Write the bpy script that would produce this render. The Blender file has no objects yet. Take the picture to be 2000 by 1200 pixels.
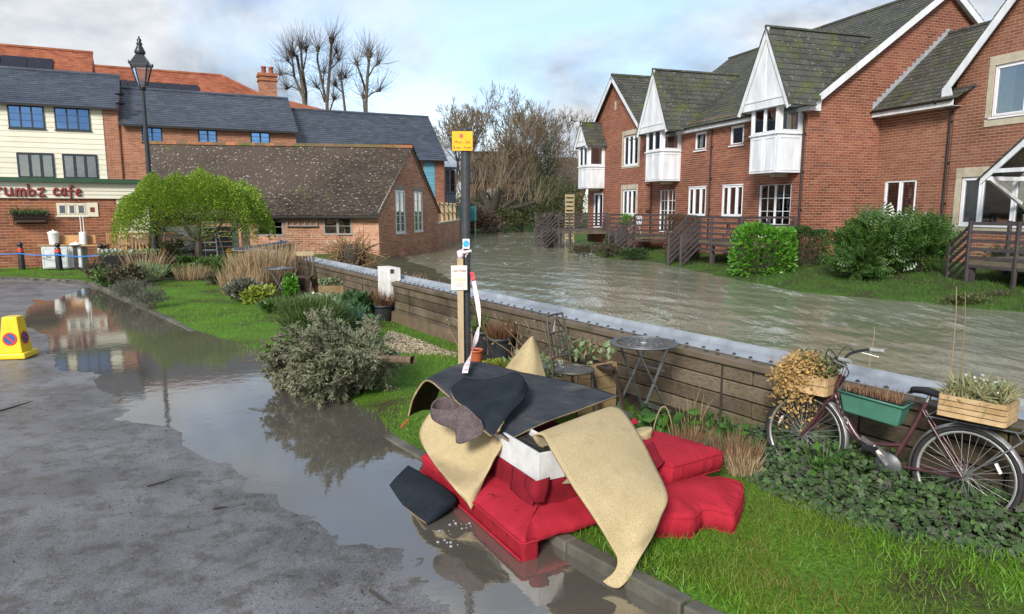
import bpy, math, random
import numpy as np
from mathutils import Vector, Matrix
from math import sin, cos, pi, radians
random.seed(7); RNG = np.random.default_rng(7)
SC = bpy.context.scene; COL = SC.collection
# ------------------------------------------------------------ camera, world, sun, exposure
CZ = 2.15; PITCH = math.atan(192/1333); FPX = 1333.0
cam = bpy.data.cameras.new('camera'); cam.lens = 24; cam.sensor_width = 36; cam.clip_end = 2000; cam.clip_start = .05
co = bpy.data.objects.new('camera', cam); COL.objects.link(co)
co.location = (0, 0, CZ); co.rotation_euler = (pi/2 - PITCH, 0, 0); SC.camera = co
SC.view_settings.view_transform = 'Standard'; SC.view_settings.look = 'None'
SC.view_settings.exposure = .85; SC.view_settings.gamma = 1; SC.view_settings.use_curve_mapping = False
SUN_EL, SUN_AZ = radians(33), radians(-160)      # azimuth clockwise from +Y
sdir = Vector((sin(SUN_AZ)*cos(SUN_EL), cos(SUN_AZ)*cos(SUN_EL), sin(SUN_EL)))
sl = bpy.data.lights.new('sun', 'SUN'); sl.energy = 2.9; sl.angle = radians(16); sl.color = (1, .95, .87)
so = bpy.data.objects.new('sun', sl); COL.objects.link(so); so.rotation_euler = sdir.to_track_quat('Z', 'Y').to_euler(); so.location = (-20, -20, 30)
W = bpy.data.worlds.new('World'); SC.world = W; W.use_nodes = True
def world():
    nt = W.node_tree; N = nt.nodes; L = nt.links; N.clear()
    out = N.new('ShaderNodeOutputWorld'); sky = N.new('ShaderNodeTexSky'); sky.sky_type = 'NISHITA'; sky.sun_disc = False
    sky.sun_elevation = SUN_EL; sky.sun_rotation = SUN_AZ; sky.dust_density = .6; sky.ozone_density = 1.5
    b1 = N.new('ShaderNodeBackground'); b1.inputs[1].default_value = .14; L.new(sky.outputs[0], b1.inputs[0])
    tc = N.new('ShaderNodeTexCoord'); sp = N.new('ShaderNodeSeparateXYZ'); L.new(tc.outputs['Generated'], sp.inputs[0])
    mx = N.new('ShaderNodeMath'); mx.operation = 'MAXIMUM'; mx.inputs[1].default_value = 0; L.new(sp.outputs[2], mx.inputs[0])
    ad = N.new('ShaderNodeMath'); ad.inputs[1].default_value = .42; L.new(mx.outputs[0], ad.inputs[0])
    cb = N.new('ShaderNodeCombineXYZ')
    for i in (0, 1):
        dv = N.new('ShaderNodeMath'); dv.operation = 'DIVIDE'; L.new(sp.outputs[i], dv.inputs[0]); L.new(ad.outputs[0], dv.inputs[1]); L.new(dv.outputs[0], cb.inputs[i])
    def noise(sc, det, rough, off):
        mp = N.new('ShaderNodeMapping'); mp.inputs[1].default_value = off; L.new(cb.outputs[0], mp.inputs[0])
        n = N.new('ShaderNodeTexNoise'); n.inputs['Scale'].default_value = sc; n.inputs['Detail'].default_value = det; n.inputs['Roughness'].default_value = rough
        n.inputs['Distortion'].default_value = .3
        L.new(mp.outputs[0], n.inputs['Vector']); return n
    n1 = noise(1.5, 7, .52, (3.1, 1.7, 0)); n2 = noise(2.1, 6, .55, (7.2, 4.4, 1))
    r1 = N.new('ShaderNodeValToRGB'); r1.color_ramp.elements[0].position = .40; r1.color_ramp.elements[1].position = .56
    r1.color_ramp.elements[0].color = (.25, .25, .25, 1); r1.color_ramp.elements[1].color = (1, 1, 1, 1); L.new(n1.outputs[0], r1.inputs[0])
    r2 = N.new('ShaderNodeValToRGB'); e = r2.color_ramp.elements; e[0].position = .40; e[1].position = .58
    e[0].color = (.30, .35, .42, 1); e[1].color = (.70, .715, .73, 1); L.new(n2.outputs[0], r2.inputs[0])
    b2 = N.new('ShaderNodeBackground'); b2.inputs[1].default_value = .75; L.new(r2.outputs[0], b2.inputs[0])
    m = N.new('ShaderNodeMixShader'); L.new(r1.outputs[0], m.inputs[0]); L.new(b1.outputs[0], m.inputs[1]); L.new(b2.outputs[0], m.inputs[2]); L.new(m.outputs[0], out.inputs[0])
world()
# ------------------------------------------------------------ pixel helpers (photo 2000x1200) -> world points
CP, SP_ = cos(PITCH), sin(PITCH)
def ray(px, py):
    u = (px-1000)/FPX; v = (600-py)/FPX
    return Vector((u, CP + v*SP_, -SP_ + v*CP))
def at(px, py, d):
    r = ray(px, py); return Vector((0, 0, CZ)) + r*(d/r.y)
def G(px, py, z=0.0):
    r = ray(px, py); return Vector((0, 0, CZ)) + r*((z-CZ)/r.z)
def zat(py, d, px=1000): return at(px, py, d).z
# ------------------------------------------------------------ materials
MATS = {}
def newmat(name):
    m = bpy.data.materials.new(name); m.use_nodes = True; nt = m.node_tree
    b = nt.nodes['Principled BSDF']; MATS[name] = m
    return m, nt, b
def ramp(nt, cols, pos=None, interp='LINEAR'):
    r = nt.nodes.new('ShaderNodeValToRGB'); cr = r.color_ramp; cr.interpolation = interp
    n = len(cols); pos = pos or [i/max(1, n-1) for i in range(n)]
    while len(cr.elements) < n: cr.elements.new(.5)
    for e, c, p in zip(cr.elements, cols, pos): e.position = p; e.color = (*c, 1)
    return r
def noise(nt, scale, detail=5, rough=.55, coord='Object', stretch=None, rot=None):
    tc = nt.nodes.new('ShaderNodeTexCoord'); n = nt.nodes.new('ShaderNodeTexNoise')
    n.inputs['Scale'].default_value = scale; n.inputs['Detail'].default_value = detail; n.inputs['Roughness'].default_value = rough
    if stretch:
        mp = nt.nodes.new('ShaderNodeMapping'); mp.inputs['Scale'].default_value = stretch
        if rot: mp.inputs['Rotation'].default_value = rot
        nt.links.new(tc.outputs[coord], mp.inputs[0]); nt.links.new(mp.outputs[0], n.inputs['Vector'])
    else: nt.links.new(tc.outputs[coord], n.inputs['Vector'])
    return n
def mixc(nt, fac, a, b, mode='MIX'):
    m = nt.nodes.new('ShaderNodeMixRGB'); m.blend_type = mode
    for i, x in enumerate((fac, a, b)):
        if hasattr(x, 'links'): nt.links.new(x, m.inputs[i])
        elif i == 0: m.inputs[0].default_value = x
        else: m.inputs[i].default_value = (*x, 1)
    return m.outputs[0]
def bump(nt, b, h, strength=.3, dist=.01):
    bp = nt.nodes.new('ShaderNodeBump'); bp.inputs['Strength'].default_value = strength; bp.inputs['Distance'].default_value = dist
    nt.links.new(h, bp.inputs['Height']); nt.links.new(bp.outputs[0], b.inputs['Normal'])
def pm(name, c1, c2=None, rough=.6, scale=6, bmp=.15, spec=.4, metal=0, bscale=None, stretch=None, bdist=.01, rv=.1):
    """painted / plain surface: two tones mixed by noise, roughness variation, fine relief"""
    if name in MATS: return MATS[name]
    m, nt, b = newmat(name); c2 = c2 or tuple(x*.72 for x in c1)
    n = noise(nt, scale, 6, .6, stretch=stretch); r = ramp(nt, [c2, c1], [.35, .65]); nt.links.new(n.outputs[0], r.inputs[0])
    nt.links.new(r.outputs[0], b.inputs['Base Color'])
    mr = nt.nodes.new('ShaderNodeMapRange'); mr.inputs[3].default_value = rough-rv; mr.inputs[4].default_value = rough+rv
    nt.links.new(n.outputs[0], mr.inputs[0]); nt.links.new(mr.outputs[0], b.inputs['Roughness'])
    b.inputs['Specular IOR Level'].default_value = spec; b.inputs['Metallic'].default_value = metal
    if bmp:
        n2 = noise(nt, bscale or scale*9, 4, .6, stretch=stretch); bump(nt, b, n2.outputs[0], bmp, bdist)
    return m
def island(nt):
    g = nt.nodes.new('ShaderNodeNewGeometry'); oi = nt.nodes.new('ShaderNodeObjectInfo')
    a = nt.nodes.new('ShaderNodeMath'); nt.links.new(g.outputs['Random Per Island'], a.inputs[0]); nt.links.new(oi.outputs['Random'], a.inputs[1])
    f = nt.nodes.new('ShaderNodeMath'); f.operation = 'FRACT'; nt.links.new(a.outputs[0], f.inputs[0]); return f.outputs[0]
def pieces(name, cols, rough=.8, spec=.25, stain=(.5, .5, .5), sscale=.7, samt=.4, moss=None, mossr=(.55, .7), mscale=1.2, lichen=None, bmp=.3, bsc=40):
    """bricks, tiles, slates: a tone per piece, broad staining, optional moss and lichen"""
    m, nt, b = newmat(name)
    r = ramp(nt, cols); nt.links.new(island(nt), r.inputs[0])
    tc_n = noise(nt, sscale, 6, .6, 'Generated' if False else 'Object'); 
    geo = nt.nodes.new('ShaderNodeNewGeometry')
    nt.links.new(geo.outputs['Position'], tc_n.inputs['Vector'])
    rs = ramp(nt, [(1, 1, 1), stain], [.42, .68]); nt.links.new(tc_n.outputs[0], rs.inputs[0])
    c = mixc(nt, samt, r.outputs[0], rs.outputs[0], 'MULTIPLY')
    if lichen:
        nl = nt.nodes.new('ShaderNodeTexNoise'); nl.inputs['Scale'].default_value = 9; nl.inputs['Detail'].default_value = 3; nt.links.new(geo.outputs['Position'], nl.inputs['Vector'])
        rl = ramp(nt, [(0, 0, 0), (1, 1, 1)], [.62, .67]); nt.links.new(nl.outputs[0], rl.inputs[0]); c = mixc(nt, rl.outputs[0], c, lichen)
    if moss:
        nm = nt.nodes.new('ShaderNodeTexNoise'); nm.inputs['Scale'].default_value = mscale; nm.inputs['Detail'].default_value = 8; nm.inputs['Roughness'].default_value = .7
        nt.links.new(geo.outputs['Position'], nm.inputs['Vector'])
        rm = ramp(nt, [(0, 0, 0), (1, 1, 1)], list(mossr)); nt.links.new(nm.outputs[0], rm.inputs[0]); c = mixc(nt, rm.outputs[0], c, moss)
    nt.links.new(c, b.inputs['Base Color']); b.inputs['Roughness'].default_value = rough; b.inputs['Specular IOR Level'].default_value = spec
    if bmp:
        nb = nt.nodes.new('ShaderNodeTexNoise'); nb.inputs['Scale'].default_value = bsc; nt.links.new(geo.outputs['Position'], nb.inputs['Vector']); bump(nt, b, nb.outputs[0], bmp, .006)
    return m
def leafmat(name, cols, rough=.45, trans=.25, spec=.35, big=None):
    m, nt, b = newmat(name); r = ramp(nt, cols); nt.links.new(island(nt), r.inputs[0]); c = r.outputs[0]
    if big:
        n = noise(nt, big[0], 4); geo = nt.nodes.new('ShaderNodeNewGeometry'); nt.links.new(geo.outputs['Position'], n.inputs['Vector'])
        rr = ramp(nt, [(0, 0, 0), (1, 1, 1)], [.45, .65]); nt.links.new(n.outputs[0], rr.inputs[0]); c = mixc(nt, rr.outputs[0], c, big[1], 'MIX')
    nt.links.new(c, b.inputs['Base Color']); b.inputs['Roughness'].default_value = rough; b.inputs['Specular IOR Level'].default_value = spec
    if trans:
        t = nt.nodes.new('ShaderNodeBsdfTranslucent'); nt.links.new(c, t.inputs[0]); mx = nt.nodes.new('ShaderNodeMixShader'); mx.inputs[0].default_value = trans
        nt.links.new(b.outputs[0], mx.inputs[1]); nt.links.new(t.outputs[0], mx.inputs[2]); nt.links.new(mx.outputs[0], nt.nodes['Material Output'].inputs[0])
    return m
def glassmat(name, tint=(.55, .6, .62), base=.28, gl=(.95, .97, 1)):
    m, nt, b = newmat(name); N = nt.nodes; L = nt.links
    t = N.new('ShaderNodeBsdfTransparent'); t.inputs[0].default_value = (*tint, 1); g = N.new('ShaderNodeBsdfGlossy'); g.inputs['Roughness'].default_value = .02
    g.inputs[0].default_value = (*gl, 1)
    f = N.new('ShaderNodeFresnel'); f.inputs[0].default_value = 1.5; a = N.new('ShaderNodeMath'); a.use_clamp = True; a.inputs[1].default_value = base; L.new(f.outputs[0], a.inputs[0])
    n = noise(nt, 1.3, 2); bp = N.new('ShaderNodeBump'); bp.inputs['Strength'].default_value = .04; bp.inputs['Distance'].default_value = .05; L.new(n.outputs[0], bp.inputs['Height']); L.new(bp.outputs[0], g.inputs['Normal'])
    mx = N.new('ShaderNodeMixShader'); L.new(a.outputs[0], mx.inputs[0]); L.new(t.outputs[0], mx.inputs[1]); L.new(g.outputs[0], mx.inputs[2]); L.new(mx.outputs[0], N['Material Output'].inputs[0])
    return m
# ------------------------------------------------------------ objects
def tag(o, label=None, cat=None, group=None, kind=None):
    for k, v in (('label', label), ('category', cat), ('group', group), ('kind', kind)):
        if v: o[k] = v
    return o
def thing(name, loc, label, cat, group=None, rz=0):
    o = bpy.data.objects.new(name, None); COL.objects.link(o); o.location = loc; o.rotation_euler = (0, 0, rz); o.empty_display_size = .1
    return tag(o, label, cat, group)
def base_of(parent):
    v = Vector((0, 0, 0))
    while parent is not None: v += parent.location; parent = parent.parent
    return v
def link(name, me, parent=None, origin=None):
    o = bpy.data.objects.new(name, me); COL.objects.link(o)
    if parent is not None: o.parent = parent
    return o
class MB:
    def __init__(s): s.v = []; s.f = []; s.m = []; s.s = []
    def add(s, vs, fs, mi=0, sm=False):
        b = len(s.v); s.v += [Vector(v) for v in vs]
        for f in fs: s.f.append([b+i for i in f]); s.m.append(mi); s.s.append(sm)
        return s
    def hexa(s, p, mi=0):   # p: 4 bottom (ccw) + 4 top
        return s.add(p, [(3, 2, 1, 0), (4, 5, 6, 7), (0, 1, 5, 4), (1, 2, 6, 5), (2, 3, 7, 6), (3, 0, 4, 7)], mi)
    def box(s, c, d, rz=0, mi=0, M=None):
        c = Vector(c); x, y, z = d[0]/2, d[1]/2, d[2]/2; R = M or Matrix.Rotation(rz, 3, 'Z')
        return s.hexa([c + R @ Vector(q) for q in ((-x, -y, -z), (x, -y, -z), (x, y, -z), (-x, y, -z), (-x, -y, z), (x, -y, z), (x, y, z), (-x, y, z))], mi)
    def beam(s, a, b, w, h, up=Vector((0, 0, 1)), mi=0):   # rectangular bar from a to b
        a, b = Vector(a), Vector(b); d = (b-a).normalized(); u = Vector(up); sd = d.cross(u)
        if sd.length < 1e-4: sd = d.cross(Vector((1, 0, 0)))
        sd.normalize(); u = sd.cross(d).normalized(); x = sd*w/2; y = u*h/2
        return s.hexa([a-x-y, a+x-y, b+x-y, b-x-y, a-x+y, a+x+y, b+x+y, b-x+y], mi)
    def tube(s, pts, r, n=8, mi=0, cap=True, closed=False):
        pts = [Vector(p) for p in pts]; k = len(pts); rs = r if isinstance(r, (list, tuple)) else [r]*k
        t0 = (pts[1]-pts[0]).normalized(); a = t0.orthogonal().normalized(); rings = []; vs = []
        for i, p in enumerate(pts):
            if closed: t = (pts[(i+1) % k]-pts[i-1]).normalized()
            else: t = (pts[min(i+1, k-1)]-pts[max(i-1, 0)]).normalized()
            a = (a - t*a.dot(t)); a = a.normalized() if a.length > 1e-6 else t.orthogonal().normalized(); b = t.cross(a)
            for j in range(n): vs.append(p + (a*cos(2*pi*j/n) + b*sin(2*pi*j/n))*rs[i])
        fs = []
        for i in range(k if closed else k-1):
            i2 = (i+1) % k
            for j in range(n): fs.append((i*n+j, i*n+(j+1) % n, i2*n+(j+1) % n, i2*n+j))
        s.add(vs, fs, mi, True)
        if cap and not closed: s.add(vs[:n], [tuple(range(n))[::-1]], mi); s.add(vs[-n:], [tuple(range(n))], mi)
        return s
    def lathe(s, prof, c=(0, 0, 0), n=20, mi=0, sm=True, rot=0):
        c = Vector(c); vs = []; fs = []
        for r, z in prof:
            for j in range(n): a = 2*pi*j/n+rot; vs.append(c + Vector((r*cos(a), r*sin(a), z)))
        for i in range(len(prof)-1):
            for j in range(n): fs.append((i*n+j, i*n+(j+1) % n, (i+1)*n+(j+1) % n, (i+1)*n+j))
        s.add(vs, fs, mi, sm)
        for i, rev in ((0, True), (len(prof)-1, False)):
            if prof[i][0] > .001: s.add(vs[i*n:(i+1)*n], [tuple(range(n))[::-1] if rev else tuple(range(n))], mi)
        return s
    def poly(s, pts, mi=0): return s.add(pts, [tuple(range(len(pts)))], mi)
    def slab(s, pts, nrm, th, mi=0):   # polygon extruded along nrm by th
        pts = [Vector(p) for p in pts]; o = Vector(nrm).normalized()*th; k = len(pts)
        return s.add(pts + [p+o for p in pts], [tuple(range(k))[::-1], tuple(range(k, 2*k))] + [(i, (i+1) % k, k+(i+1) % k, k+i) for i in range(k)], mi)
    def fb(s, fr, s0, s1, h0, h1, n0, n1, mi=0):
        return s.hexa([fr.p(s0, h0, n0), fr.p(s1, h0, n0), fr.p(s1, h0, n1), fr.p(s0, h0, n1), fr.p(s0, h1, n0), fr.p(s1, h1, n0), fr.p(s1, h1, n1), fr.p(s0, h1, n1)], mi)
    def build(s, name, mats, parent=None, bevel=0, label=None, cat=None, group=None, kind=None, origin=None, subsurf=0, bseg=2):
        me = bpy.data.meshes.new(name); off = base_of(parent)
        if parent is None and origin is not None: off = Vector(origin)
        me.from_pydata([v-off for v in s.v], [], s.f)
        mats = mats if isinstance(mats, (list, tuple)) else [mats]
        for m in mats: me.materials.append(m)
        me.polygons.foreach_set('material_index', s.m); me.polygons.foreach_set('use_smooth', s.s); me.update()
        o = link(name, me, parent)
        if parent is None and origin is not None: o.location = off
        if bevel:
            md = o.modifiers.new('bevel', 'BEVEL'); md.width = bevel; md.segments = bseg; md.limit_method = 'ANGLE'; md.angle_limit = radians(40)
        if subsurf:
            md = o.modifiers.new('sub', 'SUBSURF'); md.levels = subsurf; md.render_levels = subsurf
        return tag(o, label, cat, group, kind)
class Fr:
    """a wall's own frame: s along, h up, n outward"""
    def __init__(s, o, sd, nd): s.o = Vector(o); s.s = Vector(sd).normalized(); s.n = Vector(nd).normalized(); s.u = Vector((0, 0, 1))
    def p(s, a, h, n=0): return s.o + s.s*a + s.u*h + s.n*n
    def sh(s, a=0, h=0, n=0): return Fr(s.p(a, h, n), s.s, s.n)
def npmesh(name, V, F, mats, parent=None, smooth=False, mi=None, **kw):
    V = np.asarray(V, dtype=np.float32).reshape(-1, 3); F = np.asarray(F, dtype=np.int32); k = F.shape[1]
    V = V - np.array(base_of(parent), dtype=np.float32)
    me = bpy.data.meshes.new(name); me.vertices.add(len(V)); me.vertices.foreach_set('co', V.ravel())
    me.loops.add(F.size); me.loops.foreach_set('vertex_index', F.ravel()); me.polygons.add(len(F))
    me.polygons.foreach_set('loop_start', np.arange(0, F.size, k, dtype=np.int32))
    me.polygons.foreach_set('use_smooth', np.full(len(F), bool(smooth)))
    for m in (mats if isinstance(mats, (list, tuple)) else [mats]): me.materials.append(m)
    if mi is not None: me.polygons.foreach_set('material_index', np.asarray(mi, dtype=np.int32))
    me.update(calc_edges=True); me.validate()
    o = link(name, me, parent); return tag(o, **kw)
LEAF = {
 'oval': (np.array([(0, 0, 0), (.3, .5, .07), (0, 1, 0), (-.3, .5, .07)]), np.array([(0, 1, 2), (0, 2, 3)])),
 'quad': (np.array([(-.5, -.5, 0), (.5, -.5, 0), (.5, .5, 0), (-.5, .5, 0)]), np.array([(0, 1, 2), (0, 2, 3)])),
 'sprig': (np.array([(0, 0, 0), (.15, .45, .05), (0, 1, 0), (-.15, .45, .05)]), np.array([(0, 1, 2), (0, 2, 3)])),
 'needle': (np.array([(-.06, 0, 0), (.06, 0, 0), (0, 1, .04)]), np.array([(0, 1, 2)])),
 'stalk': (np.array([(-.012, 0, 0), (.012, 0, 0), (.010, .6, .05), (-.010, .6, .05), (0, 1, .16)]), np.array([(0, 1, 2), (0, 2, 3), (3, 2, 4)])),
 'blade': (np.array([(-.04, 0, 0), (.04, 0, 0), (.03, .55, .06), (-.03, .55, .06), (0, 1, .25)]), np.array([(0, 1, 2), (0, 2, 3), (3, 2, 4)])),
 'ivy': (np.array([(0, .35, .05), (0, 0, 0), (.35, .0, .03), (.5, .3, -.02), (.3, .42, .03), (.38, .8, -.02), (.12, .72, .02), (0, 1, -.03), (-.12, .72, .02), (-.38, .8, -.02), (-.3, .42, .03), (-.5, .3, -.02), (-.35, 0, .03)]),
         np.array([(0, i, i+1) for i in range(1, 12)] + [(0, 12, 1)])),
 'pinnate': (np.vstack([[(-.012, 0, 0), (.012, 0, 0), (0, 1, .08)]] + [[(sx*.01, y, .04), (sx*.34*w, y+.06, .0), (sx*.3*w, y+.17, -.02)] for y, w in ((.12, .8), (.28, 1), (.44, 1), (.6, .9), (.76, .7)) for sx in (1, -1)]),
             np.array([(3*i, 3*i+1, 3*i+2) for i in range(11)])),
}
def unit(a): return a/np.maximum(np.linalg.norm(a, axis=-1, keepdims=True), 1e-9)
def leaves(name, C, size, mat, parent=None, shape='oval', dirs=None, nrm=None, jit=.6, **kw):
    """one mesh of many separate leaves at points C, pointing along dirs, facing nrm"""
    C = np.asarray(C, dtype=float); n = len(C); T, F = LEAF[shape]
    d = RNG.normal(size=(n, 3)) if dirs is None else unit(np.asarray(dirs, float)) + RNG.normal(size=(n, 3))*jit*.6
    d = unit(d); z = RNG.normal(size=(n, 3)) if nrm is None else unit(np.asarray(nrm, float)) + RNG.normal(size=(n, 3))*jit
    x = unit(np.cross(d, z)); z = np.cross(x, d)
    s = np.asarray(size, float)*np.ones(n)
    V = C[:, None, :] + s[:, None, None]*(T[None, :, 0, None]*x[:, None] + T[None, :, 1, None]*d[:, None] + T[None, :, 2, None]*z[:, None])
    FF = (F[None] + (np.arange(n)*len(T))[:, None, None]).reshape(-1, 3)
    return npmesh(name, V, FF, mat, parent, **kw)
def tubes(segs, k=5):
    """segs rows: x0 y0 z0 x1 y1 z1 r0 r1 -> verts, quads"""
    S = np.asarray(segs, float); a = S[:, :3]; b = S[:, 3:6]; t = unit(b-a)
    ref = np.where(np.abs(t[:, 2:3]) > .9, np.array([[1., 0, 0]]), np.array([[0, 0, 1.]])); x = unit(np.cross(t, ref)); y = np.cross(t, x)
    an = np.arange(k)*2*pi/k; ring = np.cos(an)[None, :, None]*x[:, None] + np.sin(an)[None, :, None]*y[:, None]
    V = np.concatenate([a[:, None]+ring*S[:, 6, None, None], b[:, None]+ring*S[:, 7, None, None]], axis=1); n = len(S)
    j = np.arange(k); q = np.stack([j, (j+1) % k, k+(j+1) % k, k+j], 1); F = (q[None] + (np.arange(n)*2*k)[:, None, None]).reshape(-1, 4)
    return V.reshape(-1, 3), F
def grow(p, d, L, r, depth, out, spread=.5, up=.15, nseg=3, kids=3, shrink=.68, rmin=.004, wob=.18):
    p = np.array(p, float); d = unit(np.array(d, float))
    pts = []
    for i in range(nseg):
        d = unit(d + RNG.normal(size=3)*wob + np.array([0, 0, up])); q = p + d*L/nseg; r2 = max(rmin, r*(1-.35/nseg))
        out.append((*p, *q, r, r2)); p, r = q, r2; pts.append((p, d, r))
    if depth <= 0: return
    for j in range(kids):
        pp, dd, rr = pts[-1] if j == 0 else pts[RNG.integers(max(0, nseg-2), nseg)]
        nd = unit(dd + RNG.normal(size=3)*spread*(.5 if j == 0 else 1)); grow(pp, nd, L*shrink*RNG.uniform(.8, 1.15), rr*(.8 if j == 0 else .62), depth-1, out, spread, up, nseg, kids, shrink, rmin, wob)
def catmull(P, n):
    """P (k, ...) control rows -> dense rows through them"""
    P = np.asarray(P, float); k = len(P); out = []
    for i in range(k-1):
        p0 = P[i-1] if i > 0 else 2*P[0]-P[1]; p1, p2 = P[i], P[i+1]; p3 = P[i+2] if i+2 < k else 2*P[-1]-P[-2]
        for t in np.linspace(0, 1, n, endpoint=False): out.append(.5*((2*p1) + (p2-p0)*t + (2*p0-5*p1+4*p2-p3)*t*t + (3*p1-p0-3*p2+p3)*t**3))
    out.append(P[-1]); return np.array(out)
def sheet(name, rows, th, mats, parent=None, n=8, wob=.0, **kw):
    """a draped sheet of real thickness through a grid of control points; mats = [face, underside, cut edge]"""
    P = np.array([[tuple(p) for p in r] for r in rows]); S = catmull(P, n); S = np.stack([catmull(S[i], n) for i in range(len(S))]); a, b = S.shape[:2]
    du = np.gradient(S, axis=0); dv = np.gradient(S, axis=1); N = unit(np.cross(du, dv))
    if wob:
        gy, gx = np.mgrid[0:a, 0:b]; w = sum(np.sin(gx*RNG.uniform(.1, .5)+gy*RNG.uniform(.1, .5)+RNG.uniform(0, 6)) for _ in range(5))/5*wob; S = S + N*w[..., None]
    V = np.concatenate([S.reshape(-1, 3), (S-N*th).reshape(-1, 3)]); idx = np.arange(a*b).reshape(a, b); o = a*b
    q = np.stack([idx[:-1, :-1], idx[1:, :-1], idx[1:, 1:], idx[:-1, 1:]], -1).reshape(-1, 4); F = [q, q[:, ::-1]+o]; M = [np.zeros(len(q)), np.ones(len(q))]
    for e in (idx[0, :], idx[-1, ::-1], idx[::-1, 0], idx[:, -1]):
        F.append(np.stack([e[:-1], e[1:], e[1:]+o, e[:-1]+o], 1)); M.append(np.full(len(e)-1, 2))
    return npmesh(name, V, np.concatenate(F), mats, parent, smooth=True, mi=np.concatenate(M), **kw)
def text(name, body, size, fr, s, h, n, mat, parent, ext=.004, align='CENTER', bold=0, space=1.0):
    c = bpy.data.curves.new(name, 'FONT'); c.body = body; c.size = size; c.align_x = align; c.align_y = 'CENTER'; c.extrude = ext; c.offset = bold; c.space_character = space; c.resolution_u = 3
    c.materials.append(mat); tmp = bpy.data.objects.new('tmp', c); COL.objects.link(tmp); dg = bpy.context.evaluated_depsgraph_get(); me = bpy.data.meshes.new_from_object(tmp.evaluated_get(dg)); bpy.data.objects.remove(tmp); me.name = name; o = link(name, me, parent); P = fr.p(s, h, n) - base_of(parent)
    M = Matrix((fr.s, fr.u, fr.s.cross(fr.u))).transposed().to_4x4(); M.translation = P; o.matrix_basis = M; return o
def pip(x, y, poly):
    poly = np.asarray(poly, float); inside = np.zeros(np.shape(x), bool); j = len(poly)-1
    for i in range(len(poly)):
        xi, yi = poly[i]; xj, yj = poly[j]
        c = ((yi > y) != (yj > y)) & (x < (xj-xi)*(y-yi)/((yj-yi) if yj != yi else 1e-12)+xi); inside ^= c; j = i
    return inside
def segdist(x, y, poly, closed=True):
    poly = np.asarray(poly, float); n = len(poly); best = np.full(np.shape(x), 1e9); bi = np.zeros(np.shape(x), int); bt = np.zeros(np.shape(x))
    for i in range(n if closed else n-1):
        a = poly[i, :2]; b = poly[(i+1) % n, :2]; d = b-a; t = np.clip(((x-a[0])*d[0]+(y-a[1])*d[1])/max(d@d, 1e-12), 0, 1)
        D = np.hypot(x-a[0]-t*d[0], y-a[1]-t*d[1]); m = D < best; best = np.where(m, D, best); bi = np.where(m, i, bi); bt = np.where(m, t, bt)
    return best, bi, bt
_W = [(RNG.normal(size=2), RNG.uniform(0, 6.28)) for _ in range(40)]
def fbm(x, y, scale=1.0, octs=5, k0=0):
    out = np.zeros(np.shape(x)); amp = 1; f = scale; tot = 0
    for o in range(octs):
        for j in range(4):
            w, ph = _W[(k0+o*4+j) % 40]; out = out + amp*np.sin((x*w[0]+y*w[1])*f + ph)/4
        tot += amp; amp *= .55; f *= 1.93
    return out/tot*1.6
# ============================================================ SETTING
ZR = -.2
def xy(pts, z): return [tuple(G(px, py, z))[:2] for px, py in pts]
KERB_PX = [(1560, 1275, .09), (1410, 1203, .09), (1228, 1121, .085), (1000, 985, .05), (777, 860, .012), (700, 820, -.012), (600, 765, -.025), (520, 722, -.025), (440, 680, -.02), (360, 638, .01), (282, 597, .05), (217, 565, .08), (185, 552, .09), (150, 547, .09), (45, 542, .09), (-120, 535, .09), (-600, 528, .09)]
KERB = []
for px, py, z in KERB_PX:
    p = G(px, py, max(z, -.02)); KERB.append((p.x, p.y, z))
_a, _b = Vector(KERB[0]), Vector(KERB[1]); KERB.insert(0, tuple(_a + (_a-_b).normalized()*3.0)); KERB = np.array(KERB)
ROADPOLY = np.array([tuple(k[:2]) for k in KERB] + [(-70, 24), (-70, -6), (KERB[0][0], -6)])
PUD_PX = [(172, 560), (100, 588), (64, 584), (50, 612), (18, 636), (62, 641), (95, 662), (92, 690), (108, 706), (104, 724), (180, 734), (190, 758), (228, 780), (212, 792), (242, 801), (222, 821), (332, 834), (356, 846), (356, 871), (402, 896), (452, 912), (482, 936), (474, 962), (542, 966), (546, 990), (622, 1021), (642, 1040), (662, 1066), (700, 1064), (752, 1081), (772, 1110), (764, 1140), (792, 1162), (822, 1192), (840, 1240), (1000, 1300), (1460, 1310)]
PUD = np.array(xy(PUD_PX, 0) + [(KERB[1][0]+.6, KERB[1][1])] + [(k[0]+.7, k[1]+.35) for k in KERB[2:12]])
def kerb_near(x, y):
    D, i, t = segdist(x, y, KERB, closed=False); z = KERB[i, 2]*(1-t) + KERB[np.minimum(i+1, len(KERB)-1), 2]*t; return D, z
WALL0, WALL1 = G(2000, 779, .81), G(612, 502, .81); wd = (WALL1-WALL0); wd.z = 0; wd.normalize(); wn = Vector((-wd.y, wd.x, 0)); wn = wn if wn.x < 0 else -wn
WF = Fr((WALL0.x, WALL0.y, 0), wd, wn)
WLEN = (WALL1-WALL0).length
def wall_dist(x, y): return np.abs((x-WALL0.x)*wn.x+(y-WALL0.y)*wn.y)
def lawn_h(x, y):
    x = np.asarray(x, float); y = np.asarray(y, float); D, kz = kerb_near(x, y)
    return kz - .012 + np.minimum(.11*D, np.maximum(.0, .07-kz)) + .010*fbm(x, y, 2.2, 4)*np.clip(D*3, 0, 1) - .15*np.clip((y-6.5)/4, 0, 1)*np.clip(1.15-wall_dist(x, y)/1.6, 0, 1)*np.clip(D*2, 0, 1)
def lh(p): return float(lawn_h(np.array([p[0]]), np.array([p[1]]))[0])
def GL(px, py):
    """point of the lawn seen at a pixel"""
    p = G(px, py, .05)
    for _ in range(4): p = G(px, py, lh(p))
    return p
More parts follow.
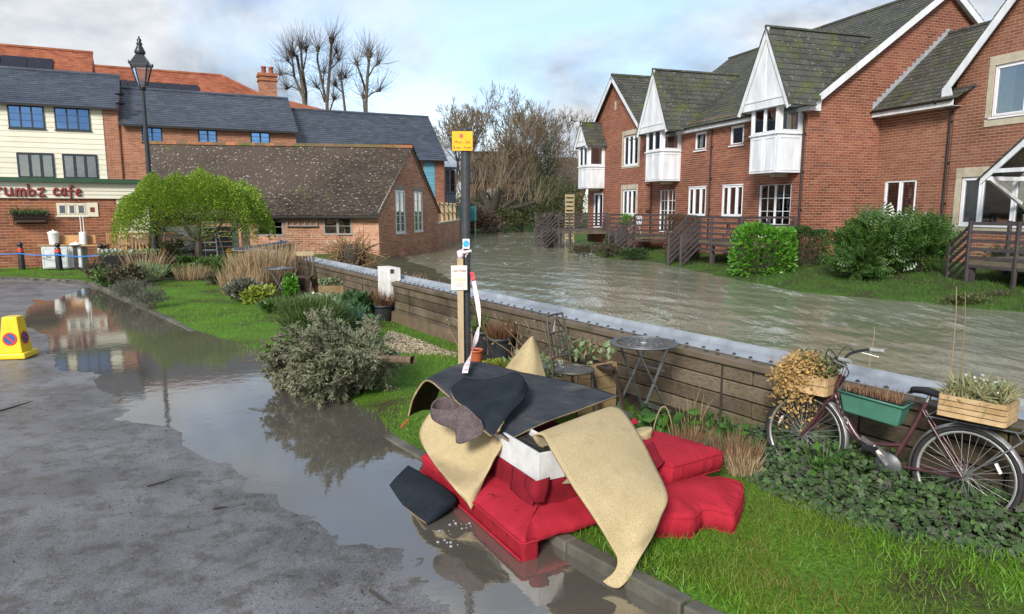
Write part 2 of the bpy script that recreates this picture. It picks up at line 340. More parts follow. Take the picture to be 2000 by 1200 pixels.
def road_h(x, y):
    D, i, t = segdist(x, y, PUD); s = np.where(pip(x, y, PUD), -D, D)
    h = np.clip(.022*s, -.05, .03) + .0035*fbm(x, y, 3.0, 4) + .0022*fbm(x, y, 23, 3, 11)*np.clip(1.2-np.abs(s), .15, 1)
    return h
def fan(u0, u1, nu, y0, y1, ny):
    Y = np.exp(np.linspace(math.log(y0), math.log(y1), ny)); U = np.linspace(u0, u1, nu); yy, uu = np.meshgrid(Y, U, indexing='ij'); return yy*uu, yy
def gridmesh(name, X, Y, Z, keep, mats, **kw):
    a, b = X.shape; idx = np.arange(a*b).reshape(a, b); q = np.stack([idx[:-1, :-1], idx[:-1, 1:], idx[1:, 1:], idx[1:, :-1]], -1)
    k = keep[:-1, :-1] | keep[1:, 1:] | keep[1:, :-1] | keep[:-1, 1:]; q = q[k]
    used = np.unique(q); rm = np.full(a*b, -1); rm[used] = np.arange(len(used)); V = np.stack([X, Y, Z], -1).reshape(-1, 3)[used]
    o = npmesh(name, V, rm[q], mats, smooth=True, **kw); return o, used
# --- asphalt
def asphalt():
    m, nt, b = newmat('wet_asphalt'); n1 = noise(nt, 1.1, 6); n2 = noise(nt, 85, 4, .8); n3 = noise(nt, 5, 8, .75)
    r = ramp(nt, [(.09, .09, .095), (.17, .171, .18)], [.36, .64]); nt.links.new(n1.outputs[0], r.inputs[0])
    r2 = ramp(nt, [(.25, .25, .24), (1, 1, 1), (1.7, 1.7, 1.7)], [.34, .5, .68]); nt.links.new(n2.outputs[0], r2.inputs[0])
    c = mixc(nt, .8, r.outputs[0], r2.outputs[0], 'MULTIPLY')
    r3 = ramp(nt, [(.50, .44, .35), (1, 1, 1)], [.40, .52]); nt.links.new(n3.outputs[0], r3.inputs[0]); c = mixc(nt, .85, c, r3.outputs[0], 'MULTIPLY'); nt.links.new(c, b.inputs['Base Color'])
    mr = nt.nodes.new('ShaderNodeMapRange'); mr.inputs[1].default_value = .3; mr.inputs[2].default_value = .7; mr.inputs[3].default_value = .24; mr.inputs[4].default_value = .55
    nt.links.new(n1.outputs[0], mr.inputs[0]); nt.links.new(mr.outputs[0], b.inputs['Roughness']); b.inputs['Specular IOR Level'].default_value = .75
    bump(nt, b, n2.outputs[0], .8, .008); return m
X, Y = fan(-1.5, 1.0, 420, 2.3, 34, 420); Z = road_h(X, Y)
gridmesh('road', X, Y, Z, pip(X, Y, ROADPOLY), asphalt(), kind='structure')
far = MB(); far.poly([(-72, -8, -.06), (3.2, -8, -.06), (3.2, 2.6, -.06), (-72, 24, -.06)]); far.build('road_behind', MATS['wet_asphalt'], kind='structure')
# --- puddle
def watermat(name, col, ior, rough, bscale, bstr, stretch=None, rot=None, foam=None, col2=None, bdist=.02):
    m, nt, b = newmat(name); n0 = noise(nt, .35 if foam else .9, 5); r = ramp(nt, [col, col2 or col], [.35, .65]); nt.links.new(n0.outputs[0], r.inputs[0]); c = r.outputs[0]
    b.inputs['IOR'].default_value = ior; b.inputs['Roughness'].default_value = rough; b.inputs['Specular IOR Level'].default_value = .5
    n = noise(nt, bscale, 4, .6, stretch=stretch, rot=rot); h = n.outputs[0]
    if foam:
        nf = noise(nt, 2.6, 9, .70, stretch=(1.0, .26, 1), rot=rot); nf2 = noise(nt, .16, 3, .5)
        rf2 = ramp(nt, [(.0, .0, .0), (.11, .11, .11)], [.4, .62]); nt.links.new(nf2.outputs[0], rf2.inputs[0])
        ad = nt.nodes.new('ShaderNodeMath'); nt.links.new(nf.outputs[0], ad.inputs[0]); nt.links.new(rf2.outputs[0], ad.inputs[1])
        rf = ramp(nt, [(0, 0, 0), (.85, .85, .85)], [.615, .84]); nt.links.new(ad.outputs[0], rf.inputs[0])
        ng = noise(nt, 3.2, 6, .8, stretch=(1, .5, 1), rot=rot); rg = ramp(nt, [(0, 0, 0), (1, 1, 1)], [.70, .73]); nt.links.new(ng.outputs[0], rg.inputs[0])
        mx = nt.nodes.new('ShaderNodeMath'); mx.operation = 'MAXIMUM'; nt.links.new(rf.outputs[0], mx.inputs[0]); nt.links.new(rg.outputs[0], mx.inputs[1])
        c = mixc(nt, mx.outputs[0], c, (.46, .48, .46)); ra = mixc(nt, mx.outputs[0], (rough,)*3, (.6,)*3); nt.links.new(ra, b.inputs['Roughness'])
    nt.links.new(c, b.inputs['Base Color']); bump(nt, b, h, bstr, bdist); return m
PM = watermat('puddle_water', (.10, .09, .072), 3.0, .015, 5.5, .10, stretch=(1, 1, 1), col2=(.08, .075, .064), bdist=.012)
mb = MB(); mb.poly([(x, y, 0) for x, y in PUD]); mb.build('flood_puddle', PM, kind='structure')
# --- river
RM = watermat('river_water', (.205, .208, .155), 1.55, .09, 2.4, .85, stretch=(1, .42, 1), rot=(0, 0, radians(-34)), foam=True, col2=(.155, .175, .115), bdist=.07)
X, Y = fan(-.42, 1.25, 420, 3.2, 175, 420)
rt = radians(34); A = X*cos(rt)+Y*sin(rt); B = -X*sin(rt)+Y*cos(rt)      # A across, B along the flow
Z = ZR + .040*fbm(A*1.0, B*.45, 2.1, 5, 3)*np.clip((60-Y)/40, .25, 1) + .018*fbm(A, B*.6, 7, 3, 17)*np.clip((25-Y)/15, 0, 1)
gridmesh('river', X, Y, Z, (Y < 170), RM, kind='structure')
# --- banks beyond the water
BANK_PX = [(898, 464), (925, 457), (1000, 452), (1060, 448), (1098, 450), (1120, 470), (1160, 498), (1195, 507), (1225, 508), (1280, 513), (1340, 525), (1400, 540), (1480, 556), (1560, 570), (1700, 583), (1850, 600), (2000, 612), (2400, 645)]
BL = np.array(xy(BANK_PX, ZR)); BANK = np.vstack([BL, [(70, 8), (240, 240), (-240, 240), (-60, 60)]])
X, Y = fan(-.6, 1.6, 330, 11, 230, 330); D, _, _ = segdist(X, Y, BL, closed=False); ins = pip(X, Y, BANK)
Z = ZR + np.where(ins, np.minimum(.10*D, .5+.004*D), -.25*D) + .05*fbm(X, Y, 1.3, 4)*np.clip(D, .1, 1)
def grassground(name, c1, c2, soil):
    m, nt, b = newmat(name); n = noise(nt, 1.0, 7, .65); n2 = noise(nt, 26, 5, .7); r = ramp(nt, [soil, c2, c1], [.34, .46, .62]); nt.links.new(n.outputs[0], r.inputs[0])
    r2 = ramp(nt, [(.4, .4, .4), (1.25, 1.25, 1.2)], [.35, .65]); nt.links.new(n2.outputs[0], r2.inputs[0]); c = mixc(nt, .9, r.outputs[0], r2.outputs[0], 'MULTIPLY')
    nt.links.new(c, b.inputs['Base Color']); b.inputs['Roughness'].default_value = .85; b.inputs['Specular IOR Level'].default_value = .2; bump(nt, b, n2.outputs[0], .8, .03); return m, nt, b, c
gm = grassground('bank_grass', (.060, .13, .018), (.05, .095, .018), (.055, .048, .03))[0]
gridmesh('far_bank', X, Y, Z, ins | (D < 1.2), gm, kind='structure')
# --- lawn and beds
def gpoly(pts, z=.05): return np.array([tuple(G(px, py, z))[:2] for px, py in pts])
BED_FAR = gpoly([(185, 553), (285, 598), (302, 588), (272, 560), (330, 549), (440, 551), (520, 566), (560, 600), (545, 640), (600, 640), (720, 640), (720, 600), (612, 510), (560, 480), (330, 505), (205, 520)])
BED_IVY = gpoly([(1190, 770), (1262, 845), (1395, 868), (1425, 925), (1500, 966), (1600, 1012), (1750, 1062), (2150, 1140), (2300, 960), (1700, 790), (1400, 740), (1230, 720)])
BED_MID = gpoly([(915, 700), (990, 725), (1080, 760), (1200, 790), (1260, 730), (1000, 640), (900, 640)])
GRAVEL = gpoly([(760, 640), (800, 650), (895, 684), (898, 690), (830, 690), (780, 690), (742, 668)])
LAWN = np.array([tuple(k[:2]) for k in KERB] + [(-70, 40), (-8, 46), (-6.5, 33), (WF.p(WLEN+1.2, 0, .05).x, WF.p(WLEN+1.2, 0, .05).y), tuple(WF.p(WLEN, 0, .06))[:2], tuple(WF.p(-3, 0, .06))[:2]])
X, Y = fan(-1.6, 1.1, 460, 2.2, 48, 420); Z = lawn_h(X, Y); keep = pip(X, Y, LAWN) & ~pip(X, Y, ROADPOLY)
lm, nt, b, c = grassground('lawn_grass', (.09, .21, .014), (.075, .15, .015), (.060, .055, .024))
bedmask = np.zeros(X.shape)
for P in (BED_FAR, BED_IVY, BED_MID): bedmask = np.maximum(bedmask, np.clip(np.where(pip(X, Y, P), segdist(X, Y, P)[0], 0)*6, 0, 1))
gv = np.where(pip(X, Y, GRAVEL), 1., 0.)
o, used = gridmesh('lawn', X, Y, Z, keep, lm, kind='structure')
at1 = o.data.attributes.new('bed', 'FLOAT', 'POINT'); at1.data.foreach_set('value', bedmask.reshape(-1)[used].astype(np.float32))
at2 = o.data.attributes.new('gravel', 'FLOAT', 'POINT'); at2.data.foreach_set('value', gv.reshape(-1)[used].astype(np.float32))
a1 = nt.nodes.new('ShaderNodeAttribute'); a1.attribute_name = 'bed'; a2 = nt.nodes.new('ShaderNodeAttribute'); a2.attribute_name = 'gravel'
ns = noise(nt, 18, 6, .7); rs = ramp(nt, [(.016, .012, .008), (.05, .038, .025)], [.35, .7]); nt.links.new(ns.outputs[0], rs.inputs[0])
ng = noise(nt, 60, 3, .8); rg = ramp(nt, [(.12, .10, .07), (.36, .31, .22)], [.35, .65]); nt.links.new(ng.outputs[0], rg.inputs[0])
c = mixc(nt, a1.outputs['Fac'], c, rs.outputs[0]); c = mixc(nt, a2.outputs['Fac'], c, rg.outputs[0]); nt.links.new(c, b.inputs['Base Color'])
# --- near river bank behind the flood wall (scrub grows on it)
NB = np.array([tuple(WF.p(s, 0, -.02))[:2] for s in (WLEN+2, WLEN-2, WLEN-6, WLEN-8.5)] + xy([(905, 560), (850, 528), (790, 502), (735, 502), (640, 496)], ZR) + [(-9, 34), (-14, 34)])
X, Y = fan(-.5, .1, 120, 7, 36, 120); D, _, _ = segdist(X, Y, NB); ins = pip(X, Y, NB)
Z = ZR + np.where(ins, np.minimum(.12*D, .22), -.2*D) + .05*fbm(X, Y, 2, 4)
gridmesh('near_bank', X, Y, Z, ins | (D < .4), grassground('scrub_ground', (.06, .075, .02), (.07, .055, .03), (.04, .03, .018))[0], kind='structure')
# --- kerb of separate stones
kerb_m = pieces('kerb_stone', [(.085, .08, .066), (.13, .12, .10), (.105, .098, .082)], rough=.55, spec=.4, stain=(.35, .33, .25), sscale=3, samt=.8, moss=(.07, .09, .03), mossr=(.58, .72), mscale=5, bmp=.6, bsc=60)
kr = thing('kerb', (0, 0, 0), None, None); kr['kind'] = 'structure'
def resample(P, step):
    P = [Vector(p) for p in P]; out = [P[0].copy()]; need = step; cur = P[0]; i = 1
    while i < len(P):
        d = (P[i]-cur).length
        if d >= need: cur = cur + (P[i]-cur)*(need/d); out.append(cur.copy()); need = step
        else: need -= d; cur = P[i]; i += 1
    return out
KR = resample(KERB, .9)
for a, c_ in zip(KR[:-1], KR[1:]):
    d = (c_-a).normalized(); e = .006; lift = Vector((0, 0, random.uniform(-.006, .006)))
    mb = MB(); mb.beam(a+d*e+lift-Vector((0, 0, .1)), c_-d*e+lift-Vector((0, 0, .1)), .105, .2); mb.build('kerb_stone', kerb_m, kr, bevel=.012)
# --- worn yellow line along the far kerb
ym = pm('worn_line', (.34, .31, .20), (.14, .13, .11), rough=.5, scale=5)
Lp = [Vector(p) for p in KERB[13:]]; pts = []
for i in range(len(Lp)-1):
    for t in np.linspace(0, 1, 12): pts.append(Lp[i].lerp(Lp[i+1], t))
L2 = MB()
for a, c_ in zip(pts[:-1], pts[1:]):
    if (c_-a).length < .01: continue
    n = Vector((0, 0, 1)).cross((c_-a).normalized()); n = -n if n.y > 0 else n; q = [a+n*.45, c_+n*.45, c_+n*.55, a+n*.55]
    L2.poly([(v.x, v.y, float(road_h(np.array([v.x]), np.array([v.y]))[0])+.006) for v in q])
L2.build('road_line', ym, kind='structure')
# --- grass blades
def scatter_fan(n, u0, u1, y0, y1):
    u = RNG.uniform(u0, u1, n); y = np.exp(RNG.uniform(math.log(y0), math.log(y1), n)); return u*y, y
gb = leafmat('grass_blade', [(.065, .16, .008), (.10, .25, .012), (.145, .31, .022), (.15, .25, .03)], rough=.5, trans=.3, big=(.9, (.16, .17, .03)))
x, y = scatter_fan(300000, -1.05, .85, 2.7, 33)
k = pip(x, y, LAWN) & ~pip(x, y, ROADPOLY)
for P in (BED_FAR, BED_IVY, GRAVEL, BED_MID): k &= ~(pip(x, y, P) & (segdist(x, y, P)[0] > .06))
x, y = x[k], y[k]; D, kz = kerb_near(x, y); den = np.clip(.72+.8*fbm(x, y, 1.6, 4, 9)-.55*np.clip(1-np.hypot((x-2.1)/1.3, (y-3.3)/1.0), 0, 1), .08, 1)*np.clip((D-.05)/.12, 0, 1); k = RNG.uniform(size=len(x)) < den; x, y, D = x[k], y[k], D[k]
z = lawn_h(x, y); sz = (.03+.03*RNG.uniform(size=len(x)))*(1+.03*y)*np.clip(1+.5*fbm(x, y, 1.1, 3, 5), .5, 1.6)
dr = np.stack([RNG.normal(size=len(x))*.55, RNG.normal(size=len(x))*.55, np.ones(len(x))], 1)
leaves('grass', np.stack([x, y, z-.004], 1), sz, gb, shape='blade', dirs=dr, jit=.25, kind='stuff')
# --- grass on the far bank before the houses
x, y = scatter_fan(60000, .1, .9, 12, 36); k = pip(x, y, BANK); x, y = x[k], y[k]; D = segdist(x, y, BL, closed=False)[0]; k = (D < 6) & (D > .05); x, y, D = x[k], y[k], D[k]
z = ZR + np.minimum(.10*D, .5) + .05*fbm(x, y, 1.3, 4)*np.clip(D, .1, 1)
leaves('bank_grass', np.stack([x, y, z], 1), .07+.08*RNG.uniform(size=len(x)), leafmat('bank_blade', [(.035, .09, .01), (.06, .14, .014), (.08, .15, .03)], trans=.25, big=(.8, (.07, .08, .03))), shape='blade', dirs=np.stack([RNG.normal(size=len(x))*.6, RNG.normal(size=len(x))*.6, np.ones(len(x))], 1), jit=.2, kind='stuff')
# --- gravel
x, y = scatter_fan(40000, -.25, 0, 6, 12.5); k = pip(x, y, GRAVEL); x, y = x[k], y[k]
gvm = pieces('gravel_stone', [(.20, .16, .11), (.34, .29, .20), (.42, .37, .27), (.26, .22, .16)], rough=.7, samt=.2, bmp=0)
leaves('gravel', np.stack([x, y, lawn_h(x, y)+.006+.012*RNG.uniform(size=len(x))], 1), .018+.02*RNG.uniform(size=len(x)), gvm, shape='quad', kind='stuff')
# ============================================================ RIVERSIDE HOUSES
BOXF = np.array([(3, 2, 1, 0), (4, 5, 6, 7), (0, 1, 5, 4), (1, 2, 6, 5), (2, 3, 7, 6), (3, 0, 4, 7)])
def piece_boxes(R, tail, head, jit=0):
    """R rows u0 u1 v0 v1 -> (k,8,3) boxes in a surface's u, v, n; underside n=0; tail/head give the thickness at v0 and v1"""
    k = len(R); j = RNG.uniform(-jit, jit, size=(k, 4)) if jit else np.zeros((k, 4)); u0, u1, v0, v1 = R.T; z = np.zeros(k)
    P = np.zeros((k, 8, 3))
    for i, (a, b_, n_) in enumerate(((u0, v0, z-.004), (u1, v0, z-.004), (u1, v1, z-.004), (u0, v1, z-.004), (u0, v0, z+tail+j[:, 0]), (u1, v0, z+tail+j[:, 1]), (u1, v1, z+head+j[:, 2]), (u0, v1, z+head+j[:, 3]))):
        P[:, i, 0] = a; P[:, i, 1] = b_; P[:, i, 2] = n_
    return P
def lay(parent, single, joined, o, u, v, n, R, tail, head, mat, n_ind, full, jit=0):
    o, u, v, n = Vector(o), Vector(u), Vector(v), Vector(n); B = np.array([u, v, n]); off = np.array(o)
    if n_ind:
        w = R[:, 1]-R[:, 0]; hgt = R[:, 3]-R[:, 2]; c = off + (((R[:, 0]+R[:, 1])/2)[:, None]*B[0] + ((R[:, 2]+R[:, 3])/2)[:, None]*B[1])
        dist = np.linalg.norm(c-np.array([0, 0, CZ]), axis=1); ok = np.abs(w-full[0]) < .004; order = np.argsort(np.where(ok, dist, 1e9)); n_ind = min(n_ind, int(ok.sum())); pick = order[:n_ind]
        me = bpy.data.meshes.new(single); bx = piece_boxes(np.array([[-full[0]/2, full[0]/2, 0, full[1]]]), tail, head)[0]
        me.from_pydata([tuple(q) for q in bx], [], [tuple(int(i) for i in f) for f in BOXF]); me.materials.append(mat); off_p = base_of(parent)
        M3 = Matrix((u, v, n)).transposed()
        for i in pick:
            ob = bpy.data.objects.new(single, me); COL.objects.link(ob); ob.parent = parent
            r = Matrix.Rotation(random.uniform(-1, 1)*.006, 3, 'X') @ Matrix.Rotation(random.uniform(-1, 1)*.006, 3, 'Z')
            M = (M3 @ r).to_4x4(); M.translation = o + u*float((R[i, 0]+R[i, 1])/2) + v*float(R[i, 2]) + n*random.uniform(0, .003) - off_p; ob.matrix_basis = M
        R = np.delete(R, pick, axis=0)
    if len(R):
        P = piece_boxes(R, tail, head, jit).reshape(-1, 3) @ B + off
        F = (BOXF[None] + (np.arange(len(R))*8)[:, None, None]).reshape(-1, 4); npmesh(joined, P, F, mat, parent, kind='stuff')
def span(poly, h):
    xs = []
    for i in range(len(poly)):
        (a, b), (c, d) = poly[i], poly[(i+1) % len(poly)]
        if (b > h) != (d > h): xs.append(a+(c-a)*(h-b)/(d-b))
    return (min(xs), max(xs)) if len(xs) >= 2 else None
def cut(iv, ops, h, pad=0):
    res = [iv]
    for s0, s1, h0, h1 in ops:
        if h0 < h+pad and h1 > h-pad:
            nr = []
            for a, b in res:
                if s1 <= a or s0 >= b: nr.append((a, b)); continue
                if s0 > a: nr.append((a, s0))
                if s1 < b: nr.append((s1, b))
            res = nr
    return res
MORTAR = pm('mortar', (.46, .34, .24), (.34, .25, .18), rough=.9, scale=1.2, bmp=.2)
def brick_wall(parent, fr, poly, ops, mat, n_ind=0, name='wall', course=.1, mortar=None, bl=.3, dep=.35):
    hs = [q[1] for q in poly]; rows = int((max(hs)-min(hs))/course); R = []; mb = MB(); h0 = min(hs)
    for k in range(rows+1):
        a = h0+k*course; m = a+course/2; iv = span(poly, min(m, max(hs)-.001))
        if not iv: continue
        for p, q in cut(iv, ops, m, course*.49 if False else 0):
            mb.poly([fr.p(p, a), fr.p(q, a), fr.p(q, a+course), fr.p(p, a+course)])
            x = math.floor(p/bl)*bl + (bl/2 if k % 2 else 0) - bl
            while x < q:
                u0, u1 = max(x+.007, p), min(x+bl-.007, q)
                if u1-u0 > .03: R.append((u0, u1, a+.008, a+course-.008))
                x += bl
    for s0, s1, a, b in ops:   # reveals
        for q in (((s0, a), (s1, a)), ((s0, b), (s1, b)), ((s0, a), (s0, b)), ((s1, a), (s1, b))):
            mb.poly([fr.p(*q[0], 0), fr.p(*q[1], 0), fr.p(*q[1], -dep), fr.p(*q[0], -dep)], 1)
    mb.build(name, [mortar or MORTAR, mat], parent)
    lay(parent, 'brick', 'brickwork', fr.p(0, 0, 0), fr.s, fr.u, fr.n, np.array(R), .005, .005, mat, n_ind, (bl-.014, course-.016), jit=.0015)
def roof(parent, pts, w, gauge, mat, n_ind=0, th=.012, under=None, single='slate', joined='slates', stagger=True):
    """pts: eave from A to B first, then round the slope"""
    A, B = Vector(pts[0]), Vector(pts[1]); u = (B-A).normalized(); C_ = Vector(pts[2]); n = u.cross(C_-A).normalized(); n = -n if n.z < 0 else n; v = n.cross(u); v = -v if v.z < 0 else v
    pl = [((Vector(p)-A).dot(u), (Vector(p)-A).dot(v)) for p in pts]; top = max(q[1] for q in pl); R = []; k = 0; y = min(q[1] for q in pl)
    while y < top-.02:
        iv = span(pl, y+gauge*.5) if y+gauge*.5 < top else None
        if iv:
            x = math.floor(iv[0]/w)*w - w + (w/2 if k % 2 and stagger else 0)
            while x < iv[1]:
                a, b = max(x+.003, iv[0]), min(x+w-.003, iv[1])
                if b-a > .02: R.append((a, b, y, min(y+gauge*1.06, top+.02)))
                x += w
        y += gauge; k += 1
    R = np.array(R); mb = MB(); mb.slab([Vector(p)-n*.03 for p in pts], n, .026); mb.build('roof', under or mat, parent)
    full = (w-.006, gauge*1.06)
    lay(parent, single, joined, A, u, v, n, R, th*1.9, th*.3, mat, n_ind, full, jit=th*.35)
    return n
def ridge(parent, a, b, mat, r=.09, step=.45, single=True, name='ridge_tile'):
    a, b = Vector(a), Vector(b); L = (b-a).length; k = max(1, round(L/step)); d = (b-a)/k; J = MB()
    for i in range(k):
        mb = MB() if single else J
        p, q = a+d*i, a+d*(i+.985); sd = d.normalized().cross(Vector((0, 0, 1))).normalized(); vs = []
        for e in (p, q):
            for t in range(5): an = -pi*.12+pi*1.24*t/4; vs.append(e + sd*cos(an)*r*1.15 + Vector((0, 0, sin(an)*r-.03+random.uniform(-.004, .004))))
        mb.add(vs, [(t, t+1, t+6, t+5) for t in range(4)] + [(0, 1, 2, 3, 4), (9, 8, 7, 6, 5)], 0, False)
        if single: mb.build(name, mat, parent)
    if not single: J.build(name, mat, parent, kind='stuff')
WHITE = pm('white_paint', (.70, .72, .76), (.52, .54, .56), rough=.45, scale=2.2, bmp=.1, stretch=(1.6, 1.6, .35))
UPVC = pm('white_frame', (.74, .76, .79), (.68, .70, .73), rough=.3, scale=3, bmp=.0)
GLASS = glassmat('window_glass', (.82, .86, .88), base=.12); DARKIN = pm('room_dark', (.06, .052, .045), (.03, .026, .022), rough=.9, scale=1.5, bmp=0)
CURT = pm('curtain_cloth', (.62, .60, .56), (.50, .48, .44), rough=.9, scale=6, bmp=.1)
CURT2 = pm('curtain_tan', (.45, .36, .25), (.34, .26, .18), rough=.9, scale=6, bmp=.1)
STONE = pm('pale_stone', (.46, .42, .33), (.34, .30, .22), rough=.85, scale=3, bmp=.25)
BLACKP = pm('black_pipe', (.018, .016, .018), (.03, .026, .026), rough=.35, scale=4, bmp=.05)
def window(parent, fr, s0, s1, h0, h1, lights=2, fw=.055, bars=None, mat=None, n=-.09, name='window', curtains=(0, 1), curt=None, glass=None, transom=None, sill=True, sub=False, lower=0, recess=True, dep=.5):
    """frame in one mesh, then one pane per light, curtains and the dark room behind as its children; with sub the frame itself is a sub-part"""
    mat = mat or UPVC; mb = MB(); t = .06
    mb.fb(fr, s0, s1, h0, h0+fw, n, n+t); mb.fb(fr, s0, s1, h1-fw, h1, n, n+t); mb.fb(fr, s0, s0+fw, h0+fw, h1-fw, n, n+t); mb.fb(fr, s1-fw, s1, h0+fw, h1-fw, n, n+t)
    xs = [s0+fw+(s1-s0-2*fw)*i/lights for i in range(lights+1)] if isinstance(lights, int) else [s0+fw+(s1-s0-2*fw)*f for f in [0]+list(lights)+[1]]
    for x in xs[1:-1]: mb.fb(fr, x-fw*.6, x+fw*.6, h0+fw, h1-fw, n, n+t)
    hb = h0+fw+lower
    if lower: mb.fb(fr, s0+fw, s1-fw, h0+fw, hb, n, n+.035)
    for i in range(len(xs)-1):
        a = xs[i]+(fw*.6 if i else 0); b = xs[i+1]-(fw*.6 if i < len(xs)-2 else 0)
        if bars:
            for q in range(1, bars[0]): x = a+(b-a)*q/bars[0]; mb.fb(fr, x-.011, x+.011, hb, h1-fw, n+.012, n+.04)
            for q in range(1, bars[1]): y = hb+(h1-fw-hb)*q/bars[1]; mb.fb(fr, a, b, y-.011, y+.011, n+.014, n+.042)
        else:   # opening sash
            for (p, q, r_, w_) in ((a, b, hb, hb+.035), (a, b, h1-fw-.035, h1-fw), (a, a+.035, hb, h1-fw), (b-.035, b, hb, h1-fw)): mb.fb(fr, p, q, r_, w_, n+.01, n+t+.012)
    if transom: mb.fb(fr, s0+fw, s1-fw, h0+transom-.025, h0+transom+.025, n, n+t+.01)
    if sill: mb.fb(fr, s0-.05, s1+.05, h0-.05, h0, n, .06)
    w = mb.build(name, mat, parent); kid = parent if sub else w
    for i in range(len(xs)-1):
        p = MB(); p.fb(fr, xs[i]+.01, xs[i+1]-.01, hb+.01, h1-fw-.01, n+.02, n+.028); p.build('pane', glass or GLASS, kid)
    if recess:
        d = MB(); q = [(s0+.02, h0+.02), (s1-.02, h0+.02), (s1-.02, h1-.02), (s0+.02, h1-.02)]; nb = n-dep
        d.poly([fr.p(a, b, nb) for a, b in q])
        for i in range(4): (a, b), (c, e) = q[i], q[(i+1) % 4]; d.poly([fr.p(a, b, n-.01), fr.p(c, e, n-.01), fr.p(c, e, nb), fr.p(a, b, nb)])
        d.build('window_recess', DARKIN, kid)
    for side in curtains:
        a, b = (s0+fw, s0+fw+(s1-s0)*.24) if side == 0 else (s1-fw-(s1-s0)*.24, s1-fw); c = MB(); m = 14; vs = []
        for i in range(m+1): x = a+(b-a)*i/m; z = n-.06+.02*sin(i*1.9+side); vs += [fr.p(x, h0+fw+.02, z), fr.p(x, h1-fw, z)]
        c.add(vs, [(2*i, 2*i+2, 2*i+3, 2*i+1) for i in range(m)], 0, True); c.build('curtain', curt or CURT, kid)
    return w
def surround(parent, fr, s0, s1, h0, h1, w=.18, top=.26, bot=.14):
    mb = MB(); mb.fb(fr, s0-w, s1+w, h1+.002, h1+top, -.08, .022); mb.fb(fr, s0-w, s0-.002, h0, h1, -.08, .018); mb.fb(fr, s1+.002, s1+w, h0, h1, -.08, .018); mb.fb(fr, s0-w, s1+w, h0-bot, h0-.055, -.08, .03)
    mb.build('stone_surround', STONE, parent, bevel=.006)
def pipe(parent, fr, s, h0, h1, n=.07, elbow=.3, r=.038):
    mb = MB(); mb.tube([fr.p(s+elbow*.7, h1+.12, n+elbow), fr.p(s+elbow*.7, h1, n+elbow), fr.p(s, h1-.25, n), fr.p(s, h0, n)], r, 8)
    for h in np.arange(h0+.3, h1-.3, 1.4): mb.fb(fr, s-.06, s+.06, h, h+.05, 0, n+.02)
    mb.build('drainpipe', BLACKP, parent)
BRICK = pieces('red_brick', [(.205, .068, .042), (.25, .084, .05), (.225, .074, .044), (.29, .115, .072), (.15, .055, .042), (.235, .078, .048)], stain=(.50, .42, .36), sscale=.38, samt=.85)
BRICKC = pieces('brown_brick', [(.20, .08, .05), (.245, .10, .062), (.22, .088, .054), (.28, .13, .085), (.165, .067, .046)], stain=(.52, .46, .40), sscale=.4, samt=.85)
SLATE = pieces('mossy_slate', [(.040, .041, .038), (.062, .061, .054), (.050, .049, .045), (.078, .076, .067)], rough=.6, spec=.4, stain=(.55, .6, .4), sscale=.8, samt=.7, moss=(.075, .095, .016), mossr=(.50, .70), mscale=1.5, lichen=(.17, .17, .145), bmp=.5)
LEAD = pm('lead_flashing', (.34, .36, .39), (.24, .26, .29), rough=.45, scale=6, bmp=.2)
HR = Vector((-.33, 1, 0)).normalized(); HN = Vector((-HR.y, HR.x, 0)); HN = HN if HN.x < 0 else -HN
_p = at(1566, 450, 26); FA = Fr((_p.x, _p.y, .1), HR, HN)
OV = .32
# ---- main house
HA = thing('brick_house', FA.p(0, 0, 0), 'long red brick house with two white gabled oriel bays above its river decks', 'house', 'brick houses along the far river bank')
LA, HE, AP, APZ = 13.6, 6.0, 6.2, 10.55
fd = [(.69, 2.59, .85, 3.05), (8.95, 10.5, .85, 3.05)]; gw = [(3.64, 5.14, 1.72, 3.06), (6.35, 7.85, 1.72, 3.06)]; sw = [(3.78, 4.7, 4.75, 5.58), (6.5, 7.42, 4.75, 5.58)]
brick_wall(HA, FA, [(0, 0), (LA, 0), (LA, HE), (0, HE)], fd+gw+sw, BRICK, 150)
FE = Fr(FA.p(0, 0, 0), -HN, -HR)     # the gable end that looks at the camera: s runs back from the river
tanA = (APZ-HE)/AP
brick_wall(HA, FE, [(0, 0), (2*AP, 0), (2*AP, HE), (AP, APZ-.05), (0, HE)], [], BRICK, 150)
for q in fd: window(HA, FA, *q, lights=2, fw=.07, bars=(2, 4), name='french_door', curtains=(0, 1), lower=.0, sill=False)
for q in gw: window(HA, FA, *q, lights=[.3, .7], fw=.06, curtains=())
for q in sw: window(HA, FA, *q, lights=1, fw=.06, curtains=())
def roofp(n, h0=HE, s=0): return h0 + (-n)*tanA
eN = OV; eZ = HE-OV*tanA+.06
A0 = [FA.p(-.3, eZ, eN), FA.p(LA+.2, eZ, eN), FA.p(LA+.2, APZ+.06, -AP), FA.p(-.3, APZ+.06, -AP)]
roof(HA, A0, .42, .25, SLATE, 150); 
roof(HA, [FA.p(-.3, eZ, -2*AP-eN), FA.p(LA+.2, eZ, -2*AP-eN), FA.p(LA+.2, APZ+.06, -AP), FA.p(-.3, APZ+.06, -AP)], .42, .25, SLATE)
ridge(HA, FA.p(-.3, APZ+.1, -AP), FA.p(LA+.2, APZ+.1, -AP), SLATE)
def barge(parent, fr, pts, th=.035, h=.24, n=0):
    mb = MB()
    for a, b in zip(pts[:-1], pts[1:]):
        A_, B_ = fr.p(a[0], a[1], n), fr.p(b[0], b[1], n); d = (B_-A_).normalized(); up = fr.n.cross(d); up = -up if up.z < 0 else up
        mb.slab([A_, B_, B_-up*h, A_-up*h], fr.n, th)
    return mb.build('bargeboard', WHITE, parent)
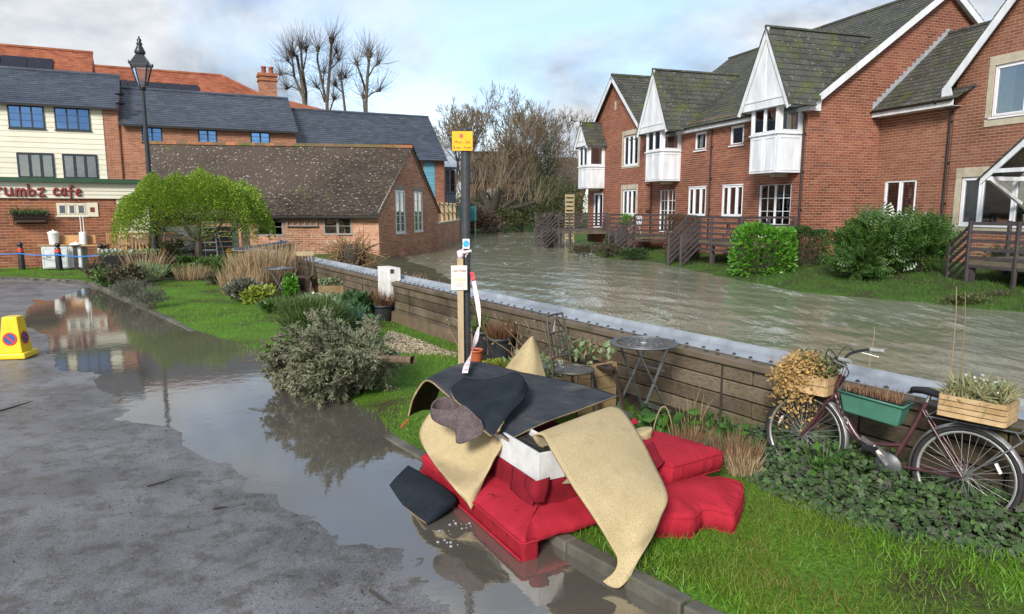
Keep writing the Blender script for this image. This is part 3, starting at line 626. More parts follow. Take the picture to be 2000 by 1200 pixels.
barge(HA, FE, [(-OV-.02, eZ-.0), (AP, APZ+.02), (2*AP+OV, eZ)], n=.27)
mb = MB(); mb.fb(FA, -.3, LA, eZ-.2, eZ-.02, eN-.05, eN-.02); mb.fb(FA, -.3, LA, eZ-.21, eZ-.19, .01, eN-.05); mb.build('fascia', WHITE, HA)
mb = MB(); mb.poly([FA.p(-.27, eZ-.22, eN-.02), FA.p(-.27, eZ-.02, eN-.02), FA.p(-.27, HE+.1, -.3), FA.p(-.27, eZ-.22, -.3)]); mb.slab([FE.p(-eN, eZ-.03, .0), FE.p(AP, APZ-.1, 0), FE.p(AP, APZ-.1, .27), FE.p(-eN, eZ-.03, .27)], (0, 0, 1), -.02); mb.slab([FE.p(2*AP+eN, eZ-.03, .0), FE.p(AP, APZ-.1, 0), FE.p(AP, APZ-.1, .27), FE.p(2*AP+eN, eZ-.03, .27)], (0, 0, 1), -.02); mb.build('soffit', WHITE, HA)
def gutter(parent, fr, s0, s1, h, n):
    mb = MB(); k = 5; vs = []
    for s in (s0, s1):
        for t in range(k): a = pi+pi*t/(k-1); vs.append(fr.p(s, h+.055*sin(a), n+.055*cos(a)))
    mb.add(vs, [(t, t+1, t+k+1, t+k) for t in range(k-1)], 0, True); mb.build('gutter', BLACKP, parent)
gutter(HA, FA, -.3, LA, eZ-.02, eN+.04); pipe(HA, FA, .12, .3, eZ-.05, elbow=.22); pipe(HA, FA, 6.0, .3, eZ-.05, elbow=.22)
def oriel(parent, fr, s0, s1, p, h0, hs, h1, gs, gw_, gh, gap, rn, lights=2, slates=20, tan=None):
    """white oriel bay under its own gable; gs centre, gw_ half width, gh eave height, gap apex height, rn ridge end behind the wall"""
    o = MB(); o.fb(fr, s0, s1, h0, hs-.03, 0, p)
    o.fb(fr, s0-.05, s1+.05, hs-.06, hs, 0, p+.05); o.fb(fr, s0, s1, h1, gh+.05, 0, p); F2 = fr.sh(0, 0, p)
    E = Fr(fr.p(s0, 0, 0), fr.n, -fr.s)
    for (f, a, b) in ((F2, s0, s1), (E, 0, p)):
        k = 2 if f is F2 else 1; w = (b-a-.08)/k
        for i in range(k):
            x0, x1 = a+.04+i*w+.05, a+.04+(i+1)*w-.05
            for q in ((x0, x1, h0+.08, h0+.11), (x0, x1, hs-.2, hs-.17), (x0, x0+.03, h0+.11, hs-.2), (x1-.03, x1, h0+.11, hs-.2)): o.fb(f, *q, .002, .018)
    o.fb(fr, s0, s0+.09, hs, h1, p-.09, p); o.fb(fr, s1-.09, s1, hs, h1, p-.09, p); o.fb(fr, s0, s0+.09, hs, h1, 0, .08); o.fb(fr, s1-.05, s1, hs, h1, 0, p-.1)
    ob = o.build('oriel_bay', WHITE, parent)
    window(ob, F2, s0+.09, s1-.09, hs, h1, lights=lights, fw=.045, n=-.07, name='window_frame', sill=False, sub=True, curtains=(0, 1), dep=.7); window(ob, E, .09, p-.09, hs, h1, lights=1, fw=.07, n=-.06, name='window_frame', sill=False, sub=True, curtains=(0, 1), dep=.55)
    mb = MB(); mb.fb(fr, (s0+s1)/2-.12, (s0+s1)/2+.12, h0-.14, h0-.002, 0, p*.55); mb.build('bracket', STONE, ob)
    gp = p+.16; t = MB()
    t.slab([fr.p(gs-gw_+.1, gh+.0, gp-.08), fr.p(gs+gw_-.1, gh+.0, gp-.08), fr.p(gs, gap-.12, gp-.08)], fr.n, .05)
    t.fb(fr, gs-gw_*.75, gs+gw_*.75, gh+.28, gh+.36, gp-.03, gp-.005); t.fb(fr, gs-.04, gs+.04, gh+.36, gap-.5, gp-.03, gp-.005)
    t.poly([fr.p(gs-gw_, gh-.02, gp), fr.p(gs+gw_, gh-.02, gp), fr.p(gs+gw_, gh-.02, 0), fr.p(gs-gw_, gh-.02, 0)]); t.build('gable_board', WHITE, ob)
    FG = fr.sh(0, 0, gp); bb = barge(ob, FG, [(gs-gw_-.06, gh-.1), (gs, gap), (gs+gw_+.06, gh-.1)], h=.19, n=-.0)
    k = tan or tanA
    for sg in (-1, 1):
        e = gs+sg*(gw_+.05); vz = roofp(0)   # valley foot where the bay roof meets the main slope
        foot_n = (HE-gh)/k if rn < 0 else 0
        pts = [fr.p(e, gh-.06, gp+.06), fr.p(e, gh-.06, min(gp-.1, foot_n) if rn < 0 else 0), fr.p(gs, gap, rn), fr.p(gs, gap, gp+.06)]
        roof(parent, pts, .42, .25, SLATE, slates if sg < 0 else 0)
    ridge(parent, fr.p(gs, gap+.02, gp+.06), fr.p(gs, gap+.02, rn), SLATE, r=.07)
    return ob
rn = -(8.75-HE)/tanA
oriel(HA, FA, .28, 1.86, 1.1, 3.4, 4.87, 6.02, 1.0, 1.46, 5.8, 8.75, rn, slates=60)
oriel(HA, FA, 8.6, 10.1, 1.1, 3.4, 4.87, 6.02, 9.3, 1.46, 5.8, 8.75, rn, slates=60)
# ---- far cross-gabled house
FD = FA.sh(11.4, 0, .42); HD = thing('brick_house', FD.p(0, 0, 0), 'far red brick house with a plain pointed gable and stone framed windows', 'house', 'brick houses along the far river bank')
GW2, DE, DZ = 3.55, 6.2, 9.45
dops = [(.75, 2.45, 4.4, 6.05), (.85, 2.45, 1.72, 3.1), (4.95, 6.3, .85, 3.0)]
brick_wall(HD, FD, [(0, 0), (7.1, 0), (7.1, DE), (3.55, DZ), (0, DE)], dops, BRICK, 0)
brick_wall(HD, Fr(FD.p(0, 0, 0), -HN, -HR), [(0, 0), (1.2, 0), (1.2, DE), (0, DE)], [], BRICK, 0)
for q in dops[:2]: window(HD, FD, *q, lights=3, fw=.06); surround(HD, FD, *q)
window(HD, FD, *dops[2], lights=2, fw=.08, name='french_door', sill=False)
mb = MB(); mb.fb(FD, 3.45, 3.65, 7.6, 8.1, 0, .015); mb.build('vent_slot', STONE, HD)
for sg in (-1, 1):
    e = 3.55+sg*3.8
    roof(HD, [FD.p(e, DE-.2, .3), FD.p(e, DE-.2, -9), FD.p(3.55, DZ+.06, -9), FD.p(3.55, DZ+.06, .3)], .42, .25, SLATE, 60 if sg < 0 else 0)
ridge(HD, FD.p(3.55, DZ+.1, .3), FD.p(3.55, DZ+.1, -9), SLATE)
barge(HD, FD, [(-.28, DE-.22), (3.55, DZ+.03), (7.38, DE-.22)], n=.26)
FO = FA.sh(0, 0, .42); s_ = 16.2
oriel(HD, FO, s_, s_+1.35, 1.1, 3.25, 4.55, 5.72, s_+.7, .95, 5.72, 7.1, 0, slates=20)
pipe(HD, FD, -.18, .3, 5.9, n=-.3, elbow=.1)
# ---- low linking wing and the near cross-gabled house
FB = FA.sh(0, 0, -3.4); HB = thing('brick_house', FB.p(-1.5, 0, 0), 'low brick wing with a sloping slate roof linking its two gabled neighbours', 'house', 'brick houses along the far river bank')
bop = [(-1.85, -.42, 1.75, 3.13)]; brick_wall(HB, FB, [(-3.15, 0), (0, 0), (0, 5.75), (-3.15, 5.75)], bop, BRICKC, 150)
window(HB, FB, *bop[0], lights=2, fw=.06)
BP = [FB.p(-4.6, 5.72, .5), FB.p(-.0, 5.72, .5), FB.p(-.0, 8.85, -3.1), FB.p(-4.6, 8.85, -3.1)]
roof(HB, [FB.p(-3.45, 5.72, .5), BP[1], BP[2], FB.p(-6.6, 8.85, -3.1)], .42, .25, SLATE, 150); ridge(HB, BP[3]+Vector((0, 0, .03)), BP[2]+Vector((0, 0, .03)), SLATE)
mb = MB(); mb.fb(FB, -3.4, -.02, 5.5, 5.70, .45, .48); mb.fb(FB, -3.4, -.02, 5.49, 5.5, 0, .45); mb.build('fascia', WHITE, HB); gutter(HB, FB, -3.4, -.02, 5.7, .54)
pipe(HB, FB, -3.02, .5, 5.65, elbow=.42)
fl = MB()
for i in range(18):   # stepped lead flashing up the gable end
    t0, t1 = i/18, (i+1)/18; a = FB.p(-.012, 5.78+3.1*t0, .45-3.55*t0); b = FB.p(-.012, 5.78+3.1*t1, .45-3.55*t1)
    fl.add([a, b, b+Vector((0, 0, .16)), a+Vector((0, 0, .30))], [(0, 1, 2, 3)])
fl.build('flashing', LEAD, HB)
FC = FB.sh(-3.15, 0, .06); HC = thing('brick_house', FC.p(-3, 0, 0), 'near brown brick house with a white edged gable and wide stone framed windows', 'house', 'brick houses along the far river bank')
cops = [(-3.45, -1.31, 4.97, 6.6), (-3.05, -.5, 1.5, 3.1)]
CW, CE, CZ2 = 6.3, 6.45, 10.15
brick_wall(HC, FC, [(-CW, 0), (0, 0), (0, CE), (-CW/2, CZ2), (-CW, CE)], cops, BRICKC, 300)
window(HC, FC, *cops[0], lights=2, fw=.07, curt=CURT2); surround(HC, FC, *cops[0], w=.2, top=.3, bot=.28); window(HC, FC, *cops[1], lights=[.28, .74], fw=.07, curtains=(1,)); surround(HC, FC, *cops[1], w=.22, top=.32, bot=.25)
for sg in (-1, 1):
    e = -CW/2+sg*(CW/2+.28)
    pts = [FC.p(e, CE-.3, .32), FC.p(e, CE-.3, -9), FC.p(-CW/2, CZ2+.06, -9), FC.p(-CW/2, CZ2+.06, .32)]; roof(HC, pts, .42, .25, SLATE, 40 if sg > 0 else 0)
barge(HC, FC, [(-CW-.3, CE-.32), (-CW/2, CZ2+.03), (.3, CE-.32)], h=.27, n=.28)
mb = MB(); mb.slab([FC.p(.3, CE-.36, .28), FC.p(.3, CE-.62, .28), FC.p(-.12, CE-.62, .28), FC.p(.02, CE-.2, .28)], FC.n, .03); mb.build('verge_foot', WHITE, HC)
# porch canopy at the frame's edge
PF = FC.sh(-2.95, 0, 0); pn = 1.5
mb = MB()
for a, b in (((.6, 3.0), (-.6, 4.05)), ((-.6, 4.05), (-1.8, 3.0))): mb.slab([PF.p(a[0], a[1], pn), PF.p(b[0], b[1], pn), PF.p(b[0], b[1]-.22, pn), PF.p(a[0], a[1]-.22, pn)], PF.n, .05)
mb.fb(PF, -1.5, .3, 3.12, 3.24, pn-.04, pn+.04); mb.beam(PF.p(.35, 2.95, pn), PF.p(.35, 2.2, .05), .09, .09); mb.fb(PF, .3, .42, 2.9, 3.02, 0, pn); mb.build('porch_frame', WHITE, HC)
roof(HC, [PF.p(.68, 2.93, pn+.1), PF.p(.68, 2.93, 0), PF.p(-.6, 4.08, 0), PF.p(-.6, 4.08, pn+.1)], .42, .25, SLATE)
# ---- decks
DECKM = pm('dark_deck_timber', (.042, .034, .038), (.065, .052, .052), rough=.65, scale=2, bmp=.4, bscale=30, stretch=(1, 1, 1)); BOARD = pm('weathered_board', (.14, .115, .08), (.08, .065, .045), rough=.75, scale=3, bmp=.4)
def rail(parent, a, b, zb, zt, k, sh=.085, posts=(0, 1), dz=0, slats_only=False, ground=None, m=None):
    """slatted rail panel from a to b (dz: drop from a to b); each slat and each post a part"""
    a, b = Vector(a), Vector(b); a.z = b.z = 0; m = m or DECKM
    for i in range(k):
        z = zb + (zt-zb)*i/(k-1); mb = MB(); mb.beam(a+Vector((0, 0, z)), b+Vector((0, 0, z-dz)), .03, sh); mb.build('slat', m, parent)
    for f in posts:
        p = a.lerp(b, f); z0 = (zb-.25-dz*f) if ground is None else ground; mb = MB(); mb.box((p.x, p.y, (z0+zt-dz*f+.06)/2), (.085, .085, zt-dz*f+.06-z0)); mb.build('post', m, parent)
def deck(label, fr, s0, s1, n0, n1, fl, gz, top, sides, stairs=None):
    t = thing('timber_deck', fr.p((s0+s1)/2, gz, (n0+n1)/2), label, 'deck', 'timber decks in front of the brick houses')
    k = max(3, int((n1-n0)/.16))
    for i in range(k):
        a = n0+(n1-n0)*i/k; mb = MB(); mb.fb(fr, s0, s1, fl-.03, fl, a, a+(n1-n0)/k-.008); mb.build('deck_board', BOARD, t)
    mb = MB(); mb.fb(fr, s0, s1, fl-.2, fl-.04, n1-.05, n1); mb.fb(fr, s0, s0+.05, fl-.2, fl-.04, n0, n1-.05); mb.build('rim_beam', BOARD, t)
    for s in np.linspace(s0+.1, s1-.1, 3):
        mb = MB(); mb.fb(fr, s-.05, s+.05, gz-.4, fl-.2, n1-.15, n1-.05); mb.build('stilt', DECKM, t)
    for (a, b, ks, zb, posts) in sides: rail(t, fr.p(*a[:1], 0, a[1]), fr.p(*b[:1], 0, b[1]), fr.o.z+zb, fr.o.z+top, ks, posts=posts, ground=fr.o.z+gz-.2)
    if stairs:
        for (a, b, ks, dz, posts) in stairs: rail(t, fr.p(a[0], 0, a[1]), fr.p(b[0], 0, b[1]), fr.o.z+fl-.3, fr.o.z+top-.06, ks, dz=dz, posts=posts, ground=fr.o.z+gz-.4)
    return t
FA0 = FA
d2 = deck('long dark slatted deck beside the bright laurel hedge', FA0, .3, 4.0, .05, 2.5, .78, -.1, 1.72, [((.3, 2.5), (4.0, 2.5), 7, .42, (0, .5, 1)), ((.3, .1), (.3, 2.45), 3, 1.1, (0, .5))], [((3.95, 2.5), (3.95, 3.35), 6, .75, (1,)), ((3.0, 2.5), (3.0, 3.35), 6, .75, (1,))])
d3 = deck('dark slatted deck with steps and white garden furniture on it', FA0, 8.6, 11.2, .5, 2.5, .78, -.1, 1.75, [((9.3, 2.5), (11.2, 2.5), 7, .45, (0, 1)), ((8.6, .1), (8.6, 2.45), 6, .5, (0, 1))], [((9.25, 2.5), (9.25, 3.5), 6, .8, (1,)), ((8.5, 2.5), (8.5, 3.5), 6, .8, (1,))])
d4 = deck('farthest dark slatted deck standing over the flood water', FA0, 15.6, 18.6, .5, 2.9, .78, -.2, 1.75, [((15.6, 2.9), (17.2, 2.9), 6, .9, (0, 1)), ((18.6, 2.9), (21.2, 2.9), 6, .7, (0, 1)), ((15.6, .5), (15.6, 2.85), 6, .9, (0,))], [((17.2, 2.9), (17.2, 4.0), 6, .9, (1,)), ((18.5, 2.9), (18.5, 4.0), 6, .9, (1,))])
d1 = deck('near dark slatted deck with steps below the stone framed window', FA0, -13, -7.2, -3.2, .6, .70, -.3, 1.65, [((-7.2, .6), (-12.5, .6), 6, .48, (0, .25, .6)), ((-7.2, -.9), (-12.5, -.9), 3, 1.1, (0, .2))], [((-7.2, .6), (-6.3, .2), 6, .6, (1,))])
for (fr, px, py, d, lab) in ((FA0, 1205, 470, 0, 0),):
    pass
# slatted timber screen on the far deck
sc = thing('trellis_screen', at(1111, 470, 46), 'pale slatted timber screen panel standing behind the farthest deck', 'screen')
PT = pm('pale_timber', (.36, .28, .16), (.27, .21, .12), rough=.8, scale=4, bmp=.3); a = at(1104, 470, 46); b = at(1120, 470, 46)
for i in range(11):
    z = .2+i*.28; mb = MB(); mb.beam((a.x, a.y, z), (b.x, b.y, z), .03, .17); mb.build('slat', PT, sc)
for p in (a, b): mb = MB(); mb.box((p.x, p.y+.04, 1.5), (.07, .05, 3.2)); mb.build('post', PT, sc)

# white garden furniture on the second deck, dark chairs on the long deck
def lattice_chair(label, fr, s, n, fl, mat, rz=0.0):
    p = fr.p(s, fl, n); t = thing('garden_chair', p, label, 'chair', 'garden chairs on the decks'); X = fr.s; Y = fr.n
    q = lambda x, y, z: p+X*x+Y*y+Vector((0, 0, z))
    mb = MB(); mb.lathe([(.001, .43), (.23, .43), (.24, .445), (.001, .45)], p, 16); mb.build('seat', mat, t)
    for x in (-.17, .17):
        for y in (-.17, .17): mb = MB(); mb.tube([q(x*.8, y*.8, .44), q(x, y, .2), q(x*1.2, y*1.2, 0)], .016, 5); mb.build('leg', mat, t)
    mb = MB(); o = [q(.26*cos(a), -.2, .68+.26*sin(a)) for a in np.linspace(0, 2*pi, 20, endpoint=False)]; mb.tube(o, .018, 5, closed=True)
    for a in (-.17, -.085, 0, .085, .17): mb.tube([q(a, -.2, .45), q(-a, -.2, .92)], .010, 4); mb.tube([q(-.24, -.2, .68+a), q(.24, -.2, .68-a)], .010, 4)
    mb.build('backrest', mat, t)
def deck_table(label, fr, s, n, fl, mat):
    p = fr.p(s, fl, n); t = thing('garden_table', p, label, 'table'); mb = MB(); mb.lathe([(.001, .68), (.38, .68), (.40, .70), (.001, .71)], p, 20); mb.build('table_top', mat, t)
    for a in (0, 2.1, 4.2): mb = MB(); mb.tube([p+Vector((.05*cos(a), .05*sin(a), .68)), p+Vector((.04*cos(a), .04*sin(a), .35)), p+Vector((.28*cos(a), .28*sin(a), 0))], .018, 5); mb.build('leg', mat, t)
lattice_chair('white lattice backed garden chair on the deck with steps', FA, 9.5, 1.9, .78, WHITE); deck_table('white round garden table beside the white lattice chair', FA, 10.5, 1.9, .78, WHITE)
lattice_chair('dark lattice garden chair on the long deck nearest the french doors', FA, .9, 1.3, .78, BLACKP); lattice_chair('dark lattice garden chair on the long deck beyond the first dark chair', FA, 2.0, 1.4, .78, BLACKP); deck_table('dark round garden table on the long deck', FA, 2.9, 1.2, .78, BLACKP)
# ============================================================ LEFT SIDE: CAFE, MILL BUILDINGS, BARN
ORBRICK = pieces('orange_brick', [(.30, .105, .055), (.36, .14, .075), (.26, .085, .05), (.40, .17, .10), (.22, .075, .045)], stain=(.55, .5, .45), sscale=.6, samt=.6)
OLDBRICK = pieces('old_brick', [(.40, .18, .10), (.47, .225, .135), (.36, .15, .085), (.52, .29, .19), (.29, .125, .075), (.45, .26, .175)], stain=(.6, .5, .42), sscale=.5, samt=.8, lichen=(.38, .34, .28))
BSLATE = pieces('blue_slate', [(.040, .050, .070), (.056, .068, .092), (.034, .042, .058), (.065, .078, .10)], rough=.38, spec=.5, stain=(.6, .62, .66), sscale=.6, samt=.6, bmp=.2)
ORTILE = pieces('orange_tile', [(.29, .095, .05), (.35, .125, .065), (.25, .075, .042), (.31, .11, .06), (.20, .065, .04)], rough=.8, stain=(.6, .55, .5), sscale=.5, samt=.6)
BARNTILE = pieces('lichened_tile', [(.042, .032, .027), (.066, .05, .039), (.054, .042, .037), (.09, .068, .05), (.036, .028, .026)], rough=.85, stain=(.5, .5, .45), sscale=.35, samt=.7, lichen=(.30, .28, .22), moss=(.085, .09, .025), mossr=(.60, .75), mscale=.9, bmp=.4)
CREAM = pieces('cream_board', [(.64, .61, .50), (.68, .65, .54), (.61, .58, .48)], rough=.5, spec=.4, stain=(.8, .78, .72), sscale=.8, samt=.5, bmp=.1)
BLUEB = pieces('blue_board', [(.10, .27, .36), (.12, .30, .39), (.09, .25, .33)], rough=.5, spec=.4, stain=(.8, .8, .8), samt=.5, bmp=.1)
GREENP = pm('green_fascia', (.035, .085, .045), (.028, .07, .038), rough=.4, scale=3); ANTH = pm('anthracite_frame', (.022, .030, .042), (.03, .038, .05), rough=.4, scale=4, bmp=0)
SKYTINTGLASS = glassmat('sky_tint_glass', (.2, .3, .4), .6, (.26, .50, .9)); MORT2 = pm('pale_mortar', (.50, .42, .32), (.40, .33, .25), rough=.9, scale=1, bmp=.2)  # upper-window glass: a blue sky reflection is put into its gloss colour
CREAMP = pm('cream_paint', (.70, .66, .52), (.62, .58, .45), rough=.5, scale=2)
LR = Vector((2800/1333, 1, 0)).normalized(); LN = Vector((LR.y, -LR.x, 0))
_p = at(0, 450, 40); FL = Fr((_p.x, _p.y, .1), LR, LN)
def boards(parent, fr, s0, s1, h0, h1, hh, mat, ops=(), name='board', n=.0):
    h = h0
    while h < h1-.01:
        t = min(h1, h+hh)
        for a, b in cut((s0, s1), ops, (h+t)/2):
            if b-a < .05: continue
            mb = MB(); mb.hexa([fr.p(a, h, n), fr.p(b, h, n), fr.p(b, h, n+.035), fr.p(a, h, n+.035), fr.p(a, t-.004, n), fr.p(b, t-.004, n), fr.p(b, t-.004, n+.012), fr.p(a, t-.004, n+.012)]); mb.build(name, mat, parent)
        h = t
def wallbox(parent, fr, s0, s1, h0, h1, n0, n1, mat, name='wall'):
    mb = MB(); mb.fb(fr, s0, s1, h0, h1, n0, n1); return mb.build(name, mat, parent)
# --- cream clad block
H1 = thing('cream_clad_building', FL.p(0, 0, 0), 'cream boarded three storey building with a blue slate roof above the cafe', 'building')
up = [(-3.0, -1.1, 6.67, 7.96), (.94, 2.7, 6.67, 7.96), (3.2, 5.0, 6.67, 7.96)]; lo = [(-1.7, .12, 3.83, 5.27), (1.16, 2.98, 3.83, 5.27), (3.4, 5.2, 3.83, 5.27)]
wallbox(H1, FL, -7, 5.72, 0, 8.15, -6, -.30, CREAMP); boards(H1, FL, -7, 5.66, 2.6, 8.14, .30, CREAM, up+lo, n=-.05)
for q in up: window(H1, FL, *q, lights=3, fw=.07, bars=(1, 3), mat=ANTH, n=-.03, glass=SKYTINTGLASS, curtains=(), dep=.26)
for q in lo: window(H1, FL, *q, lights=3, fw=.07, mat=ANTH, n=-.03, curtains=(), dep=.26)
brick_wall(H1, FL.sh(0, 0, .02), [(5.7, 0), (6.45, 0), (6.45, 8.1), (5.7, 8.1)], [], ORBRICK, 0, mortar=MORT2)
mb = MB(); mb.slab([FL.p(6.47, 2, .02), FL.p(6.47, 8.1, .02), FL.p(6.47, 10.5, -3.2), FL.p(6.47, 8.1, -6), FL.p(6.47, 2, -6)], LR, .02); mb.build('gable_wall', ORBRICK, H1)
roof(H1, [FL.p(-7, 8.05, .35), FL.p(6.55, 8.05, .35), FL.p(6.55, 10.52, -3.2), FL.p(-7, 10.52, -3.2)], .42, .24, BSLATE, 0, th=.01); roof(H1, [FL.p(-7, 8.05, -6.6), FL.p(6.55, 8.05, -6.6), FL.p(6.55, 10.52, -3.2), FL.p(-7, 10.52, -3.2)], .8, .4, BSLATE)
ridge(H1, FL.p(-7, 10.55, -3.2), FL.p(6.55, 10.55, -3.2), BSLATE, r=.1, single=False); mb = MB(); mb.fb(FL, -7, 6.5, 7.93, 8.05, .28, .36); mb.build('gutter', BLACKP, H1)
sd = MB(); c = FL.p(6.62, 8.6, -.15)
for dz in (0, .55): sd.lathe([(.0, .0), (.2, .05), (.28, .12)], c+Vector((.05, 0, dz-.3)), 14)
sd.tube([c, c+Vector((.1, 0, .9))], .02, 5); sd.build('satellite_dish', ANTH, H1)
# --- brick block
F2 = FL.sh(0, 0, -.1); H2 = thing('brick_building', F2.p(11, 0, 0), 'orange brick building with three grey windows under a long blue slate roof', 'building')
w2 = [(7.67, 8.84, 6.15, 7.1), (10.86, 12.0, 6.15, 7.1), (14.0, 15.25, 6.15, 7.1)]
brick_wall(H2, F2, [(6.47, 0), (16.9, 0), (16.9, 7.25), (6.47, 7.25)], w2, ORBRICK, 150, mortar=MORT2)
for q in w2: window(H2, F2, *q, lights=2, fw=.09, bars=(1, 3), mat=ANTH, glass=SKYTINTGLASS, curtains=())
roof(H2, [F2.p(6.5, 7.15, .35), F2.p(17.0, 7.15, .35), F2.p(17.0, 9.86, -3.6), F2.p(6.5, 9.86, -3.6)], .42, .24, BSLATE, 0, th=.01); ridge(H2, F2.p(6.5, 9.9, -3.6), F2.p(17, 9.9, -3.6), BSLATE, r=.1, single=False)
mb = MB(); mb.fb(F2, 6.5, 17.1, 7.03, 7.15, .3, .38); mb.build('gutter', BLACKP, H2); wallbox(H2, F2, 6.5, 16.9, 0, 7.2, -7, -.55, CREAMP, name='inner_wall')
# --- slate block with blue boards
H3 = thing('slate_roofed_building', F2.p(22, 0, 0), 'building end with sky blue boards and a deep blue slate roof beside the river', 'building')
roof(H3, [F2.p(16.95, 5.55, .5), F2.p(27.6, 5.55, .5), F2.p(27.6, 9.2, -3.8), F2.p(16.95, 9.2, -3.8)], .42, .24, BSLATE, 0, th=.01); ridge(H3, F2.p(16.95, 9.22, -3.8), F2.p(27.6, 9.22, -3.8), BSLATE, r=.1, single=False)
wallbox(H3, F2, 17, 25.9, 0, 5.5, -7, -.05, ORBRICK); boards(H3, F2, 25.9, 26.75, 1.2, 5.45, .22, BLUEB, n=-.03); wallbox(H3, F2, 25.9, 26.75, 0, 5.5, -7, -.06, BLUEB, name='inner_wall')
brick_wall(H3, F2.sh(0, 0, .03), [(26.75, 0), (27.45, 0), (27.45, 5.5), (26.75, 5.5)], [], BRICK, 0); mb = MB(); mb.slab([F2.p(27.47, 0, .02), F2.p(27.47, 5.5, .02), F2.p(27.47, 9.05, -3.8), F2.p(27.47, 5.5, -7.5), F2.p(27.47, 0, -7.5)], LR, .03); mb.build('gable_wall', ORTILE, H3)
window(H3, F2, 24.6, 25.7, 3.2, 5.2, lights=2, fw=.08, mat=ANTH, n=.0, curtains=(), recess=False)
bx = MB(); bx.fb(F2, 27.5, 28.4, 2.2, 3.2, -1.4, .0); bx.build('oriel_bay', ANTH, H3); bx = MB(); bx.fb(F2, 27.45, 28.5, 5.0, 5.15, -1.5, .05); bx.build('bay_roof', ANTH, H3); bx = MB(); bx.fb(F2, 27.5, 28.4, .4, .7, -1.5, .1); bx.build('door_canopy', ANTH, H3); window(H3, F2, 27.52, 28.38, 3.25, 4.95, lights=2, bars=(1, 3), fw=.08, mat=ANTH, n=-.08, curtains=(), dep=.8)
# --- orange roofs behind, with solar panels
SOLAR = pm('solar_glass', (.012, .014, .022), (.016, .018, .028), rough=.5, scale=2, bmp=0, spec=.3)
F4 = FL.sh(0, 0, -11); H4 = thing('tiled_roof_building', F4.p(0, 0, 0), 'tall orange tiled roof with black solar panels at the far left', 'building')
def zz(py, d): return zat(py, d)-.1
d4 = 50.5
roof(H4, [F4.p(-12, 10.0, 0), F4.p(4.1, 10.0, 0), F4.p(4.1, 14.1, -4.4), F4.p(-12, 14.1, -4.4)], .42, .22, ORTILE, 0); ridge(H4, F4.p(-12, 14.14, -4.4), F4.p(4.1, 14.14, -4.4), ORTILE, r=.13, single=False)
wallbox(H4, F4, -12, 4.0, 0, 10, -9, -.3, ORBRICK); mb = MB(); mb.slab([F4.p(4.0, 9.9, -.3), F4.p(4.0, 14.0, -4.4), F4.p(4.0, 9.9, -8.8)], LR, .05); mb.build('gable_wall', ORBRICK, H4)
def solar(parent, fr, s0, s1, k, z0, n0, z1, n1):
    for i in range(k):
        a = s0+(s1-s0)*i/k; b = s0+(s1-s0)*(i+1)/k-.04; nn = Vector((0, 0, 1)); p = [fr.p(a, z0, n0), fr.p(b, z0, n0), fr.p(b, z1, n1), fr.p(a, z1, n1)]; nr = (p[1]-p[0]).cross(p[3]-p[0]); mb = MB(); mb.slab([q+nr.normalized()*.1 for q in p], nr, .05); mb.build('solar_panel', SOLAR, parent)
solar(H4, F4, -8, 1.6, 6, 10.3, -.33, 13.1, -3.33)
CH = thing('chimney_stack', F4.p(-3.0, 14, -4.4), 'brick chimney stack at the far left edge above the orange ridge', 'chimney')
brick_wall(CH, F4.sh(0, 0, -3.8), [(-4.6, 13), (-3.55, 13), (-3.55, 15.5), (-4.6, 15.5)], [], ORBRICK); wallbox(CH, F4, -4.6, -3.56, 13, 15.5, -4.8, -3.83, ORBRICK, name='stack'); wallbox(CH, F4, -4.68, -3.48, 15.5, 15.7, -4.9, -3.74, ORBRICK, name='cap')
F5 = FL.sh(0, 0, -15); H5 = thing('tiled_roof_building', F5.p(14, 0, 0), 'lower orange hipped tile roof behind the slate roofs and chimney', 'building')
rz = 14.0
roof(H5, [F5.p(3, 9.6, 0), F5.p(21, 9.6, 0), F5.p(13.6, rz, -5.5), F5.p(3, rz, -5.5)], .42, .22, ORTILE, 0); ridge(H5, F5.p(3, rz+.04, -5.5), F5.p(13.6, rz+.04, -5.5), ORTILE, r=.13, single=False); ridge(H5, F5.p(13.6, rz+.04, -5.5), F5.p(21, 9.65, 0), ORTILE, r=.13, single=False)
roof(H5, [F5.p(21, 9.6, 0), F5.p(21, 9.6, -11), F5.p(13.6, rz, -5.5)], .42, .22, ORTILE, 0); wallbox(H5, F5, 3, 20.6, 0, 9.6, -10.5, -.4, ORBRICK); solar(H5, F5, 3.5, 11.6, 6, 10.3, -.85, 12.6, -3.7)
roof(H5, [F5.p(17, 9.6, -3), F5.p(29, 8.6, -3), F5.p(26, 11.2, -7), F5.p(17, 12.9, -7)], .42, .22, ORTILE, 0)
c = at(529, 200, 57); CH2 = thing('chimney_stack', c, 'square orange brick chimney with two clay pots behind the slate ridge', 'chimney')
FK = Fr((c.x, c.y, 0), LR, LN); zb, zt = 8.5, zat(152, 57)
for fr_, w in ((FK.sh(-.85, 0, .6), 1.3), (Fr(FK.p(.45, 0, .6), -LN, LR), 1.2)): brick_wall(CH2, fr_, [(0, zb), (w, zb), (w, zt), (0, zt)], [], ORBRICK, 0, mortar=MORT2)
wallbox(CH2, FK, -.84, .44, zb, zt, -.6, .59, ORBRICK, name='stack'); wallbox(CH2, FK, -.93, .53, zt-.35, zt-.2, -.7, .69, ORBRICK, name='band'); wallbox(CH2, FK, -.95, .55, zt, zt+.22, -.72, .71, ORBRICK, name='cap')
for s in (-.45, .1): mb = MB(); mb.lathe([(.2, 0), (.17, .45), (.22, .48), (.22, .56), (.15, .56)], FK.p(s, zt+.22, .2), 12); mb.build('chimney_pot', ORTILE, CH2)
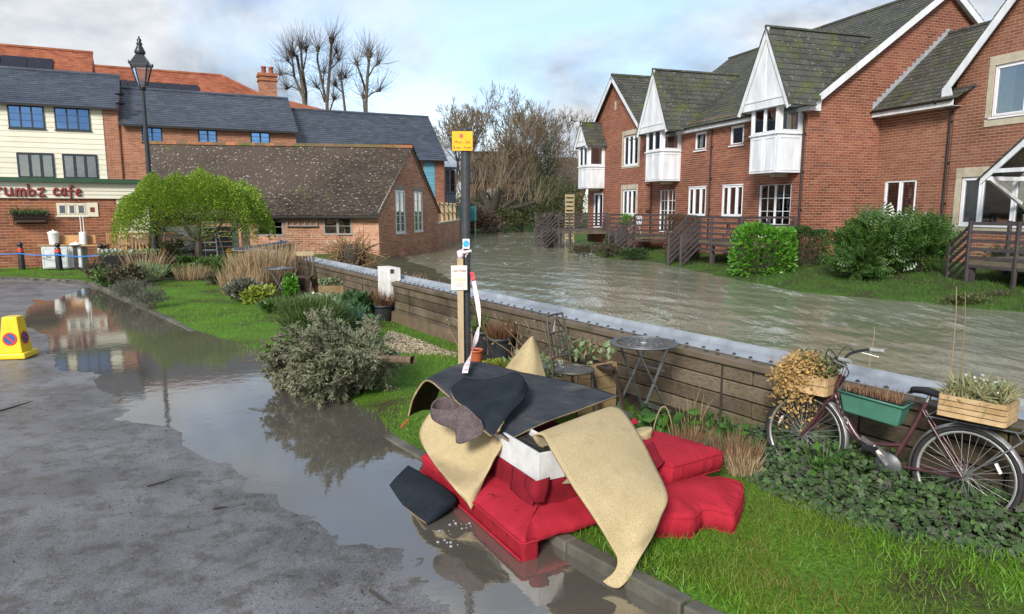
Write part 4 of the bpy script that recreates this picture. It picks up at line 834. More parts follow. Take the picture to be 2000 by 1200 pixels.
# --- cafe (single storey in front)
CR = Vector((2000/1333, 1, 0)).normalized(); CN = Vector((CR.y, -CR.x, 0)); _p = at(0, 450, 23.8); FCF = Fr((_p.x, _p.y, .1), CR, CN)
CA = thing('cafe_building', FCF.p(1, 0, 0), 'low brick cafe front with cream sign boards and red lettering', 'cafe')
cop = [(1.7, 2.95, 1.8, 2.25), (-2.6, -.62, 1.75, 2.3)]
brick_wall(CA, FCF, [(-5, -.1), (3.57, -.1), (3.57, 2.42), (-5, 2.42)], cop, pieces('cafe_brick', [(.24, .075, .038), (.30, .10, .05), (.20, .07, .045), (.35, .13, .07), (.16, .06, .045)], stain=(.45, .45, .4), sscale=.8, samt=.7), 300, mortar=pm('lime_mortar', (.58, .42, .27), (.46, .33, .21), rough=.9, scale=1))
window(CA, FCF, 1.7, 2.62, 1.8, 2.25, lights=3, fw=.05, mat=CREAMP, n=-.02, curtains=(), dep=.3); mb = MB(); mb.fb(FCF, 2.625, 2.97, 1.76, 2.27, 0, .04); mb.build('window_panel', CREAMP, CA); mb = MB(); mb.fb(FCF, 2.72, 2.86, 1.93, 2.1, .04, .05); mb.build('red_square', pm('sign_red', (.22, .035, .03), (.18, .03, .028), rough=.5), CA)
window(CA, FCF, -2.6, -.62, 1.75, 2.3, lights=3, fw=.05, mat=CREAMP, n=-.02, curtains=(), dep=.3)
wallbox(CA, FCF, 3.58, 4.75, -.1, 2.42, -.3, .015, CREAMP, name='cream_panel'); boards(CA, FCF, -5, 4.75, 2.42, 2.98, .14, CREAM, n=.05); wallbox(CA, FCF, -5.1, 4.85, 2.98, 3.13, -.2, .25, GREENP, name='fascia'); wallbox(CA, FCF, -5, 4.75, -.1, 2.96, -6, -.5, CREAMP, name='inner_wall'); wallbox(CA, FCF, -5.1, 4.85, 3.0, 3.1, -6, -.21, GREENP, name='flat_roof')
mb = MB(); mb.fb(FCF, 4.45, 4.75, 2.78, 2.9, .08, .32); mb.build('floodlight', WHITE, CA)
# hand drawn letters as thick strokes
ST = {'k': [[(0, 0), (.02, 1)], [(.5, .75), (.05, .42), (.5, 0)]], 'r': [[(.05, 0), (.05, .68)], [(.05, .42), (.2, .66), (.42, .66)]], 'u': [[(0, .66), (.03, .15), (.2, 0), (.4, .12), (.45, .66)], [(.45, .4), (.5, 0)]],
      'm': [[(0, 0), (.02, .66)], [(.02, .45), (.17, .66), (.3, .5), (.3, 0)], [(.3, .45), (.47, .66), (.6, .5), (.62, 0)]], 'b': [[(0, 1), (.02, 0)], [(.02, .1), (.25, 0), (.42, .2), (.4, .42), (.22, .52), (.02, .4)]], 'z': [[(0, .64), (.42, .66), (.02, .03), (.46, .0)]],
      'c': [[(.42, .55), (.25, .68), (.05, .5), (.03, .2), (.2, 0), (.45, .1)]], 'a': [[(.4, .55), (.2, .66), (.03, .42), (.05, .12), (.22, .0), (.4, .2)], [(.42, .66), (.42, .15), (.5, 0)]], 'f': [[(.45, .95), (.25, 1), (.16, .8), (.16, -.15)], [(0, .5), (.4, .54)]], 'e': [[(.05, .35), (.42, .42), (.35, .62), (.15, .64), (.02, .35), (.1, .05), (.42, .08)]]}
RED = pm('sign_red', (.22, .035, .03)); x = .0
def word(txt, s0, s1, hb, hh):
    ws = [max(p[0] for st in ST[ch] for p in st) + .28 for ch in txt]; k = (s1-s0)/sum(ws); x = s0
    for ch, w in zip(txt, ws):
        mb = MB(); j = random.uniform(-.02, .02)
        for st in ST[ch]:
            pts = catmull(np.array([(p[0], p[1]) for p in st]), 5) if len(st) > 2 else np.array(st, float)
            mb.tube([FCF.p(x+p[0]*k, hb+j+p[1]*hh, .10) for p in pts], .042, 6)
            for p in (pts[0], pts[-1]): mb.lathe([(.001, -.042), (.036, -.02), (.042, 0), (.036, .02), (.001, .042)], FCF.p(x+p[0]*k, hb+j+p[1]*hh, .10), 8)
        mb.build('sign_letter', RED, CA); x += w*k
word('krumbz', -.32, 1.5, 2.50, .36); word('cafe', 1.66, 2.55, 2.52, .34)
# --- barn with the long lichened roof
bz = .1
def B(px, py, d): return at(px, py, d)
b0 = at(740, 455, 31.5); b1 = at(856, 440, 39.8); bl = at(240, 455, 31.5)
BA = thing('old_barn', (b0.x, b0.y, 0), 'old brick barn with a long lichen spotted tile roof standing in flood water', 'barn')
FBL = Fr((b0.x, b0.y, .1), (-1, 0, 0), (0, -1, 0)); gd = Vector((b1.x-b0.x, b1.y-b0.y, 0)); GLN = gd.length; gd.normalize(); FBG = Fr((b0.x, b0.y, .1), gd, (gd.y, -gd.x, 0)); BE = 1.97
lop = [(1.2, 2.55, .85, 1.68), (4.35, 5.6, .8, 1.65)]
brick_wall(BA, FBL, [(0, -.6), (10.6, -.6), (10.6, BE), (0, BE)], lop, OLDBRICK, 0, mortar=MORT2); GZ = 5.1
gop = [(2.05, 3.3, .85, 2.95), (4.6, 5.85, .85, 2.95)]
brick_wall(BA, FBG, [(0, -.6), (GLN, -.6), (GLN, BE), (GLN/2, GZ), (0, BE)], gop, OLDBRICK, 0, mortar=MORT2)
GREYW = pm('grey_timber', (.27, .25, .23), (.19, .175, .16), rough=.7, scale=5, bmp=.3)
DULLG = glassmat('dull_glass', (.4, .42, .42), .0, (.5, .52, .55))
for q in lop: window(BA, FBL, *q, lights=2, fw=.09, bars=(1, 2), mat=GREYW, glass=DULLG, n=-.04, curtains=(), sill=False, dep=.3)
for q in gop: window(BA, FBG, *q, lights=2, fw=.09, bars=(1, 5), mat=WHITE, glass=DULLG, n=-.04, curtains=(), dep=.3); mb = MB(); mb.fb(FBG, q[0]-.1, q[1]+.1, q[3]+.02, q[3]+.22, 0, .03); mb.build('lintel', GREYW, BA)
mb = MB(); mb.fb(FBL, .5, 3.0, 1.7, 1.9, .012, .05); mb.fb(FBL, 4.1, 6.0, 1.68, 1.88, .012, .05); mb.build('lintel', GREYW, BA); mb = MB(); mb.fb(FBL, 2.75, 4.2, 1.25, 1.30, .02, .15)
for s in np.linspace(2.8, 4.15, 6): mb.fb(FBL, s-.02, s+.02, 1.3, 1.6, .02, .1)
mb.fb(FBL, 2.75, 4.2, 1.6, 1.65, .02, .15); mb.build('lattice_vent', GREYW, BA)
ap = FBG.p(GLN/2, GZ+.05, .12); _q = at(290, 285, ap.y); Lr = Vector((_q.x-ap.x, 0, .2)); _e = at(290, 415, 31.2); ov = Vector((0, -.3, -.22))
E0 = FBG.p(0, BE, .12)+ov; E1 = E0+Vector((_e.x-E0.x, 0, 0)); roof(BA, [E1, E0, ap, ap+Lr], .17, .105, BARNTILE, 0, th=.012, single='tile', joined='tiles')
E2 = FBG.p(GLN+.25, BE-.18, .12); roof(BA, [E2, E2+Vector((-16.5, 0, 0)), ap+Lr, ap], .34, .2, BARNTILE, 0, single='tile', joined='tiles')
RT = pieces('ridge_mix', [(.30, .11, .05), (.13, .085, .05), (.16, .10, .06), (.36, .14, .07), (.10, .085, .045)], stain=(.6, .6, .5), moss=(.09, .10, .03), mossr=(.5, .62))
ridge(BA, ap+Vector((0, 0, .03)), ap+Lr+Vector((0, 0, .03)), RT, r=.12, step=.5)
mb = MB()
for s0_, h0_, s1_, h1_ in ((-.15, BE-.12, GLN/2, GZ), (GLN/2, GZ, GLN+.2, BE-.15)):
    A_, B_ = FBG.p(s0_, h0_, .06), FBG.p(s1_, h1_, .06); mb.beam(A_, B_, .05, .09)
mb.build('verge_batten', GREYW, BA); mb = MB(); mb.beam(E0+Vector((0, -.05, -.06)), E1+Vector((0, -.05, -.06)), .1, .1); mb.build('gutter', BLACKP, BA)
# --- brick garden wall on the river after the barn
g0, g1 = at(857, 470, 41), at(899, 464, 54); gdir = (g1-g0); gdir.z = 0; FG_ = Fr((g0.x, g0.y, .1), gdir, (gdir.y, -gdir.x, 0)); GLEN = gdir.length
GW = thing('garden_wall', g0, 'brick garden wall with timber posts at the water edge past the barn', 'wall'); zt_ = zat(434, 47)-.1
brick_wall(GW, FG_, [(0, -.6), (GLEN, -.6), (GLEN, zt_), (0, zt_+.0)], [], OLDBRICK, 0); wallbox(GW, FG_, 0, GLEN, -.6, zt_, -.3, -.01, OLDBRICK); wallbox(GW, FG_, 0, GLEN, zt_, zt_+.08, -.35, .05, STONE, name='coping'); wallbox(GW, FG_, -.1, 0, -.6, zt_, -6, .0, OLDBRICK, name='return_wall')
for s in np.linspace(.3, GLEN-.4, 6): wallbox(GW, FG_, s-.09, s+.09, zt_+.08, zt_+1.3, -.2, -.02, PT, name='post')
for h in (.6, 1.15): wallbox(GW, FG_, .3, GLEN-.4, zt_+h, zt_+h+.06, -.14, -.08, PT, name='rail')
ts = thing('tarp_screen', at(905, 420, 56), 'turquoise debris netting screen beyond the brick garden wall', 'screen'); a, b = at(887, 430, 57), at(930, 430, 58); P = [[at(x, y, 57+.15*sin(x*.7)) for x in (887, 897, 908, 919, 930)] for y in (403, 416, 433)]
sheet('netting', P, .03, [pm('teal_net', (.06, .26, .27), (.045, .20, .21), rough=.7, scale=5)]*3, ts, n=4)
for x in (889, 928): mb = MB(); q = at(x, 440, 57.2); mb.tube([(q.x, q.y, -.2), (q.x, q.y, 2.4)], .06, 6); mb.build('post', GREYW, ts)
# --- far brick buildings behind the trees
def far_house(label, px0, px1, py, d, dep=9, hip=.0, pit=1.2):
    a, b = at(px0, py, d), at(px1, py, d); z = a.z; t = thing('far_house', ((a.x+b.x)/2, d, 0), label, 'house', 'brick houses beyond the riverside trees'); f = Fr((a.x, d, 0), (1, 0, 0), (0, -1, 0)); L_ = b.x-a.x; e = z-4.2
    brick_wall(t, f, [(0, 0), (L_, 0), (L_, e), (0, e)], [(L_*.3, L_*.3+1.3, e-2.2, e-.9), (L_-2.6, L_-1.3, e-2.2, e-.9), (L_-2.6, L_-1.3, e-5, e-3.6)], BRICKC, 0, course=.15, bl=.45)
    for q in ((L_*.3, L_*.3+1.3, e-2.2, e-.9), (L_-2.6, L_-1.3, e-2.2, e-.9), (L_-2.6, L_-1.3, e-5, e-3.6)): window(t, f, *q, lights=2, fw=.12, curtains=(), dep=.3)
    roof(t, [f.p(-.3, e-.1, .4), f.p(L_+.3, e-.1, .4), f.p(L_-hip, z, -4), f.p(0, z, -4)], .9, .4, BARNTILE, 0, joined='tiles', single='tile'); mb = MB(); mb.slab([f.p(L_, 0, 0), f.p(L_, e, 0), f.p(L_-hip, z-.1, -4), f.p(L_, e, -8), f.p(L_, 0, -8)], (1, 0, 0), -.05); mb.build('gable_wall', BRICKC, t)
far_house('long brick house with a dark tiled roof behind the bare riverside trees', 900, 1066, 291, 92, hip=1.0); far_house('smaller brick house behind the bushes left of the white bay', 1072, 1140, 303, 86, hip=.5)
# ============================================================ FLOOD WALL, TREES, STREET FURNITURE
ZT = .81
TIMB = pieces('wall_timber', [(.12, .094, .066), (.165, .132, .094), (.095, .074, .052), (.14, .11, .077), (.19, .155, .115)], rough=.8, spec=.25, stain=(.30, .27, .2), sscale=1.6, samt=.85, moss=(.085, .085, .025), mossr=(.55, .75), mscale=1.7, bmp=.5, bsc=30)
def grain():
    nt = TIMB.node_tree; b = nt.nodes['Principled BSDF']; src = b.inputs['Base Color'].links[0].from_socket
    n = noise(nt, 1, 6, .65, stretch=(22, 22, 60)); n.inputs['Scale'].default_value = 1; mp = n.inputs['Vector'].links[0].from_node; mp.inputs['Rotation'].default_value = (0, 0, -math.atan2(wd.y, wd.x)); mp.vector_type = 'TEXTURE'; mp.inputs['Scale'].default_value = (.9, .05, .022)
    r = ramp(nt, [(.55, .52, .48), (1, 1, 1), (1.2, 1.18, 1.12)], [.32, .5, .7]); nt.links.new(n.outputs[0], r.inputs[0]); c = mixc(nt, .9, src, r.outputs[0], 'MULTIPLY'); nt.links.new(c, b.inputs['Base Color']); bump(nt, b, n.outputs[0], .6, .008)
grain()
CAPM = pieces('cap_timber', [(.10, .078, .055), (.14, .11, .08), (.12, .092, .066)], rough=.7, spec=.3, stain=(.45, .45, .38), sscale=2.5, samt=.8, moss=(.07, .075, .025), mossr=(.52, .72), mscale=2.5, bmp=.6, bsc=35)
GALV = pm('galvanised_metal', (.40, .43, .47), (.24, .265, .29), rough=.42, scale=2.2, bmp=.12, metal=.35, spec=.5, bscale=14); BOLTM = pm('dark_bolt', (.05, .045, .04), (.08, .065, .05), rough=.55, scale=30, metal=.4)
FW = thing('flood_wall', WF.p(4, 0, .1), 'long timber flood wall with a grey metal capping running along the river', 'wall')
S0, S1 = -3.2, WLEN+.4
def gz(s, n=.4):
    p = WF.p(s, 0, n); return lh(p)
rows = 5; rh = .158
for r in range(rows):
    z1 = ZT-.168-r*rh; z0 = z1-rh+.012; s = S0 + (r % 2)*1.05
    first = S0
    while first < S1:
        s2 = min(s+2.1 if first > S0 else s+1.05, S1); 
        if s2-first > .05:
            j = random.uniform(-.006, .006); mb = MB(); mb.fb(WF, first+.006, s2-.006, z0, z1, .06, .335+j); mb.build('timber_beam', TIMB, FW, bevel=.008, bseg=1)
        first = s2; s = s2
s = S0
while s < S1:
    e = min(s+2.4, S1); mb = MB(); mb.fb(WF, s+.005, e-.005, ZT-.165, ZT-.098, .10, .375); mb.build('cap_board', CAPM, FW, bevel=.01, bseg=2); s = e
s = S0-.7; bolt_me = None
while s < S1:
    e = min(s+1.35, S1); mb = MB(); p = []
    prof = [(-.03, ZT-.09), (-.035, ZT-.04), (-.02, ZT-.01), (.005, ZT), (.03, ZT-.012), (.045, ZT-.04), (.05, ZT-.06), (.235, ZT-.085), (.235, ZT-.093), (.0, ZT-.09)]
    k = len(prof); vs = [WF.p(q, h, n) for q in (s+.002, e-.002) for n, h in prof]
    mb.add(vs, [(i, (i+1) % k, k+(i+1) % k, k+i) for i in range(k)] + [tuple(range(k))[::-1], tuple(range(k, 2*k))], 0, False); mb.build('metal_capping', GALV, FW); s = e
def bolt(s, n, z):
    global bolt_me
    if bolt_me is None:
        mb = MB(); mb.lathe([(.020, 0), (.020, .004), (.012, .005), (.012, .014), (.002, .016)], (0, 0, 0), 6, sm=False); o = mb.build('bolt', BOLTM); bolt_me = o.data; bpy.data.objects.remove(o)
    o = bpy.data.objects.new('bolt', bolt_me); COL.objects.link(o); o.parent = FW; o.location = WF.p(s, z, n)-FW.location; o.rotation_euler = (0, 0, random.uniform(0, 1)); o.scale = (1.15,)*3
for i, s in enumerate(np.arange(S0+.1, S1, .21)): bolt(s+random.uniform(-.03, .03), .215+random.uniform(-.006, .006), ZT-.083); bolt(s+.1+random.uniform(-.05, .05), .29+random.uniform(-.025, .025), ZT-.098)
mb = MB(); mb.fb(WF, S0, S1, -.5, ZT-.1, -.02, .055); mb.build('river_face', TIMB, FW)
for s in np.arange(S0+.6, S1, 2.5): mb = MB(); mb.fb(WF, s-.01, s+.015, -.1, ZT-.15, .332, .342); mb.build('joint_strap', BOLTM, FW)
mb = MB(); mb.fb(WF, 6.0, 13.5, -.1, .13, .36, .41); mb.build('edging_board', pm('edging_timber', (.16, .115, .075), (.11, .08, .05), rough=.8, scale=4, bmp=.4), FW)
# far corner of the flood wall
c0, c1, c2 = G(527, 491, ZT), G(473, 485, ZT), G(574, 470, ZT)
FW2 = thing('flood_wall', c1, 'far return of the flood wall with a blue strap tied over its metal capping', 'wall')
for a, b in ((c1, c0), (c1, c2)):
    d = (b-a); d.z = 0; f = Fr((a.x, a.y, 0), d, (d.y, -d.x, 0)); L_ = d.length
    for r in range(5): mb = MB(); mb.fb(f, 0, L_, ZT-.15-(r+1)*rh+.012, ZT-.15-r*rh, -.25, 0); mb.build('timber_beam', TIMB, FW2)
    mb = MB(); mb.fb(f, -.1, L_, ZT-.09, ZT-.07, -.3, .05); mb.tube([f.p(-.1, ZT-.04, -.28), f.p(L_, ZT-.04, -.28)], .045, 8); mb.build('metal_capping', GALV, FW2)
    for s in np.arange(.1, L_, .25): mb = MB(); mb.lathe([(.02, 0), (.02, .02), (.001, .024)], f.p(s, ZT-.07, .02), 6); mb.build('bolt', BOLTM, FW2)
BLUE = pm('blue_strap', (.03, .20, .62), (.025, .16, .5), rough=.5, scale=8)
st = MB(); a = G(550, 472, ZT); st.tube([a+Vector((0, .1, .02)), a+Vector((0, -.1, .05)), a+Vector((.05, -.25, -.05)), a+Vector((.07, -.27, -.3))], .03, 6); tag(st.build('blue_strap', BLUE, origin=a), 'blue strap knotted over the far end of the flood wall', 'strap')
# white cabinet against the wall
_g = G(684, 527, .97); _s = (_g-WF.o).dot(WF.s); cw = WF.p(_s, .36, .42); WC = thing('meter_cabinet', cw, 'white painted metal cabinet hung over the timber flood wall', 'cabinet'); f = Fr((cw.x, cw.y, cw.z), WF.s, WF.n)
mb = MB(); mb.fb(f, -.25, .35, -.05, .62, -.25, .0); mb.build('body', pm('chipped_white', (.70, .71, .70), (.52, .50, .46), rough=.5, scale=5), WC, bevel=.008); mb = MB(); mb.fb(f, -.252, -.262, .52, .6, -.1, -.03); mb.build('hinge', BOLTM, WC); mb = MB(); mb.fb(f, -.20, .3, .03, .55, 0, .012); mb.build('door', MATS['chipped_white'], WC)
# ---------------- bare trees
BARK = pm('grey_bark', (.115, .095, .07), (.06, .05, .038), rough=.9, scale=3, bmp=.5); TWIG = leafmat('twig', [(.10, .075, .045), (.14, .105, .065), (.08, .06, .04), (.16, .12, .07)], rough=.8, trans=0); TWIGP = leafmat('pollard_twig', [(.07, .055, .05), (.10, .08, .07), (.055, .045, .042)], rough=.8, trans=0)
def tree_mesh(t, name, segs, mat, k=5):
    V, F = tubes(segs, k); npmesh(name, V, F, mat, t, smooth=False)
def bare_tree(label, base, H, r, depth=5, spread=.45, lean=(0, 0, 1), kids=3, group=None, name='bare_tree', tw=None):
    t = thing(name, base, label, 'tree', group); segs = []; grow(np.array(base), np.array(lean), H*.345, r, depth, segs, spread=spread, up=.10, nseg=4, kids=kids, shrink=.70, rmin=max(.008, .00026*base[1]), wob=.12)
    S = np.array(segs); big = S[:, 6] > r*.22; tree_mesh(t, 'trunk', S[big], BARK, 7); tree_mesh(t, 'crown', S[~big], tw or TWIG, 3); return t
def pollard(label, px, limbs, d, group):
    """limbs: list of pixel polylines from the trunk up; a burst of twigs at each knuckle"""
    b = at(px, 330, d); b.z = 0; t = thing('pollard_tree', b, label, 'tree', group); segs = []; tw = []
    for pts, r in limbs:
        P = [at(x, y, d+random.uniform(-.8, .8)) for x, y in pts]; n = len(P)-1
        for i in range(n): segs.append((*P[i], *P[i+1], .4*r*(1-.4*i/n), .4*r*(1-.4*(i+1)/n)))
        tip = np.array(P[-1]); base_d = unit(np.array(P[-1]-P[-2])); segs.append((*(tip-.25*base_d), *(tip+.25*base_d), r*.45, r*.55+.05))
        for j in range(60): dd = unit(base_d*.5+np.array([0, 0, .5])+RNG.normal(size=3)*.62); L_ = RNG.uniform(1.1, 3.0); m = tip+dd*L_*.5; e = m+unit(dd+np.array([0, 0, .25])+RNG.normal(size=3)*.12)*L_*.5; tw += [(*tip, *m, .015, .011), (*m, *e, .011, .005)]
        for i in range(1, len(P)):
            for j in range(13):
                q = np.array(P[i-1].lerp(P[i], RNG.uniform(.1, 1))); dd = unit(np.array([RNG.normal()*.8, RNG.normal()*.8, .55])); L_ = RNG.uniform(.8, 2.8); tw.append((*q, *(q+dd*L_), .012, .005))
    tree_mesh(t, 'trunk', segs, BARK, 7); tree_mesh(t, 'crown', tw, TWIGP, 3)
PG = 'pollarded trees on the skyline'
pollard('leftmost pollard tree on the skyline with a long bare side limb', 602, [([(602, 330), (596, 215), (588, 150), (580, 110), (572, 108)], .5), ([(598, 300), (598, 180), (590, 130), (588, 92)], .42), ([(592, 190), (575, 150), (572, 125), (569, 108)], .35), ([(574, 150), (562, 145), (549, 146)], .16), ([(583, 175), (570, 170), (562, 173)], .16), ([(592, 140), (598, 110), (598, 98)], .2), ([(572, 132), (564, 120)], .16)], 72, PG)
pollard('tallest pollard tree in the middle of the skyline group', 638, [([(640, 330), (639, 200), (645, 125), (648, 80)], .5), ([(637, 200), (627, 150), (620, 118), (621, 97)], .36), ([(643, 138), (652, 110), (657, 103)], .2), ([(646, 135), (655, 126), (661, 119)], .18), ([(632, 165), (632, 150), (633, 143)], .18), ([(634, 200), (627, 178), (621, 172)], .2), ([(642, 225), (650, 200), (652, 195)], .2)], 74, PG)
pollard('small leaning pollard tree between two taller skyline trees', 675, [([(678, 340), (674, 215), (668, 165), (665, 152)], .38), ([(670, 182), (660, 173), (656, 168)], .16), ([(666, 155), (673, 152)], .15)], 73, PG)
pollard('rightmost pollard tree standing apart on the skyline', 716, [([(716, 340), (715, 200), (718, 150), (722, 108)], .52), ([(715, 180), (704, 145), (697, 126)], .32), ([(720, 150), (730, 132), (737, 126)], .2), ([(718, 190), (727, 182), (739, 178)], .2), ([(712, 220), (709, 190)], .28), ([(719, 118), (716, 108)], .2)], 72, PG)
RG = 'bare riverside trees'
def gb_(px, d, z=.0): p = at(px, 440, d); return (p.x, p.y, z)
bare_tree('wide bare tree rising above the river bend behind the yellow sign', gb_(965, 78), 15.5, .42, 6, .5, group=RG)
bare_tree('bare tree with ivy dark trunk close behind the sign post', gb_(905, 82), 14.5, .35, 6, .4, group=RG)
bare_tree('pale twiggy tree at the middle of the river bend', gb_(1035, 84), 11, .3, 6, .5, group=RG)
bare_tree('rounded twiggy tree left of the farthest white bay', gb_(1098, 88), 14.0, .32, 6, .55, group=RG)
bare_tree('low twiggy tree at the right end of the river bend', gb_(1128, 80), 9.5, .25, 6, .55, group=RG)
bare_tree('slender bare tree just right of the yellow sign', gb_(990, 74), 12.0, .22, 6, .4, group=RG)
for i, (px, d, H, r, sp, lab) in enumerate(((880, 88, 15, .3, .45, 'twiggy tree behind the riverside building end'), (930, 90, 16, .3, .5, 'tall bare tree in the second row behind the yellow sign'), (1010, 92, 13.5, .28, .5, 'bare tree in front of the long far house'), (1060, 96, 15, .3, .5, 'bare tree rising over the far house gable'), (1115, 95, 16.5, .3, .55, 'tall twiggy tree over the smaller far house'), (950, 72, 9, .2, .6, 'low spreading bare tree at the river edge'))): bare_tree(lab, gb_(px, d), H, r, 6, sp, group=RG)
# thick pollard willow at the bend
w = thing('willow_tree', gb_(960, 68), 'broad old willow with a gnarled dark trunk and straight pale shoots', 'tree', RG); segs = []; tw = []; b = np.array(gb_(960, 68, -.1))
segs += [(*b, *(b+[0.1, 0, 2.0]), .7, .6)]
for dx, dz, r in ((-3.0, 3.4, .3), (-1.2, 4.0, .38), (.8, 4.2, .4), (2.6, 3.3, .3), (4.4, 2.9, .2)):
    e = b+[dx, RNG.normal()*.6, dz]; segs.append((*(b+[.1, 0, 1.8]), *e, r, r*.8))
    for j in range(32):
        q = e+RNG.normal(size=3)*[.8, .8, .3]; dd = unit(np.array([dx*.09+RNG.normal()*.30, RNG.normal()*.3, 1])); L_ = RNG.uniform(1.2, 4); m = q+dd*L_*.6; en = m+unit(dd+RNG.normal(size=3)*.15)*L_*.4; tw += [(*q, *m, .028, .02), (*m, *en, .02, .01)]
tree_mesh(w, 'trunk', segs, pm('dark_bark', (.05, .04, .03), (.03, .025, .02), rough=.9), 8); tree_mesh(w, 'crown', tw, leafmat('willow_shoot', [(.12, .09, .055), (.16, .12, .07), (.095, .075, .05)], rough=.7, trans=0), 3)
# ivy clad trunks
IVY = leafmat('ivy_leaf', [(.018, .04, .012), (.03, .06, .018), (.04, .075, .025), (.022, .045, .02)], rough=.4, trans=.1)
def foliage_cloud(center, rad, n, hollow=.5, flat=None):
    d = unit(RNG.normal(size=(n, 3))); r = (hollow+(1-hollow)*RNG.uniform(size=(n, 1))**.5); lump = 1+.22*np.sin(d[:, :1]*5.1+center[0])*np.cos(d[:, 1:2]*4.3+center[1])+.15*np.sin(d[:, 2:]*7+center[0]*3)
    return np.array(center)+d*r*lump*np.array(rad), d
def bush(name, label, c, rad, n, size, mat, group=None, shape='oval', stems=True, cat='shrub', hollow=.45, clumps=6, fname='foliage', sm=None, up=.35):
    """leaves gathered in clumps over a branching frame of stems"""
    c = np.array(c, float); t = thing(name, (c[0], c[1], c[2]-rad[2]), label, cat, group); Cs, Ds = [], []
    k = max(1, n//clumps); segs = []; root = c-np.array([0, 0, rad[2]])
    for i in range(clumps):
        dd = unit(RNG.normal(size=3)); dd[2] = abs(dd[2])*.9-.2; cc = c+dd*np.array(rad)*RNG.uniform(.25, .62); q, d = foliage_cloud(cc, np.array(rad)*RNG.uniform(.38, .62), k, hollow); Cs.append(q); Ds.append(d); m = (root+cc)/2+RNG.normal(size=3)*.1*rad[0]; segs += [(*root, *m, .03*rad[2]+.006, .02*rad[2]+.005), (*m, *cc, .02*rad[2]+.005, .006)]
    C = np.concatenate(Cs); D = np.concatenate(Ds); kz = C[:, 2] > root[2]+.02; C, D = C[kz], D[kz]
    if stems: tree_mesh(t, 'stem', segs, sm or BARK, 5)
    leaves(fname, C, size*RNG.uniform(.6, 1.25, len(C)), mat, t, shape=shape, dirs=D*.6+np.array([0, 0, up]), nrm=D+np.array([0, 0, .6]), jit=.5); return t
UG = 'undergrowth bushes at the river bend'
BR1 = leafmat('bramble_leaf', [(.075, .055, .04), (.10, .075, .05), (.06, .06, .03), (.05, .065, .025)], trans=.1); BR2 = leafmat('scrub_leaf', [(.05, .075, .02), (.075, .10, .03), (.06, .06, .025), (.09, .10, .035)], trans=.15); BR3 = leafmat('purple_twigs', [(.085, .055, .042), (.06, .04, .032), (.11, .075, .05)], trans=0)
for px, d, rx, rz, m, lab in ((920, 66, 2.6, 1.5, BR3, 'purple brown brambles at the water edge below the bare trees'), (945, 64, 2.4, 1.1, BR3, 'low brown brambles trailing into the river'), (985, 68, 2.2, 1.5, BR2, 'green scrub bush at the water edge under the willow'), (1020, 70, 2.6, 1.7, BR2, 'wide green scrub beside the river bend'), (1050, 74, 3.0, 3.2, IVY, 'tall dark ivy covered bush below the bare trees'), (1066, 80, 1.6, 6.5, IVY, 'tall ivy clad trunk by the gap between the far houses'), (1090, 70, 2.6, 3.4, BR2, 'tall scrub left of the timber screen panel'), (905, 74, 2.8, 2.6, BR1, 'brown thicket just left of the river bend'), (945, 76, 3.4, 2.4, IVY, 'dark evergreen thicket below the willow shoots'), (1000, 78, 3.2, 3.0, BR1, 'russet thicket at the middle of the bend'), (1125, 74, 3.0, 2.8, BR2, 'scrub behind the farthest deck'), (1040, 86, 5, 4.5, BR1, 'broad brown thicket in front of the far brick house'), (1085, 66, 2.2, 1.0, BR1, 'low dry thicket beside the flooded river corner')):
    c = at(px, 440, d); bush('scrub_bush', lab, (c.x, c.y, rz*.8), (rx, 1.6, rz), 2600, .20 if d > 60 else .1, m, UG, clumps=8)
c = at(1072, 455, 42); bush('drowned_bush', 'brown twiggy bush standing alone in the flooded river', (c.x, c.y, .25), (.75, .75, .75), 1500, .10, BR3, clumps=6)
c = at(1215, 500, 33)
for px, d, z, rx, rz, m, lab in ((1150, 34, .1, 1.1, .45, BR1, 'brown brambles at the water below the farthest deck'), (1190, 33, .15, .9, .4, BR1, 'low brown growth at the water edge beside the second deck'), (1195, 35.5, .4, .5, .55, IVY, 'small dark evergreen bush between two decks'), (1240, 31.5, .1, .9, .35, IVY, 'low dark bush beneath the deck with steps')):
    c = at(px, 440, d); bush('bank_bush', lab, (c.x, c.y, z), (rx, .6, rz), 1500, .09, m, 'bushes along the far bank', clumps=6)
